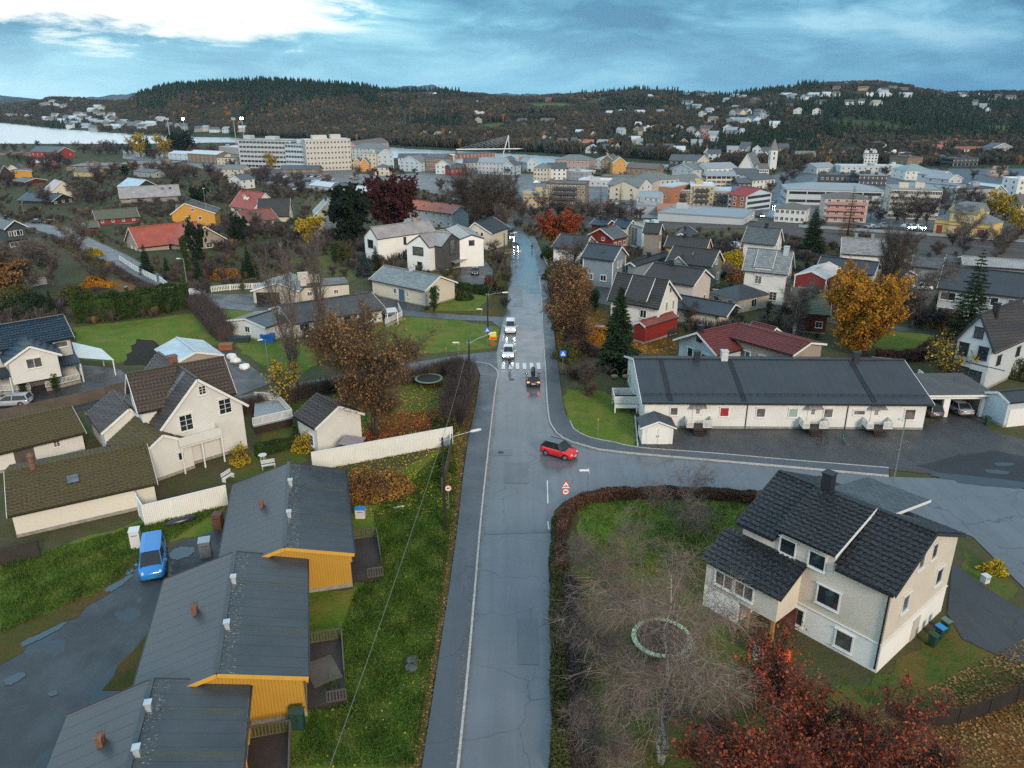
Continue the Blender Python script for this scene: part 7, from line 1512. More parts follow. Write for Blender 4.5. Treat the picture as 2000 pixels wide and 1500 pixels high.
for i,(px,py,lit,lab)in enumerate(((364,262,True,'tall floodlight mast glowing white-blue, left of the lit pair'),(478,268,True,'tall floodlight mast glowing white-blue above the hospital'),(333,262,False,'unlit floodlight mast left of the glowing ones'),(462,270,False,'unlit floodlight mast just left of the lit one by the hospital'))):
 p=gp(px,py+14);h=27;o=tag(empty('floodlight_mast',p),lab,'floodlight');m=MB();m.tube([(0,0,-1),(0,0,h)],[.55,.3],6);m.obj('mast',T_G,o);m=MB();m.box((0,-.4,h),(4.5,.6,2.6));m.obj('lamp_panel',T_G,o)
 if lit:m=MB();[m.box((x,-.8,h+z),(.9,.15,.8))for x in(-1,0,1)for z in(-.5,.5)];m.obj('lamps',M_FL,o)
RM=P_('rusty_rails',(.13,.10,.09),.4)
for k,(ya,yb_)in enumerate(((448,474),(452,479),(456,484),(461,490),(466,495))):
 P=px_path([(1560,ya-13),(1800,ya+1),(2120,yb_+4)],12);m=MB();o0=P[0]
 for off in(-.72,.72):
  for q,w in zip(P,P[1:]):m.bar(q-o0+Vector((0,off,.2)),w-o0+Vector((0,off,.2)),.12,.14)
 for q,w in zip(P,P[1:]):
  n=max(1,int((w-q).length/2));[m.box(q.lerp(w,t/n)-o0+Vector((0,0,.1)),(.5,2.4,.1))for t in range(n)]
 o=m.obj('rail_track',RM,uv=False);o.location=o0;tag(o,kind='structure')
rr=random.Random(5)
cw={'w':(T_W,'white'),'c':(T_C,'cream'),'g':(T_G,'grey'),'b':(T_LB,'pale blue'),'r':(T_R,'red'),'y':(T_Y,'yellow'),'o':(T_O,'orange'),'d':(T_D,'dark'),'p':(T_P,'pink'),'n':(T_BR,'brown')}
cr={'d':(F_D,'dark'),'g':(F_G,'grey'),'s':(F_SL,'slate'),'o':(F_OR,'orange'),'n':(F_BR,'brown'),'l':(F_L,'pale')}
FAR="""1018,242,18,wd;1068,242,27,wn;1060,198,13,wn;1072,199,10,rn;1138,201,9,wl;1246,252,13,bl;1267,256,30,wl;1250,225,24,wl;1190,226,16,bl;1215,222,30,wl;1255,224,32,cl;1290,224,38,pg;1272,193,8,bl;
1062,281,9,bg;1075,283,7,od;1098,287,18,nn;1120,285,12,wd;1130,289,14,pn;1148,290,20,ro;1158,272,9,wd;1176,290,22,bg;1193,288,10,cg;1155,299,24,bl;1180,300,14,rd;1195,302,20,cs;1205,299,10,yd;1130,268,14,wl;1210,264,14,bg;1243,262,12,nd;1250,264,8,yd;1238,281,24,cl;1249,288,12,yg;1246,295,18,gd;1268,300,14,wd;1295,285,16,bd;1305,300,22,rd;1326,305,22,wl;1335,288,16,od;1325,258,16,pn;1348,262,16,gd;1362,272,11,wd;1376,273,9,rn;1320,276,20,gd;1360,290,22,gg;1395,280,16,wg;1393,270,24,bg;1445,267,8,bl;1378,258,24,pd;1430,262,30,gg;1395,313,24,bd;1380,310,12,gd;1430,305,22,cg;1450,303,14,wd;1478,304,18,bg;1495,308,14,wd;1420,258,16,wd;1455,296,20,gd;1530,300,20,nd;
1367,189,13,wn;1385,188,11,cn;1402,184,8,on;1340,187,20,wl;1348,212,14,cd;1370,228,12,wd;1382,222,12,wg;1350,215,16,gd;1338,204,22,bd;1358,212,16,bg;1390,240,16,cs;1435,190,20,wl;1447,194,10,cg;1432,215,16,bg;1430,226,12,wd;1441,226,9,cd;1452,224,12,wd;1478,225,14,gd;1444,241,22,wg;1476,244,10,wl;1515,250,24,wl;1418,199,14,wg;1412,174,14,wn;1455,174,20,on;1470,201,12,nd;1500,210,18,gd;1465,237,18,bd;1405,217,12,gd;1425,242,14,gg;1490,232,14,wn;
1558,222,18,wl;1594,224,16,wo;1530,190,18,wl;1545,192,14,bg;1585,190,20,bl;1615,189,18,wl;1635,189,11,cn;1568,195,10,wd;1520,178,14,gd;1640,170,16,wd;1650,169,10,cg;1668,172,14,wg;1685,177,20,yn;1700,189,22,wl;1728,190,28,wl;1775,190,26,wl;1660,205,22,wd;1682,204,12,wd;1715,206,16,cg;1695,165,12,wd;1715,170,18,nd;1745,175,20,gd;1730,180,14,bd;1768,178,16,nd;1790,176,18,gd;1875,188,16,wg;1885,189,12,wd;1920,189,22,wl;1905,205,10,gd;1935,202,14,wl;1920,212,20,wg;1930,222,8,wl;1845,185,16,gd;1950,192,16,nd;1975,194,18,gd;1632,176,14,nd;1600,205,18,gd;1540,213,16,nd;
18,228,20,wd;50,229,22,wl;90,205,14,wd;82,207,12,gd;110,207,16,wl;124,209,14,wd;140,197,18,gd;126,196,14,nd;108,196,14,gd;120,211,10,cd;100,200,10,wd;86,235,12,wl;95,236,14,cd;108,238,16,wd;118,240,14,wl;130,243,14,cd;145,245,16,wg;104,228,12,wd;128,232,12,gd;140,234,14,wl;152,236,12,wd;150,226,14,cd;160,228,10,wd;176,218,12,wl;186,222,14,gd;195,226,12,cd;200,232,14,wd;188,212,14,wl;196,214,10,cd;178,240,16,bg;190,243,20,yg;206,247,18,cd;225,252,26,wl;165,250,16,bg;240,242,14,wg;254,247,22,gd;268,246,12,wd;290,246,18,wl;274,254,14,bd;210,240,10,wd;220,236,14,nd;168,235,10,wd;135,250,12,wd;180,255,14,gd;310,237,14,wg;330,250,14,pn;346,252,12,pd;360,253,14,gd;385,258,12,gd;418,259,18,wd;400,257,12,cg;440,260,12,bg;470,258,14,wl;215,228,10,wd;230,246,10,gd;
770,187,14,wd;775,188,8,wl;830,188,12,wd;842,188,8,wd;850,188,9,wd;870,183,12,nd;930,205,14,wl;985,190,9,wd;935,225,24,wl;934,240,16,gd;828,270,8,rn;853,272,11,bg;860,272,7,yn;879,272,7,bd;1003,191,10,wn"""
for row in FAR.replace('\n','').split(';'):
 x,y,w,c=row.split(',');x=float(x);y=float(y);w=float(w)
 p=gp(x,y);Dp=depth(p);Wm=clamp(w*Dp/FP,7,30);hm=4.2 if Wm>11 else 5
 fl='gablef' if(rr.random()<.4 and Wm<12)else('flat' if c[1]in 'l' and Wm>15 and rr.random()<.6 else 'gable')
 zone='hillside right of the river' if x>1320 else 'riverbank across the water' if x>1050 and y>250 else 'slope above the school' if x>1050 else 'ridge beyond the wood' if x>700 else 'far fjord shore, left'
 high=' near skyline' if y<195 and x>700 else ' low on it' if y>250 else ''
 hs='wide' if Wm>14 else 'small'
 lab=f'{hs} {cw[c[0]][1]} house with {cr[c[1]][1]} roof on {zone}{high}'
 a_,b_=(x-w/2,y),(x+w/2,y)
 bl(a_,b_,hm,9 if Wm<14 else 11,cw[c[0]][0],cr[c[1]][0],lab,'house','hillside_house',2 if hm>4.5 else 1,max(2,int(Wm/4)),rtype=fl,rise=3,group='houses scattered over the far slopes',side_cols=0,zoff=.3,ww=1.2)
def htree(base,top):
 """height of a tree from its foot pixel and the row of its top"""
 p=gp(*base);k=(750-top)/FP;a=math.atan(k)-TH
 return p,max(2.,H+p.y*math.tan(a)-p.z)
def one(kind,foot,top,label,name='tree',cat='tree',rad=None,**kw):
 p,h=htree(foot,top)
 t=(conifer if kind=='con' else deciduous)(h,rad,**kw)
 o=tag(empty(name,p,0),label,cat)
 for m,n in zip(t,('trunk','crown','leaves')):
  if m:link(m,n,o)
 return o,h
p=gp(1290,1492);
def birch(seed,h,rad,**kw):return deciduous(h,rad,seed,shape='birch',bark=BIRCH,limbmat=TW_BIRCH,twmat=TW_BIRCH,**kw)
for(px,py,h,rad,seed,st,lab)in((1290,1490,15.0,4.0,5,3,'tall bare birch with pale stems hanging over the trampoline'),):
 t=birch(seed,h,rad,limbs=40 if st==3 else 20,twigs=7500,droop=.34,stems=st,base=.3,tw=.017,trunk_r=.19,tlen=.42,spread=1.25);o=tag(empty('birch_tree',gp(px,py)),lab,'tree')
 link(t[0],'trunk',o);link(t[1],'crown',o)
for(px,py,h,rad,seed,lab)in((1160,1300,4.6,3.0,21,'low bare grey shrubby tree on the bank right of the road'),(1180,1150,5.0,3.4,23,'bare twiggy tree behind the hedge, nearest the road'),(1330,1050,5.0,3.6,24,'wide bare twiggy tree standing in the small front lawn'),(1175,1500,4,2.6,25,'bare bush at the bottom edge left of the birch trunk')):
 t=deciduous(h,rad,seed,limbs=18,twigs=2800,twmat=TW_BIRCH,stems=4,base=.1,tw=.018,trunk_r=.06,shape='birch',droop=.1,bark=BARKG,spread=1.2);o=tag(empty('bare_tree',gp(px,py)),lab,'tree')
 link(t[0],'trunk',o);link(t[1],'crown',o)
for(x,y,h,rad,seed,nl,lab)in((14.9,29.8,7.2,4.8,31,40000,'spreading tree with dark red leaves in the bottom right corner'),(20.4,30.6,4.4,3.0,33,11000,'smaller dark red tree at the right of the big red one')):
 t=deciduous(h,rad,seed,limbs=24,twigs=9000,leaf='red',nleaf=nl,lsize=.115,stems=3,base=.15,tw=.03,shape='round',tlen=.5);o=tag(empty('red_tree',(x,y,0)),lab,'tree')
 for m,n in zip(t,('trunk','crown','leaves')):link(m,n,o)
one('dec',(735,852),618,'broad half-bare tree with brown and ochre leaves behind the small white outbuilding','brown_leaved_tree',rad=5.7,seed=41,limbs=26,twigs=13000,leaf='brown',nleaf=15000,lsize=.17,stems=3,base=.22,twmat=TW_BROWN,tw=.035)
one('dec',(583,755),478,'tall bare Lombardy poplar, left of the pair in front of the bungalow','poplar_tree',rad=1.35,seed=42,limbs=44,twigs=2300,stems=2,base=.1,shape='column',twmat=TW_GREY,tw=.03,spread=.4,trunk_r=.22,bark=BARKG)
one('dec',(632,690),455,'tall bare Lombardy poplar, right of the pair in front of the bungalow','poplar_tree',rad=1.2,seed=43,limbs=44,twigs=2000,stems=2,base=.08,shape='column',twmat=TW_GREY,tw=.03,spread=.4,trunk_r=.2,bark=BARKG)
one('dec',(555,800),700,'thin young tree with yellow leaves at the foot of the poplar','yellow_tree',rad=1.8,seed=44,limbs=10,twigs=600,leaf='yellow',nleaf=700,lsize=.2,base=.2)
one('con',(1206,722),556,'dense dark spruce behind the row house deck','spruce_tree',rad=3.3,seed=51,leaf='green',thin=.8,nee=13)
one('con',(1885,662),485,'thin tall spruce in front of the long black-roofed house','spruce_tree',rad=4.3,seed=52,leaf='green',thin=1.5,per=7,nw=.13)
one('con',(1583,500),402,'dark spruce beside the slate-roofed white house and rail line','spruce_tree',rad=4.2,seed=53,leaf='green',thin=1.1)
one('dec',(1672,692),540,'big maple with glowing orange leaves behind the row house','maple_tree',rad=4.7,seed=54,limbs=28,twigs=5000,leaf='orange',nleaf=32000,lsize=.22,base=.08)
one('dec',(1716,640),452,'bare poplar rising behind the orange maple','poplar_tree',rad=1.7,seed=55,limbs=40,twigs=4500,stems=2,base=.15,shape='column',tw=.04,spread=.4,trunk_r=.25)
one('dec',(1778,640),520,'bare pale birch spreading right of the orange maple','birch_tree',rad=5.2,seed=56,limbs=22,twigs=4500,stems=3,base=.1,shape='vase',tw=.035,twmat=TW_GREY,bark=BARKG)
one('dec',(1548,665),560,'slender bare birch left of the orange maple','birch_tree',rad=2.8,seed=57,limbs=20,twigs=3500,stems=3,base=.1,shape='vase',tw=.035,twmat=TW_GREY,bark=BIRCH)
one('dec',(1853,745),672,'young half-bare tree with a few yellow leaves behind the carport','yellow_tree',rad=3.3,seed=58,limbs=16,twigs=2000,leaf='yellow',nleaf=1300,lsize=.2,base=.1,stems=3)
one('dec',(1105,668),500,'tall birch with thin rust-brown leaves beside the main road','birch_tree',rad=3.4,seed=59,limbs=30,twigs=8000,leaf='rust',nleaf=15000,lsize=.16,base=.05,shape='cone',stems=2)
one('dec',(1128,600),520,'second rust-brown birch, behind the tall one by the main road','birch_tree',rad=2.6,seed=60,limbs=20,twigs=4000,leaf='rust',nleaf=4500,lsize=.25,base=.05,shape='cone')
one('dec',(1093,492),415,'vivid scarlet-leaved tree where the main road bends','red_tree',rad=4.6,seed=61,limbs=20,twigs=3000,leaf='scarlet',nleaf=16000,lsize=.38,base=.06)
one('dec',(765,452),352,'very large copper beech behind the modern houses','beech_tree',rad=9.5,seed=62,limbs=26,twigs=4000,leaf='copper',nleaf=34000,lsize=.5,base=.05)
one('dec',(683,478),358,'huge round dark green pine beside the tall slate-roofed house','pine_tree',rad=5.6,seed=63,limbs=24,twigs=2000,leaf='dkgreen',nleaf=42000,lsize=.5,base=.04)
one('dec',(1145,772),705,'rounded bare bush on the grass left of the row house','bare_shrub','shrub',rad=3.0,seed=64,limbs=14,twigs=4500,stems=5,base=.05,twmat=TW_BROWN,trunk_r=.06,tw=.03)
one('dec',(945,455),345,'very large bare tree at the bend of the main road','bare_tree',rad=10,seed=65,limbs=28,twigs=7000,base=.15,tw=.08,twmat=TW_BROWN,tlen=.9)
one('dec',(975,452),372,'second large bare tree right of the bigger one at the bend','bare_tree',rad=7,seed=66,limbs=20,twigs=4000,base=.2,tw=.08,tlen=.9)
one('dec',(605,478),430,'small tree with bright yellow-green leaves beneath the tall slate-roofed house','yellow_tree',rad=4,seed=67,limbs=12,twigs=800,leaf='yellow',nleaf=2500,lsize=.45,base=.2)
PROTO.update({'spr':conifer(10,2.3,71,'green',1.3,8,8),'spr2':conifer(11,3.0,72,'green',1.4,8,8),'blue':conifer(6,2.5,73,'blue',1.1,9,9),'thu':deciduous(5,.75,74,leaf='thuja',nleaf=2600,lsize=.18,twigs=300,limbs=16,base=.02,shape='column',spread=.4),'thub':deciduous(5,.8,75,leaf='olive',nleaf=2200,lsize=.2,twigs=400,limbs=16,base=.02,shape='column',spread=.4),'pine':deciduous(10,3.2,76,leaf='dkgreen',nleaf=14000,lsize=.32,twigs=500,limbs=18,base=.05),'bareA':deciduous(10,4.2,77,limbs=18,twigs=2600,base=.12,tw=.06,twmat=TW_PURPLE,stems=2),'bareB':deciduous(10,4.8,78,limbs=20,twigs=2600,base=.2,tw=.06,twmat=TW_BROWN),'bareC':deciduous(10,3.2,79,limbs=22,twigs=2400,base=.1,tw=.055,twmat=TW_GREY,shape='vase',stems=3,bark=BARKG),'larch':conifer(14,3.2,80,'green',1.9,6,6,nw=.07),'gold':deciduous(9,3.3,81,leaf='yellow',nleaf=3200,lsize=.34,twigs=800,limbs=16,base=.1),'rust':deciduous(9,3.3,82,leaf='rust',nleaf=3600,lsize=.34,twigs=1200,limbs=16,base=.08),'ball':deciduous(2.6,1.0,83,limbs=12,twigs=900,base=.35,tw=.03,twmat=TW_BROWN)})
PROTO['larch']=(PROTO['larch'][0],PROTO['larch'][1].copy(),None);PROTO['larch'][1].materials.clear();PROTO['larch'][1].materials.append(leafmat('bare_larch_twigs',[(.08,.045,.025),(.15,.085,.045),(.22,.13,.06)],.5))
PH={'spr':10,'spr2':11,'blue':6,'thu':5,'thub':5,'pine':10,'bareA':10,'bareB':10,'bareC':10,'larch':14,'gold':9,'rust':9,'ball':2.6}
NM={'spr':'spruce_tree','spr2':'spruce_tree','blue':'spruce_tree','thu':'thuja_tree','thub':'thuja_tree','pine':'pine_tree','bareA':'bare_tree','bareB':'bare_tree','bareC':'bare_tree','larch':'larch_tree','gold':'golden_tree','rust':'autumn_tree','ball':'clipped_tree'}
def put(proto,bx,by,top,label,group=None,fat=1.):
 p,h=htree((bx,by),top);s=clamp(h,.35*PH[proto],2.2*PH[proto])/PH[proto]
 return tree_at(proto,p,NM[proto],label,'tree',s*fat,group=group,sz=s)
for q in(('spr',478,545,505,'left of three young spruces in the garden of the dark-roofed houses'),('spr',505,545,500,'middle of three young spruces in the garden'),('spr2',517,520,480,'taller young spruce behind the three small ones'),('spr',520,545,508,'right of three young spruces in the garden'),('spr2',288,535,475,'spruce against the wall of the terracotta-roofed bungalow'),('spr',328,545,500,'squat spruce by the entrance of the terracotta-roofed bungalow'),('pine',388,525,430,'tall dark conifer covering the right end of the terracotta-roofed bungalow'),('thu',366,538,470,'narrow dark conifer beside the wide one at the bungalow'),('spr',389,552,500,'blue-green spruce at the foot of the tall dark conifer'),('spr',487,540,478,'slim spruce left of the bare garden trees'),('pine',470,478,418,'dark round conifer between red-brown and terracotta roofs'),('pine',395,430,362,'dark conifer right of the orange-yellow gable'),('pine',560,500,470,'low dark conifer below the yellow-green tree'),('thu',655,518,480,'left of three columnar thujas in the upper garden'),('thub',668,518,476,'middle of three columnar thujas in the upper garden'),('thub',682,520,480,'right of three columnar thujas in the upper garden'),('blue',713,540,492,'broad blue spruce by the corner of the slate-roofed bungalow'),('spr2',735,528,478,'dark spruce behind the blue one'),('ball',650,545,519,'left of two ball-shaped clipped trees on the upper lawn'),('ball',672,550,525,'right of two ball-shaped clipped trees on the upper lawn'),('thu',848,610,565,'single clipped green thuja by the cream gable wall'),('thu',47,772,738,'left of two small thujas at the porch of the pale grey house'),('thu',110,767,732,'right of two small thujas at the porch of the pale grey house'),('thu',1162,608,570,'small green thuja left of the white steep-roofed house'),('spr',1570,625,590,'dark spruce beside the olive mossy roof'),('thub',1500,618,592,'reddish columnar shrub right of the hipped garage'),('pine',1540,650,600,'dark rounded conifer in the shade of the olive mossy roof'),('spr',105,625,565,'broad dark evergreen above the pale grey house'),('gold',1945,430,375,'golden tree right of the yellow railway station'),('gold',1985,455,410,'second golden tree at the right edge beyond the station'),('bareC',985,460,400,'slim bare tree beside the road bend'),('larch',1148,422,372,'leftmost of the bare larches at the rail yard'),('larch',1172,420,362,'second bare larch from the left at the rail yard'),('larch',1185,425,378,'short bare larch in the rail yard row'),('larch',1210,425,358,'tallest bare larch at the rail yard'),('larch',1233,422,372,'rightmost bare larch at the rail yard'),('larch',1655,460,360,'tall bare larch in front of the salmon balcony block'),('bareA',1790,440,385,'left bare park tree beside the station'),('bareB',1765,440,382,'bare park tree in front of the cream office block'),('bareA',1810,438,378,'bare park tree touching the station turret'),('bareB',1845,420,370,'bare street tree behind the station roof, left'),('bareA',1890,415,365,'bare street tree behind the station roof, right'),('bareB',1700,425,385,'bare tree left of the cream office block'),('bareC',1880,500,420,'thin bare tree below the rail line, right side'),('bareC',1945,510,440,'thin bare tree far right below the rail line'),('bareC',1780,505,455,'thin bare tree by the pale sheet canopy'),('pine',245,345,322,'round pine on the school grounds'),('gold',275,305,262,'golden-brown larch by the fjord shore'),('spr2',292,305,262,'dark spruce between two golden larches at the shore'),('gold',322,306,265,'second golden-brown larch by the fjord shore'),('pine',348,305,258,'pair of dark firs left of the hospital, left one'),('pine',362,305,256,'pair of dark firs left of the hospital, right one'),('gold',532,330,300,'olive-yellow tree in front of the hospital wing'),('rust',1100,500,455,'orange-tinged small tree below the scarlet one'),('bareB',1120,545,470,'bare pinkish-brown tree between road and blue-grey house'),('bareA',1345,650-15,590,'bare apple tree in front of the long cream garage'),('bareA',1280,475,445,'bare tree before the aqua cube house'),('bareC',1250,625,585,'bare tree beside the white steep-roofed house'),('gold',1340,548,520,'pale orange tree by the picket fence'),('spr',1895,600,560,'small dark shrub-like spruce by the pale house'),('bareA',400,585,545,'bare bush-like tree at the bend of the wet lane'),('rust',15,585,500,'rust-leaved tree in front of the dark teal house'),('bareC',35,580,470,'thin bare birch in front of the dark teal house, left'),('bareC',62,575,470,'thin bare birch in front of the dark teal house, right'),('bareC',105,560,470,'lone bare birch on the slope by the lane'),('bareB',200,560,515,'bare fruit tree on the rough slope'),('bareC',160,520,430,'slim bare tree beside the red shed'),):
 put(*q,fat={388:.55,366:.6,470:.7,395:.75,560:.8}.get(q[1],1.))
GR=[('flat shore of the fjord',[(10,292,14),(30,296,16),(50,290,12),(75,288,12),(120,290,12),(150,292,16),(165,300,20),(180,298,22),(195,302,20),(205,296,22),(220,300,24),(235,298,22),(250,302,22),(258,296,22),(300,308,22),(312,310,24),(335,308,22),(375,305,24),(385,300,22),(400,308,24),(412,304,22),(425,300,18),(445,298,18),(115,322,26),(100,318,24),(85,330,24),(40,318,20),(20,312,18),(130,325,22)]),('left neighbourhood between the school and the gabled houses',[(20,365,40),(60,330,30),(95,335,34),(90,402,38),(150,392,35),(175,385,32),(200,362,30),(190,352,28),(175,400,36),(205,395,30),(225,340,26),(260,338,24),(300,340,30),(320,345,34),(335,350,36),(345,362,36),(365,352,32),(385,350,26),(410,345,30),(430,352,26),(420,366,32),(440,378,30),(455,385,34),(430,395,30),(465,362,26),(490,362,30),(505,352,30),(520,360,34),(540,365,30),(560,372,34),(580,360,26),(590,378,30),(540,384,30),(520,378,26),(560,395,30),(455,330,22)]),('gardens between the terracotta bungalow and the poplars',[(455,470,40),(490,470,36),(520,465,34),(545,470,38),(575,480,38),(530,500,34),(560,520,32),(430,500,34),(420,470,30),(440,520,34),(455,500,30),(600,510,40),(625,500,40),(640,478,34),(590,545,36),(500,440,30),(530,430,28),(415,545,32),(710,470,20),(980,470,30),(965,500,30),(975,520,28),(962,480,26)]),('strip between the rail yard and the river of roofs',[(810,395,26),(835,398,26),(860,372,24),(880,398,30),(905,400,34),(920,412,40),(930,420,40),(900,378,30),(960,400,36),(1000,395,30),(1020,425,40),(1040,430,34),(1060,420,40),(1090,425,38),(1120,430,40),(1135,425,40),(1160,430,38),(1190,428,40),(1220,428,30),(1250,430,26),(740,372,22),(720,366,20),(1000,415,30)]),('gardens of the right neighbourhood',[(1150,545,36),(1160,525,30),(1245,465,26),(1300,490,24),(1350,470,22),(1415,545,26),(1440,480,26),(1425,500,26),(1575,560,26),(1700,520,36),(1740,560,40),(1760,600,44),(1790,610,36),(1720,500,30),(1690,480,26),(1600,490,24),(1760,520,28),(1830,640,36),(1790,640,30),(1560,600,36),(1525,640,40),(1830,500,30),(1860,480,30),(1920,475,28),(1960,490,40),(1985,470,30),(1980,560,30)]),('streets and river bank of the town',[(1330,330,24),(1345,345,20),(1400,335,26),(1425,325,30),(1440,330,30),(1415,345,24),(1390,332,24),(1465,322,22),(1540,335,24),(1560,340,24),(1580,330,22),(1600,325,20),(1550,352,24),(1530,362,22),(1700,340,22),(1730,345,20),(1660,310,24),(1640,320,22),(1800,335,20),(1790,318,22),(1840,345,18),(1900,350,20),(1955,345,24),(1975,355,24),(1850,395,30),(1870,398,30),(1910,410,36),(1930,425,30),(1960,425,40),(1830,405,36),(1800,412,30),(1750,432,30),(1720,430,28),(1180,345,16),(1160,352,16),(1010,352,14),(995,358,16),(700,345,20),(725,350,18),(640,358,18),(590,352,16),(520,345,22),(500,348,20),(480,340,20),(545,350,16),(1240,335,16),(1290,340,16),(1505,375,24),(1490,385,20)])]
r_=random.Random(3)
KND=['bareA','bareA','bareB','bareC','bareA']
for g,lst in GR:
 for(x,y,hh)in lst:
  for k in range(2):
   k_=r_.choice(KND);xx=x+(r_.uniform(-9,9)if k else 0);yy=y+(r_.uniform(-4,6)if k else 0)
   put(k_,xx,yy,yy-hh*r_.uniform(.8,1.05)*(.85 if k else 1),{'bareA':'round purple-brown bare tree in the ','bareB':'wide brown bare tree in the ','bareC':'upright grey bare tree in the '}[k_]+g,'bare trees, '+g)
bush_at(735,962,3.1,2.3,2.3,'brown','big rounded bush with reddish-brown and yellow leaves by the yellow terrace house',5200,.17,TW_BROWN,900,4)
bush_at(742,955,3.0,1.9,2.0,'yellow','yellow-leaved bush mixed with the reddish one by the yellow terrace house',900,.16,None,0,5)
bush_at(593,880,1.1,1.,1.9,'yellow','yellow bush at the corner of the small white outbuilding',1100,.14,TW_BROWN,200,6)
bush_at(470,905,1.0,1.,2.0,'yellow','yellow bush against the corner of the large white house',1000,.14,TW_BROWN,200,7)
bush_at(580,865,.6,.6,2.2,'thuja','dark clipped thuja beside the raised deck',1200,.12,None,0,8)
bush_at(1085,748,2.8,4.0,1.6,'olive','brownish-green shrubs behind the blue crossing sign',0,.16,TW_BROWN,2200,9)if 0 else None
for i,(x,y,rx,ry,h,lf,lab)in enumerate(((1112,700,2.2,3,2.2,'olive','yellow-green shrub beside the blue crossing sign'),(1128,690,3,3,2.0,'hedgebrown','brown leafless shrub behind the crossing sign'),(1140,655,3.2,3,2.0,'rust','rust-leaved low shrub at the foot of the birch'),(1170,660,2.6,2.2,1.8,'orange','orange-leaved low shrub near the red shed'),(1110,640,2.4,3.,2.0,'rust','rust shrub right at the footway'),(20,600,5,3.5,3.4,'olive','dull green shrub mass at the left edge above the blue-black roof'),(60,615,5,3,3.6,'green','dark green shrub mass left of the long hedge'),(190,560,3,2.4,2.,'orange','orange-leaved shrub on the slope by the wet lane'),(150,590,4,3,2.6,'olive','olive shrub at the left end of the long hedge'),(185,500,2,1.6,1.8,'yellow','small yellow bush beside the wet lane'),(445,545,3,2.6,2.2,'brown','brown shrub inside the curved fence'),(420,480,3,2.4,2.6,'olive','olive bush behind the terracotta-roofed bungalow'),(1855,640,3,2.5,2.4,'brown','brown shrub left of the steep-roofed house'),(1835,690,3.4,2.6,2.2,'hedgebrown','purple-brown shrub between lawn and carport'),(1475,550,3,2.4,2.8,'yellow','bright yellow shrub in front of the slate-roofed white house'),(1490,535,1.6,1.5,2.8,'gold' if 0 else 'olive','climbing shrub on the slate-roofed white house'),(1448,548,3.6,3,2.6,'rust','pale russet shrub left of the slate-roofed white house'),(1430,520,3,3,3.5,'yellow','amber shrub between grey-green and slate-roofed houses'),(1940,1115,1.1,.8,.8,'yellow','low yellowish shrub in the grass island'),(1985,735,3,2.4,2.2,'olive','olive shrub at the foot of the steep-roofed house'),(1880,745,2,1.5,1.4,'yellow','yellow-green shrub behind the carport'),(905,585,1.6,1.2,1.6,'thuja','small clipped hedge block in the lawn corner'),(1260,540,3,2,1.6,'brown','brown flower bed shrub beside the blue-grey house'),(1395,600,1.8,1.4,1.6,'olive','green shrub before the cream garage'),(570,560,2,1.6,1.4,'olive','low olive shrub behind the carport roof'),(945,735-30,1,1,1,'olive','x'),(1075,545,2,3,2.0,'olive','shrub belt beside the far footway'),(1070,505,2,3,2.6,'olive','shrub at the footway below the scarlet tree'),(960,560,1.6,4,2.0,'hedgebrown','purple-red hedge shrub by the far left kerb'),(905,755,3,3,1.4,'olive','x'),(875,835,1.6,2,1.5,'olive','olive shrub at the end of the white fence'))):
 if lab!='x':bush_at(x,y,rx,ry,h,lf,lab,int(700*rx*ry/2+500),.17 if y>640 else .26,TW_BROWN if lf in('hedgebrown','brown','rust')else None,500,20+i)
hedge([(150,628),(230,622),(300,612),(345,603),(372,600)],2.6,4.6,'thuja','tall dense dark green hedge enclosing the big left lawn',700,.22,core=LF['thuja'])
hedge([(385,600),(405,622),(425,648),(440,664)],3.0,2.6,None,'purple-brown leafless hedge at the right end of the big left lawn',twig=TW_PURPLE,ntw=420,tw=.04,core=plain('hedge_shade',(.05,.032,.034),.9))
hedge([(460,812),(530,795),(620,772),(720,758),(800,748),(880,728),(900,722)],1.2,2.0,None,'leafless brown hedge along the wet side lane',twig=TW_BROWN,ntw=260,tw=.03)
hedge([(905,735),(900,780),(885,835)],2.6,2.6,None,'wide purple-brown twig hedge beside the footway and pole',twig=TW_PURPLE,ntw=700,tw=.035)
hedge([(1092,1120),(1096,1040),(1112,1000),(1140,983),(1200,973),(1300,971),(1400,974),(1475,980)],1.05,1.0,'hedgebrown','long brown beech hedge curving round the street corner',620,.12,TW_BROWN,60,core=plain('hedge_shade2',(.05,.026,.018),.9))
hedge([(1094,1520),(1092,1360),(1088,1200),(1086,1100),(1090,1020)],1.0,.8,'olive','ragged green weeds and shrubs along the right road edge',420,.15,TW_GREY,60,name='verge_shrubs')
hedge([(1140,1520),(1125,1360),(1112,1220),(1106,1130)],2.0,.7,None,'strip of dry brown stalks behind the roadside weeds',twig=TW_GREY,ntw=420,tw=.02,name='dry_stalks')
hedge([(890,568),(940,574),(958,577)],1.4,1.7,'thuja','clipped green hedge between driveway and small lawn',420,.2,core=LF['thuja'])
hedge([(980,578),(972,560),(970,545)],1.6,1.8,'olive','yellow-green hedge beside the upper left kerb',260,.2)
hedge([(500,892),(540,882),(575,872)],.9,1.3,'thuja','low dark green hedge below the raised deck',500,.14,core=LF['thuja'])
hedge([(1710,705),(1760,705),(1830,700)],1.8,1.5,'hedgebrown','brown hedge behind the right end of the row house',260,.2,TW_PURPLE,100)
hedge([(205,515),(250,545),(300,568),(240,580),(180,565)],2.5,.6,None,'brown scrub along the lane below the teal house',twig=TW_PURPLE,ntw=220,tw=.04,name='scrub_strip')
hedge([(110,470),(160,500),(200,528)],1.8,.6,'olive','overgrown bank of the wet lane',180,.25,TW_BROWN,120,name='bank_shrubs')
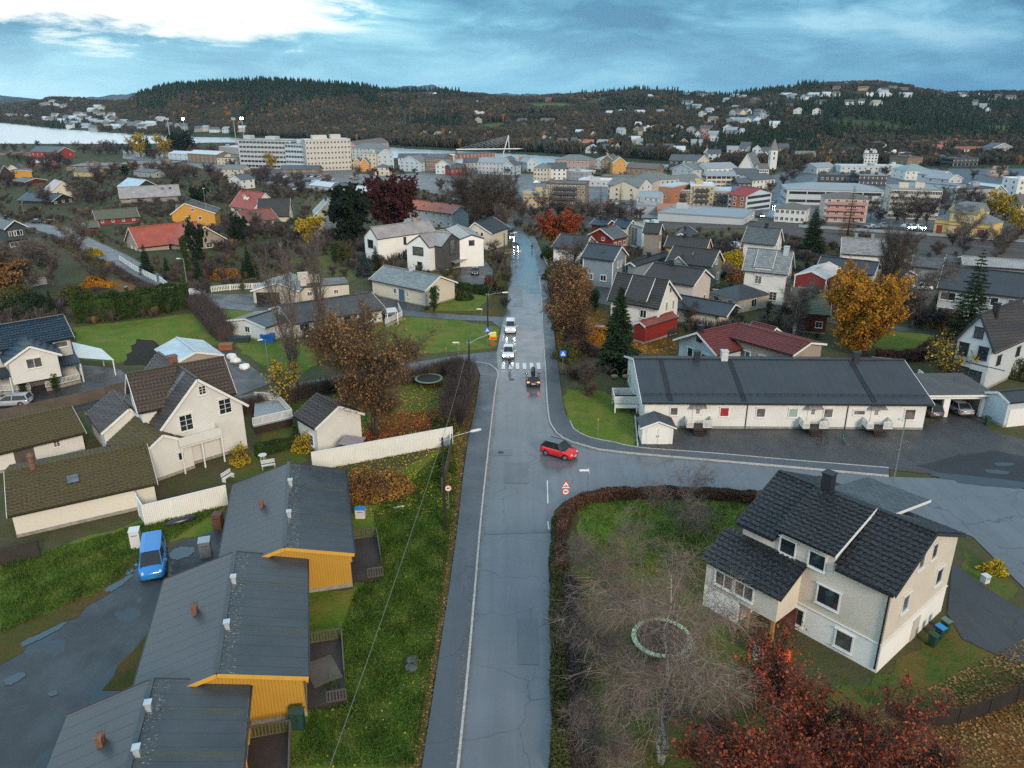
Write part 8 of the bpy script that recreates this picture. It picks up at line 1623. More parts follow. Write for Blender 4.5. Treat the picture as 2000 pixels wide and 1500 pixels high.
def wood():
 r=np.random.default_rng(21);n=56000
 X=r.uniform(-250,2250,n);u=r.random(n)
 yb=np.interp(X,KX,YB)+12;yt=np.interp(X,YTX,YT)+60;Y=yb+(yt-yb)*u**1.15
 x=(X-1000)/FP*(.936*Y+13);z=Tn(x,Y)
 zc=Y*CT+(H-z)*ST;PX=1000+FP*x/zc;PY=750+FP*((H-z)*CT-Y*ST)/zc
 def inp(P):
  W=np.array([[q.x,q.y]for q in(gp(*v)for v in P)]);c=np.zeros(n,bool);j=len(W)-1
  for i in range(len(W)):
   a,b=W[i],W[j];c^=((a[1]>Y)!=(b[1]>Y))&(x<(b[0]-a[0])*(Y-a[1])/(b[1]-a[1]+1e-9)+a[0]);j=i
  return c
 keep=np.ones(n,bool)
 for P in([(1020,200),(1104,200),(1136,213),(1038,218)],[(1135,197),(1182,196),(1225,203),(1158,211)],[(685,199),(795,203),(765,211),(685,208)],[(925,242),(990,238),(984,260),(930,264)],[(1915,246),(1970,244),(1975,262),(1920,262)],[(1640,290),(1680,282),(1672,300),(1640,310)],[(995,236),(1090,236),(1090,248),(995,248)]):keep&=~inp(P)
 for o in FARP:keep&=~((np.abs(x-o[0]*Y/o[1])<o[2]*.5+1)&(Y<o[1]+4)&(Y>o[1]-38*(o[1]/900)))
 housing=((X>1330)&(PY>176))|((X<330)&(PY>198))
 keep&=~(housing&(r.random(n)<np.where(X<330,.45,.45)))
 nz=np.sin(x*.013+2)*np.cos(Y*.011+1)+np.sin(x*.005-1)*.8+r.normal(size=n)*.35
 conif=((X>270)&(X<900)&((nz>-.1)|(PY<190)))&~((PY>250)&(X<470))&~((X>250)&(X<470)&(PY>215)&(nz<.9))|((X>1600)&(X<2010)&(PY>190)&(PY<275)&(nz>.0))|(nz>1.55)
 aut=(~conif)&(r.random(n)<.02)
 def emit(name,sel,tmpl,mat,hs,lab):
  i=np.where(keep&sel)[0];m=len(i)
  if not m:return
  hh=r.uniform(*hs,m)*np.where(housing[i],.72,1);a=r.random(m)*6.283;ca,sa=np.cos(a),np.sin(a);vs=[]
  tv=tmpl;k=len(tv);ww=hh*r.uniform(.85,1.15,m)
  jx=r.uniform(.8,1.2,(m,k));V=np.empty((m,k,3))
  V[:,:,0]=x[i,None]+(tv[:,0]*ca[:,None]-tv[:,1]*sa[:,None])*ww[:,None]*jx
  V[:,:,1]=Y[i,None]+(tv[:,0]*sa[:,None]+tv[:,1]*ca[:,None])*ww[:,None]*jx
  V[:,:,2]=z[i,None]-.5+tv[:,2]*hh[:,None]*r.uniform(.92,1.08,(m,k))
  tag(link(np_mesh(name,V.reshape(-1,3),np.arange(m*k).reshape(-1,3),mat,3),name),lab,'forest',None,'stuff')
 def tri_cone(tiers,sides,seed):
  q=np.random.default_rng(seed);T_=[]
  for t in range(tiers):
   z0=.05+.9*t/tiers;z1=min(1.,z0+.95/tiers*1.5);rad=.23*(1-t/tiers)**.9+.02
   for s in range(sides):
    a,b=6.283*s/sides+t,6.283*(s+.8)/sides+t;T_+=[(math.cos(a)*rad*q.uniform(.7,1.2),math.sin(a)*rad,z0),(math.cos(b)*rad*q.uniform(.7,1.2),math.sin(b)*rad,z0-.02),(0,0,z1)]
  return np.array(T_)
 def tri_fan(nt,seed,wid=.42):
  q=np.random.default_rng(seed);T_=[]
  for s in range(nt):
   a=q.random()*6.283;rr=wid*q.random()**.5;zt=.55+.45*math.sqrt(max(0,1-(rr/wid)**2))*q.uniform(.8,1);e=np.array([math.cos(a)*rr,math.sin(a)*rr,zt]);b=e*np.array([.25,.25,0])+np.array([0,0,q.uniform(.05,.3)])
   sd=np.array([-math.sin(a),math.cos(a),0])*q.uniform(.04,.10);T_+=[tuple(b),tuple(e+sd),tuple(e-sd+np.array([0,0,-.12]))]
  return np.array(T_)
 conif=(conif&(r.random(n)>.22))|((X>1000)&(X<1600)&(nz>.8))
 keep&=~((np.sin(x*.021+Y*.006)+np.sin(Y*.016-x*.004+1)>1.62)&(X>700))
 bd=r.random(n)
 emit('spruce_wood',conif&(bd<.5),tri_cone(5,6,1),LF['dkgreen'],(13,21),'dark spruce wood covering the hills beyond the river')
 emit('spruce_wood',conif&(bd>=.5),tri_cone(4,5,2),LF['green'],(9,16),'lighter young spruces mixed into the wood on the hills')
 emit('bare_wood',~conif&~aut&(bd<.5),tri_fan(22,3),W_BARE1,(8,13),'purple-brown leafless wood on the hills beyond the river')
 emit('bare_wood',~conif&~aut&(bd>=.5),tri_fan(22,4,.5),W_BARE2,(7,12),'brown leafless wood on the hills beyond the river')
 emit('autumn_wood',aut,tri_fan(26,5,.35),LF['rust'],(9,14),'scattered trees with orange autumn leaves in the hill woods')
FARP=[]
for o in bpy.data.objects:
 if o.name.startswith('hillside_house')and o.type=='EMPTY':
  FARP.append((o.location.x,o.location.y+5,14))
wood()
def undergrowth():
 r=np.random.default_rng(5);n=15000;X=r.uniform(-150,2150,n);Y=118+r.random(n)**1.3*460;x=(X-1000)/FP*(.936*Y+13);keep=np.ones(n,bool)
 for W in EXCL:
  c=np.zeros(n,bool);j=len(W)-1
  for i in range(len(W)):
   a,b=W[i],W[j];c^=((a[1]>Y)!=(b[1]>Y))&(x<(b[0]-a[0])*(Y-a[1])/(b[1]-a[1]+1e-9)+a[0]);j=i
  keep&=~c
  Y2=Y+7;x2=x*Y2/Y;c=np.zeros(n,bool);j=len(W)-1
  for i in range(len(W)):
   a,b=W[i],W[j];c^=((a[1]>Y2)!=(b[1]>Y2))&(x2<(b[0]-a[0])*(Y2-a[1])/(b[1]-a[1]+1e-9)+a[0]);j=i
  keep&=~c
 for o in bpy.data.objects:
  if o.type=='EMPTY' and o.get('category')and o.parent is None and any(k in o.name for k in('house','bungalow','building','garage','barn','shed','carport','hospital','hall','station','church')):
   c,s_=math.cos(o.rotation_euler.z),math.sin(o.rotation_euler.z);bl_=any(k in o.name for k in('town','hospital','apartment','station','hillside'))
   dx,dy=x-o.location.x,Y-o.location.y;u,v=dx*c+dy*s_,-dx*s_+dy*c
   L_=max([abs(q[0])for ch in o.children if ch.type=='MESH' and ch.name.startswith('wall')for q in ch.bound_box]+[3])+1.2;W_=max([abs(q[1])for ch in o.children if ch.type=='MESH' and ch.name.startswith('wall')for q in ch.bound_box]+[3])+1.2
   keep&=~((np.abs(u)<L_)&(v<W_)&(v>(-3 if bl_ else-W_)))
 nz=np.sin(x*.06+1)*np.cos(Y*.045)+r.normal(size=n)*.5;keep&=nz>-.35
 q=np.random.default_rng(2);T_=[]
 for s in range(80):
  a=q.random()*6.283;rr=.55*q.random()**.5;e=np.array([math.cos(a)*rr,math.sin(a)*rr,q.uniform(.5,1.)]);b=e*np.array([.3,.3,0]);sd=np.array([-math.sin(a),math.cos(a),0])*q.uniform(.012,.035);T_+=[tuple(b),tuple(e+sd),tuple(e-sd)]
 T_=np.array(T_);k=len(T_)
 for sel,mat,hs,lab in((nz>.5,TW_PURPLE,(1.0,3.0),'purple-brown leafless bushes filling the gardens and banks'),((nz<=.5)&(nz>0),TW_BROWN,(.8,2.4),'brown leafless bushes filling the gardens and banks'),((nz<=0)&(nz>-.25),LF['olive'],(.7,2.2),'dull green bushes filling the gardens and banks'),(nz<=-.25,LF['rust'],(.7,1.8),'rust-coloured bushes filling the gardens and banks')):
  i=np.where(keep&sel)[0];m=len(i);hh=r.uniform(*hs,m);a=r.random(m)*6.283;ca,sa=np.cos(a)[:,None],np.sin(a)[:,None];w=(hh*r.uniform(.8,1.5,m))[:,None];V=np.empty((m,k,3))
  V[:,:,0]=x[i,None]+(T_[:,0]*ca-T_[:,1]*sa)*w;V[:,:,1]=Y[i,None]+(T_[:,0]*sa+T_[:,1]*ca)*w;V[:,:,2]=Tn(x[i],Y[i])[:,None]+T_[:,2]*hh[:,None]
  tag(link(np_mesh('undergrowth',V.reshape(-1,3),np.arange(m*k).reshape(-1,3),mat,3),'undergrowth'),lab,'bushes',None,'stuff')
undergrowth()
def leaves(name,px,n,mat,size,lab,z=.14):
 W=[gp(*q)for q in px];xs=[q.x for q in W];ys=[q.y for q in W];r=np.random.default_rng(len(name)+n);P=[]
 while len(P)<n:
  x,y=r.uniform(min(xs),max(xs)),r.uniform(min(ys),max(ys));c=False;j=len(W)-1
  for i in range(len(W)):
   a,b=W[i],W[j]
   if(a.y>y)!=(b.y>y)and x<(b.x-a.x)*(y-a.y)/(b.y-a.y+1e-9)+a.x:c=not c
   j=i
  if c:P.append((x,y,T(x,y)+z))
 P=np.array(P);D=unit(r.normal(size=P.shape)*np.array([1,1,.25]));s=size*r.uniform(.5,1.3,n)
 S=unit(np.cross(D,np.array([0,0,1.])+r.normal(size=P.shape)*.3))*s[:,None]/2;Lq=D*s[:,None]/2
 V=np.stack([P-Lq-S,P+Lq-S,P+Lq+S,P-Lq+S],1).reshape(-1,3);tag(link(ribbon_mesh(name,V,mat),name),lab,'leaves',None,'stuff')
leaves('fallen_leaves',[(600,830),(880,740),(905,870),(885,1000),(700,1010),(640,930)],5200,LF['yellow'],.13,'yellow leaves scattered under the brown-leaved tree')
leaves('fallen_leaves',[(680,890),(740,810),(880,800),(880,860),(700,905)],5200,LF['scarlet'],.14,'reddish leaves lying thick under the brown-leaved tree')
leaves('fallen_leaves',[(850,1520),(905,1060),(925,880),(940,760),(915,760),(880,900),(845,1200),(790,1520)],3800,LF['rust'],.10,'brown leaves along the left footway edge',.1)
leaves('fallen_leaves',[(600,1500),(700,1050),(900,900),(860,1500)],900,LF['yellow'],.10,'sparse yellow leaves on the foreground lawn',.08)
leaves('fallen_leaves',[(1610,1500),(1750,1380),(2000,1250),(2080,1500)],3200,LF['rust'],.12,'brown and orange leaves in the bottom right garden',.1)
leaves('fallen_leaves',[(1075,610),(1170,600),(1320,670),(1320,692),(1090,692)],2600,LF['orange'],.2,'orange leaf carpet around the red shed',.1)
leaves('fallen_leaves',[(1110,1500),(1110,1120),(1400,1000),(1620,1340),(1600,1500)],4200,LF['rust'],.11,'brown leaves under the bare birches',.08)
leaves('fallen_leaves',[(905,1500),(925,1250),(975,760),(966,760),(900,1300),(880,1500)],900,LF['rust'],.08,'stray leaves on the footway and along the kerb',.22)
def tufts(px,n,lab):
 W=[gp(*q)for q in px];xs=[q.x for q in W];ys=[q.y for q in W];r=np.random.default_rng(n);x=r.uniform(min(xs),max(xs),n*3);y=r.uniform(min(ys),max(ys),n*3);c=np.zeros(n*3,bool);j=len(W)-1
 for i in range(len(W)):
  a,b=W[i],W[j];c^=((a.y>y)!=(b.y>y))&(x<(b.x-a.x)*(y-a.y)/(b.y-a.y+1e-9)+a.x);j=i
 x,y=x[c][:n],y[c][:n];m=len(x);h=r.uniform(.05,.16,m)*(1+.5*np.sin(x*1.7)*np.cos(y*1.3));P=np.stack([x,y,h+.03],1);D=unit(r.normal(size=P.shape)*.5+np.array([.25,-.2,1]))
 tag(link(ribbon_mesh('grass_tufts',quads_at(P,D,h,.05,r),leafmat('grass_blades',[(.03,.075,.008),(.06,.13,.014),(.12,.17,.02)],.5)),'grass_tufts'),lab,'grass',None,'stuff')
tufts([(560,1500),(600,1420),(690,1170),(740,1100),(730,1000),(884,868),(895,930),(880,1040),(850,1260),(810,1500)],42000,'tufted grass of the foreground lawn left of the footway')
tufts([(0,1240),(0,1105),(330,1010),(440,990),(330,1060),(205,1150)],14000,'tufted grass behind the blue van')
tufts([(1130,985),(1200,965),(1460,968),(1420,1060),(1380,1110),(1150,1110)],9000,'tufted grass inside the curved brown hedge')
RZ=Vector((0,0,.08))
def pcar(px,py,deg,*a,**k):return car(gp(px,py)+RZ,math.radians(deg),*a,**k)
C_W=('white_car_paint',(.62,.63,.64));C_K=('black_car_paint',(.02,.022,.028));C_S=('silver_car_paint',(.34,.35,.37));C_R=('red_car_paint',(.62,.014,.018));C_B=('blue_van_paint',(.012,.17,.50));C_G=('grey_car_paint',(.10,.11,.12));C_D=('dark_blue_car_paint',(.02,.035,.07))
pcar(997,646,-90,'white SUV with lit headlights driving towards the zebra crossing',C_W,4.7,1.88,1.7,'suv',True,rails=True)
pcar(993,694,-91,'white saloon with lit headlights waiting before the zebra crossing',C_W,4.6,1.82,1.42,'sedan',True)
o=pcar(1041,747,90,'dark estate car with glowing brake lights and a roof box past the crossing',C_K,4.7,1.85,1.5,'estate',False,True,rails=True)
m=MB();m.tube([(-1.1,0,1.68),(-.9,0,1.7),(.7,0,1.7),(1.0,0,1.66)],[.18,.3,.3,.1],10);m.obj('roof_box',M_BLACKPL,o)
m=MB();m.box((-1.62,0,1.36),(.05,.5,.05));m.obj('high_brake_light',M_TAILON,o)
pcar(1092,890,-32,'boxy red hatchback with black roof turning into the side street',C_R,3.95,1.82,1.7,'hatch',False,rooftone=paintmat('black_roof_paint',(.03,.045,.055)),rails=True,steer=.25)
pcar(1008,485,-92,'dark car with lit headlights coming down the main road',C_G,4.5,1.8,1.5,'hatch',True);pcar(1001,466,-95,'farthest car with lit headlights on the main road',C_W,4.5,1.8,1.5,'sedan',True)
pcar(24,792,188,'silver estate car parked by the fence at the left edge',C_S,4.8,1.84,1.5,'estate')
pcar(302,1108,-69,'bright blue delivery van parked on wet gravel behind the yellow terrace',C_B,4.7,2.0,2.1,'van',platemat=plain('green_plate',(.02,.25,.14),.5))
pcar(928,535,-88,'black car parked in the driveway of the modern charcoal house',C_K,4.4,1.8,1.45,'sedan');pcar(522,587,-82,'dark car inside the cream double carport',C_K,4.4,1.8,1.45,'sedan')
pcar(1810,806,92,'dark car in the left bay of the double carport',C_G,4.5,1.8,1.48,'estate');pcar(1868,803,92,'silver car in the right bay of the double carport',C_S,4.5,1.8,1.42,'sedan')
pcar(97,437,190,'blue car parked before the wide black bungalow',C_D,4.3,1.75,1.5,'hatch');pcar(70,436,170,'green-black car parked at the top of the wet lane',C_K,4.3,1.75,1.5,'hatch')
pcar(1176,655,-25,'dark car half hidden beside the white steep-roofed house',C_D,4.3,1.75,1.5,'hatch');pcar(1437,487,100,'white van parked left of the dark slate house',C_W,5,1.9,2.,'van')
pcar(1797,566,170,'white car parked beside the long pale house',C_W,4.4,1.8,1.5,'hatch');pcar(1505,405,-70,'car with glaring headlights at the level crossing street',C_G,4.5,1.8,1.5,'sedan',True);pcar(1483,424,-75,'car with headlights nearest the rail crossing',C_G,4.5,1.8,1.5,'sedan',True)
fm={}
def farcar(px,py,deg,c,lab,grp,lit=False):
 if c not in fm:
  m=MB();L,W=2.2,.9;s=[(-L,.3),(-L,.85),(-L*.7,.95),(-L*.45,1.45),(L*.15,1.45),(L*.45,.95),(L*.95,.8),(L,.35)]
  i=len(m.v);n=len(s);m.v+=[(x,W*(1 if z<1 else .8),z)for x,z in s]+[(x,-W*(1 if z<1 else .8),z)for x,z in s]
  m.f+=[tuple(range(n))[::-1],tuple(range(n,2*n))];m.m+=[0,0]
  for k in range(n):j=(k+1)%n;m.f.append((k,j,n+j,n+k));m.m.append(1 if k in(2,4)else 0)
  cc={'w':C_W,'k':C_K,'s':C_S,'r':C_R,'b':C_D}[c];fm[c]=m.mesh('parked_car',[paintmat(*cc),M_CARGLASS],False)
 o=link(fm[c],'parked_car');o.location=gp(px,py)+RZ;o.rotation_euler=(0,0,math.radians(deg));tag(o,lab,'car',grp)
 if lit:
  l=MB();[l.box((2.22,y,.62),(.08,.34,.2))for y in(-.6,.6)];l.obj('headlight',M_LENSON,o,uv=False)
rc=random.Random(8);CN={'w':'white','k':'black','s':'silver','r':'red','b':'dark blue'}
for(x0,y0,x1,y1,n,where,g)in((550,348,640,345,13,'hospital car park, back row','hospital car park back row'),(560,358,650,352,11,'hospital car park, front row','hospital car park front row'),(525,352,545,362,4,'left end of the hospital car park','hospital car park left end'),(565,368,590,375,5,'small car park before the white cottage','cottage car park'),(1185,398,1235,400,6,'yard of the white quadrangle','quadrangle yard'),(1000,400,1020,404,3,'yard left of the square yellow block','yellow block yard')):
 for k in range(n):
  c=rc.choice('wwkssbkr');t=k/max(1,n-1);farcar(x0+(x1-x0)*t+rc.uniform(-1,1),y0+(y1-y0)*t+rc.uniform(-1,1),85+rc.uniform(-6,6),c,f'{CN[c]} car in the {where}','cars in the '+g)
for(x,y,d,c,lab,lit)in((688,350,20,'k','dark car turning below the green slope',False),(695,352,15,'k','second dark car below the green slope',False),(730,342,30,'w','pale car by the cream villa at the green',False),(1770,446,-80,'w','left car with blazing headlights beside the station',True),(1783,446,-85,'w','middle car with blazing headlights beside the station',True),(1796,447,-85,'w','right car with blazing headlights beside the station',True),(1703,446,10,'s','silver car parked left in the station yard',False),(1712,449,5,'k','dark car parked in the station yard',False),(1724,443,80,'s','grey car nosing onto the station green',False),(1530,388,50,'k','dark car halfway up the town street',False),(1512,396,50,'s','silver car queueing in the town street',False),(1656,298,60,'w','pale car climbing the far bend',False),(1648,312,60,'k','dark car climbing the far bend',False),(1048,358,10,'w','white car beside the cream town house',False),(1056,357,10,'b','blue car beside the cream town house',False),(1935,462,10,'k','black car parked right of the station',False),(1012,470,90,'k','x',False)):
 if lab!='x':farcar(x,y,d,c,lab,None,lit)
person(gp(995,720)+RZ,math.radians(20),'person in dark coat and jeans striding over the zebra crossing',(.012,.014,.03),(.02,.035,.08))
person(gp(1039,489)+RZ,math.radians(80),'person in black walking on the far right footway',(.012,.012,.014),(.015,.015,.02))
speed_sign(gp(1104,992),3.1,'road sign with a bump warning triangle above a round red 40',True,.36)
speed_sign(gp(877,1000),2.9,'round red speed sign reading 40 beside the dark timber pole',False,.34)
crossing_sign(gp(1099,722),2.9,'blue crossing sign standing on the right, by the brown shrubs',s=.9);crossing_sign(gp(952,678),3.2,'blue crossing sign on the left, above the yellow sign',s=.75)
o=tag(empty('detour_sign',gp(962,678)),'yellow and orange detour signs with an arrow at the left kerb','road sign');m=MB();m.tube([(0,0,0),(0,0,2.3)],.04,8);m.obj('pole',M_GALV,o)
m=MB();m.box((.1,-.06,2.1),(1.0,.04,.75));m.obj('yellow_plate',SG_YEL,o);m=MB();plate(m,[(-.65,1.45),(-.4,1.2),(.65,1.2),(.65,1.68),(-.4,1.68)],-.1,-.06);q=m.obj('orange_arrow_plate',SG_ORG,o);m=MB();m.box((.1,-.12,1.45),(.6,.02,.07));m.obj('arrow_symbol',SG_BLK,q);m=MB();m.box((0,0,.5),(.5,.04,.5));m.obj('barrier_plate',SG_RED,o)
def street_sign(px,py,h,lab,s=.9):
 o=tag(empty('street_name_sign',gp(px,py)),lab,'street sign');m=MB();m.tube([(0,0,0),(0,0,h)],.03,8);m.obj('pole',M_GALV,o);m=MB();m.box((-s*.45,-.03,h-.1),(s,.03,.2));m.box((.1,s*.4,h-.35),(.03,s,.2));m.obj('name_plate',SG_WHITE,o)
street_sign(1147,968,2.9,'thin pole with two street name plates at the hedge corner');street_sign(941,632,2.7,'pole with a white name plate at the upper junction');street_sign(896,700,2.6,'back of a round sign on a thin pole at the lawn edge')
for px,py,h,lab in((1167,858,2.6,'galvanised post with a small orange sign in the grass by the row house'),(872,708,2.3,'thin post with a small red and white plate on the lawn')):
 o=tag(empty('marker_post',gp(px,py)),lab,'post');m=MB();m.tube([(0,0,0),(0,0,h)],.04,8);m.obj('pole',M_GALV,o);m=MB();m.box((0,-.04,h-.15),(.12,.03,.3));m.obj('plate',SG_ORG,o)
for px,py,lab in((1081,1012,'slim red snow stake by the right kerb'),(1017,1000,'x')):
 if lab!='x':m=MB();m.tube([(0,0,0),(.03,0,.7),(.06,0,1.3)],.025,6);o=m.obj('snow_stake',SG_RED);o.location=gp(px,py);tag(o,lab,'stake')
P1=utility_pole(gp(870,1035),9.2,'near timber utility pole with a street lamp arm over the footway',(2.9,.3,.55));P2=utility_pole(gp(918,784),8.2,'second timber utility pole with a long lamp arm by the twig hedge',(2.9,.5,.8))
P3=utility_pole(gp(953,662),7.6,'third timber utility pole with lamp arm at the zebra crossing',(2.8,0,.1));P4=utility_pole(gp(988,568),8,'fourth timber utility pole beside the clipped hedge',(2.6,0,.1));P5=utility_pole(gp(985,520),8,'farthest timber utility pole on the left of the main road',(2.6,0,.1))
tp=lambda o,h:Vector(o.location)+Vector((0,0,h))
cable(tp(P1,9.05),Vector((-9.5,14,7.6)),.5,'thin wire running from the near pole down over the lawn',.02)
for a,b,ha,hb,l in((P1,P2,9.1,8.1,'near and second pole'),(P2,P3,8.1,7.5,'second and third pole'),(P3,P4,7.5,7.9,'third and fourth pole'),(P4,P5,7.9,7.9,'fourth and farthest pole')):cable(tp(a,ha),tp(b,hb),.5,'wire strung between the '+l,.02)
lamp_post(gp(1740,966),8.2,'slim galvanised street lamp in front of the row house yard',(-.5,-.3));lamp_post(gp(527,742),5.8,'galvanised lamp post at the wet side lane by the blue bin',(-.4,-.3),r=.06);lamp_post(gp(371,592),8.5,'tall street lamp where the two lanes meet',(-.6,-.2));lamp_post(gp(168,497),8,'street lamp halfway along the wet lane',(.5,.2));lamp_post(gp(412,478),16,'tall thin flagpole leaning beside the terracotta-roofed bungalow',(.05,0),r=.06)
lamp_post(gp(48,425),6,'street lamp by the wide black bungalow',(.4,-.2));lamp_post(gp(885,432),12,'x',(.1,0))if 0 else None
fence([(612,920),(884,868)],2.15,'long white board fence from the yellow terrace to the footway',W_WHITEV);fence([(285,1027),(445,986)],2.1,'white board fence closing the yard behind the mossy garage',W_WHITEV);fence([(269,985),(273,1008),(285,1027)],2.1,'short return of the white board fence beside the mossy garage',W_WHITEV)
fence([(864,965),(873,930),(883,875)],1.7,'weathered board fence end seen along its length by the pole',M_GREYWOOD,cap=False);fence([(-60,1118),(0,1105),(80,1088)],1.7,'dark weathered board fence at the left edge below the mossy garage',cladding('dark_weathered_fence',(.04,.035,.03),True,.14,.25),cap=False)
fence([(-40,835),(60,812),(160,790),(245,768)],1.6,'brown board fence between the two mossy outbuildings and the yard',M_GREYWOOD,cap=False)
PW=W_WHITEV;fence([(234,509),(262,528),(306,551)],1.3,'white fence along the wet lane, far section',PW);fence([(313,552),(345,572),(404,578)],1.3,'curved white fence at the junction of the lanes',PW);fence([(413,571),(450,567),(510,564)],1.2,'white picket fence between lane junction and carport',M_TRIM,'slat',True,.3,.14)
fence([(8,575),(45,565),(92,555)],1.5,'scalloped pale fence on the slope at the far left',PW);fence([(1392,577),(1460,585),(1530,597)],1.3,'white picket fence in front of the slate-roofed white house',M_TRIM,'slat',True,.25,.12)
fence([(2030,1350),(1930,1395),(1870,1415),(1800,1420),(1730,1400)],1.3,'dark board fence curving through the bottom right garden',cladding('blackened_fence',(.03,.026,.022),True,.14,.25),cap=False)
fence([(1500,768+100),(1500,769+100)],1,'x',PW)if 0 else None
fence([(1792,735),(1800,741)],1.0,'small grey deck rail left of the steep-roofed house',M_TRIM,'slat');fence([(1090,560),(1068,520),(1058,500)],.9,'low grey-green fence beside the far footway',W_LBLUE,cap=False)
trampoline(gp(1291,1262),2.15,'round trampoline with a pale green pad under the birch',plain('pale_green_pad',(.55,.72,.42),.6));trampoline(gp(838,752),1.9,'trampoline with a thin green rim in the leaf-strewn garden',plain('dull_green_pad',(.16,.20,.12),.7),1.0)
def boxy(px,py,s,mat,label,cat,name,rz=0.,part='shell',extra=None):
 o=tag(empty(name,gp(px,py),rz),label,cat);m=MB();m.box((0,0,s[2]/2+.02),s);m.obj(part,mat,o)
 m=MB();m.slab([(-s[0]/2-.04,-s[1]/2-.04,s[2]+.08),(s[0]/2+.04,-s[1]/2-.04,s[2]+.08),(s[0]/2+.04,s[1]/2+.04,s[2]+.08),(-s[0]/2-.04,s[1]/2+.04,s[2]+.08)],.05);m.obj('lid',extra or mat,o)
 m=MB();m.bar((-s[0]*.3,-s[1]/2-.03,s[2]*.8),(s[0]*.3,-s[1]/2-.03,s[2]*.8),.04,.03);m.obj('handle',M_BLACKPL,o);return o
GRN=plain('bin_green',(.015,.05,.03),.5);BLU=plain('bin_blue',(.02,.22,.55),.45);BRNL=plain('bin_brown',(.12,.06,.04),.5);GL=plain('bin_grey_green',(.12,.16,.13),.5)
for k,(px,py,l,lab)in enumerate(((1820,1262,GRN,'green wheelie bin with green lid, nearest, beside the cream gable'),(1833,1247,BLU,'green wheelie bin with a bright blue lid by the cream gable'),(1844,1234,GL,'green wheelie bin with pale lid, farthest by the cream gable'),(1899,798,BLU,'blue-lidded wheelie bin beside the double carport'),(1927,830,GRN,'dark teal wheelie bin by the pale blue garage'),(247,570,BLU,'blue-lidded bin at the lane below the slope'))):wheelie_bin(gp(px,py),.5 if k<3 else 0,lab,GRN,l)
boxy(524,667,(2.0,1.4,1.2),plain('skip_blue',(.01,.12,.42),.4),'bright blue rubbish container at the corner of the long bungalow','container','rubbish_container')
boxy(705,1010,(.9,.7,.9),M_SMOKE,'white and blue cool box standing on the first terrace deck','box','cool_box',extra=BLU);boxy(403,1085,(.9,1.0,1.5),plain('steel_grill_cover',(.34,.36,.37),.3,.6),'stack of steel grill parts on wet ground beside the yellow terrace','grill','garden_grill',.3)
boxy(268,1068,(.8,.9,1.7),M_SMOKE,'white cabinet freezer standing behind the blue van','freezer','freezer',.3);boxy(428,1032,(.8,.8,1.5),plain('rusty_brown_metal',(.10,.045,.03),.7),'rust-brown barrel stove partly hidden by the terrace roof','stove','outdoor_stove')
boxy(442,682,(2.,1.4,.8),plain('orange_planter_wood',(.25,.09,.04),.8),'orange-brown wooden crate of garden waste by the sheds','crate','wooden_crate',.2,'crate_sides');boxy(468,667,(3.2,1.4,.7),plain('dark_tarp',(.02,.04,.04),.5),'low trailer under a dark green tarpaulin on the lawn','trailer','covered_trailer',.1)
boxy(1923,1137,(.5,.5,.6),M_SMOKE,'small pale junction box on the grass island','box','junction_box',.3);boxy(1480,1285,(.6,.5,.8),plain('pale_blue_plastic',(.35,.48,.55),.5),'pale blue tub under the lean-to of the big cream house','tub','garden_tub');boxy(1527,1290,(.9,.6,.7),plain('orange_barrow',(.75,.12,.02),.4),'bright orange wheelbarrow tub by the cream house wall','wheelbarrow','wheelbarrow',.3)
for px,py,lab in((806,1293,'upper of two round manhole covers in the lawn'),(804,1307,'lower of two round manhole covers in the lawn')):
 m=MB();m.tube([(0,0,0),(0,0,.22)],.42,20);o=m.obj('manhole_cover',plain('manhole_concrete',(.09,.085,.085),.8),uv=False);o.location=gp(px,py);tag(o,lab,'manhole cover')
for px,py,lab in((978,885,'round drain cover in the main road near the left kerb'),(1000,742,'round drain cover just below the zebra crossing'),(876,956,'round cover set into the left footway')):
 m=MB();m.tube([(0,0,.0),(0,0,.108 if px!=876 else .225)],.33,20);o=m.obj('drain_cover',plain('cast_iron',(.045,.042,.04),.6),uv=False);o.location=gp(px,py);tag(o,lab,'drain cover')
m=MB();m.tube([(-1.3,0,.12),(-.9,0,.2),(.6,0,.24),(1.2,0,.2),(1.4,0,.14)],[.08,.3,.36,.26,.06],10);o=m.obj('roof_box',plain('roof_box_blue_black',(.02,.024,.035),.3),uv=False,smooth=True);o.location=gp(353,1022);o.rotation_euler=(0,0,.55);tag(o,'dark elongated roof box lying on the grass by the white fence','roof box')
m=MB();m.tube([(-.5,0,.07),(.5,0,.08)],[.07,.1],6);o=m.obj('paper_scrap',M_TRIM,uv=False);o.location=gp(778,992);o.rotation_euler=(0,0,.3);tag(o,'white scrap lying on the lawn beside the rounded bush','scrap')
for i,(px,py,lab)in enumerate(((460,708,'nearer of two white rubble sacks on the dark yard'),(478,720,'second white rubble sack, closer to the lane'),(452,700,'rear white rubble sack by the wooden crate'))):
 t_,l_=bushmesh(.95,.7,.6,90+i,'yellow',10);m=MB();r_=random.Random(i);ring=[]
 for z,s in((0,.9),(.3,1.),(.6,.8),(.72,.3)):ring.append([((math.cos(k*.785)*s+r_.uniform(-.12,.12))*.85,(math.sin(k*.785)*s+r_.uniform(-.12,.12))*.65,z+r_.uniform(-.06,.06)*(z>0))for k in range(8)])
 for a,b in zip(ring,ring[1:]):[m.face([a[k],a[(k+1)%8],b[(k+1)%8],b[k]])for k in range(8)]
 m.face(ring[-1]);o=m.obj('rubble_sack',M_TRIM,uv=False);o.location=gp(px,py);tag(o,lab,'sack')
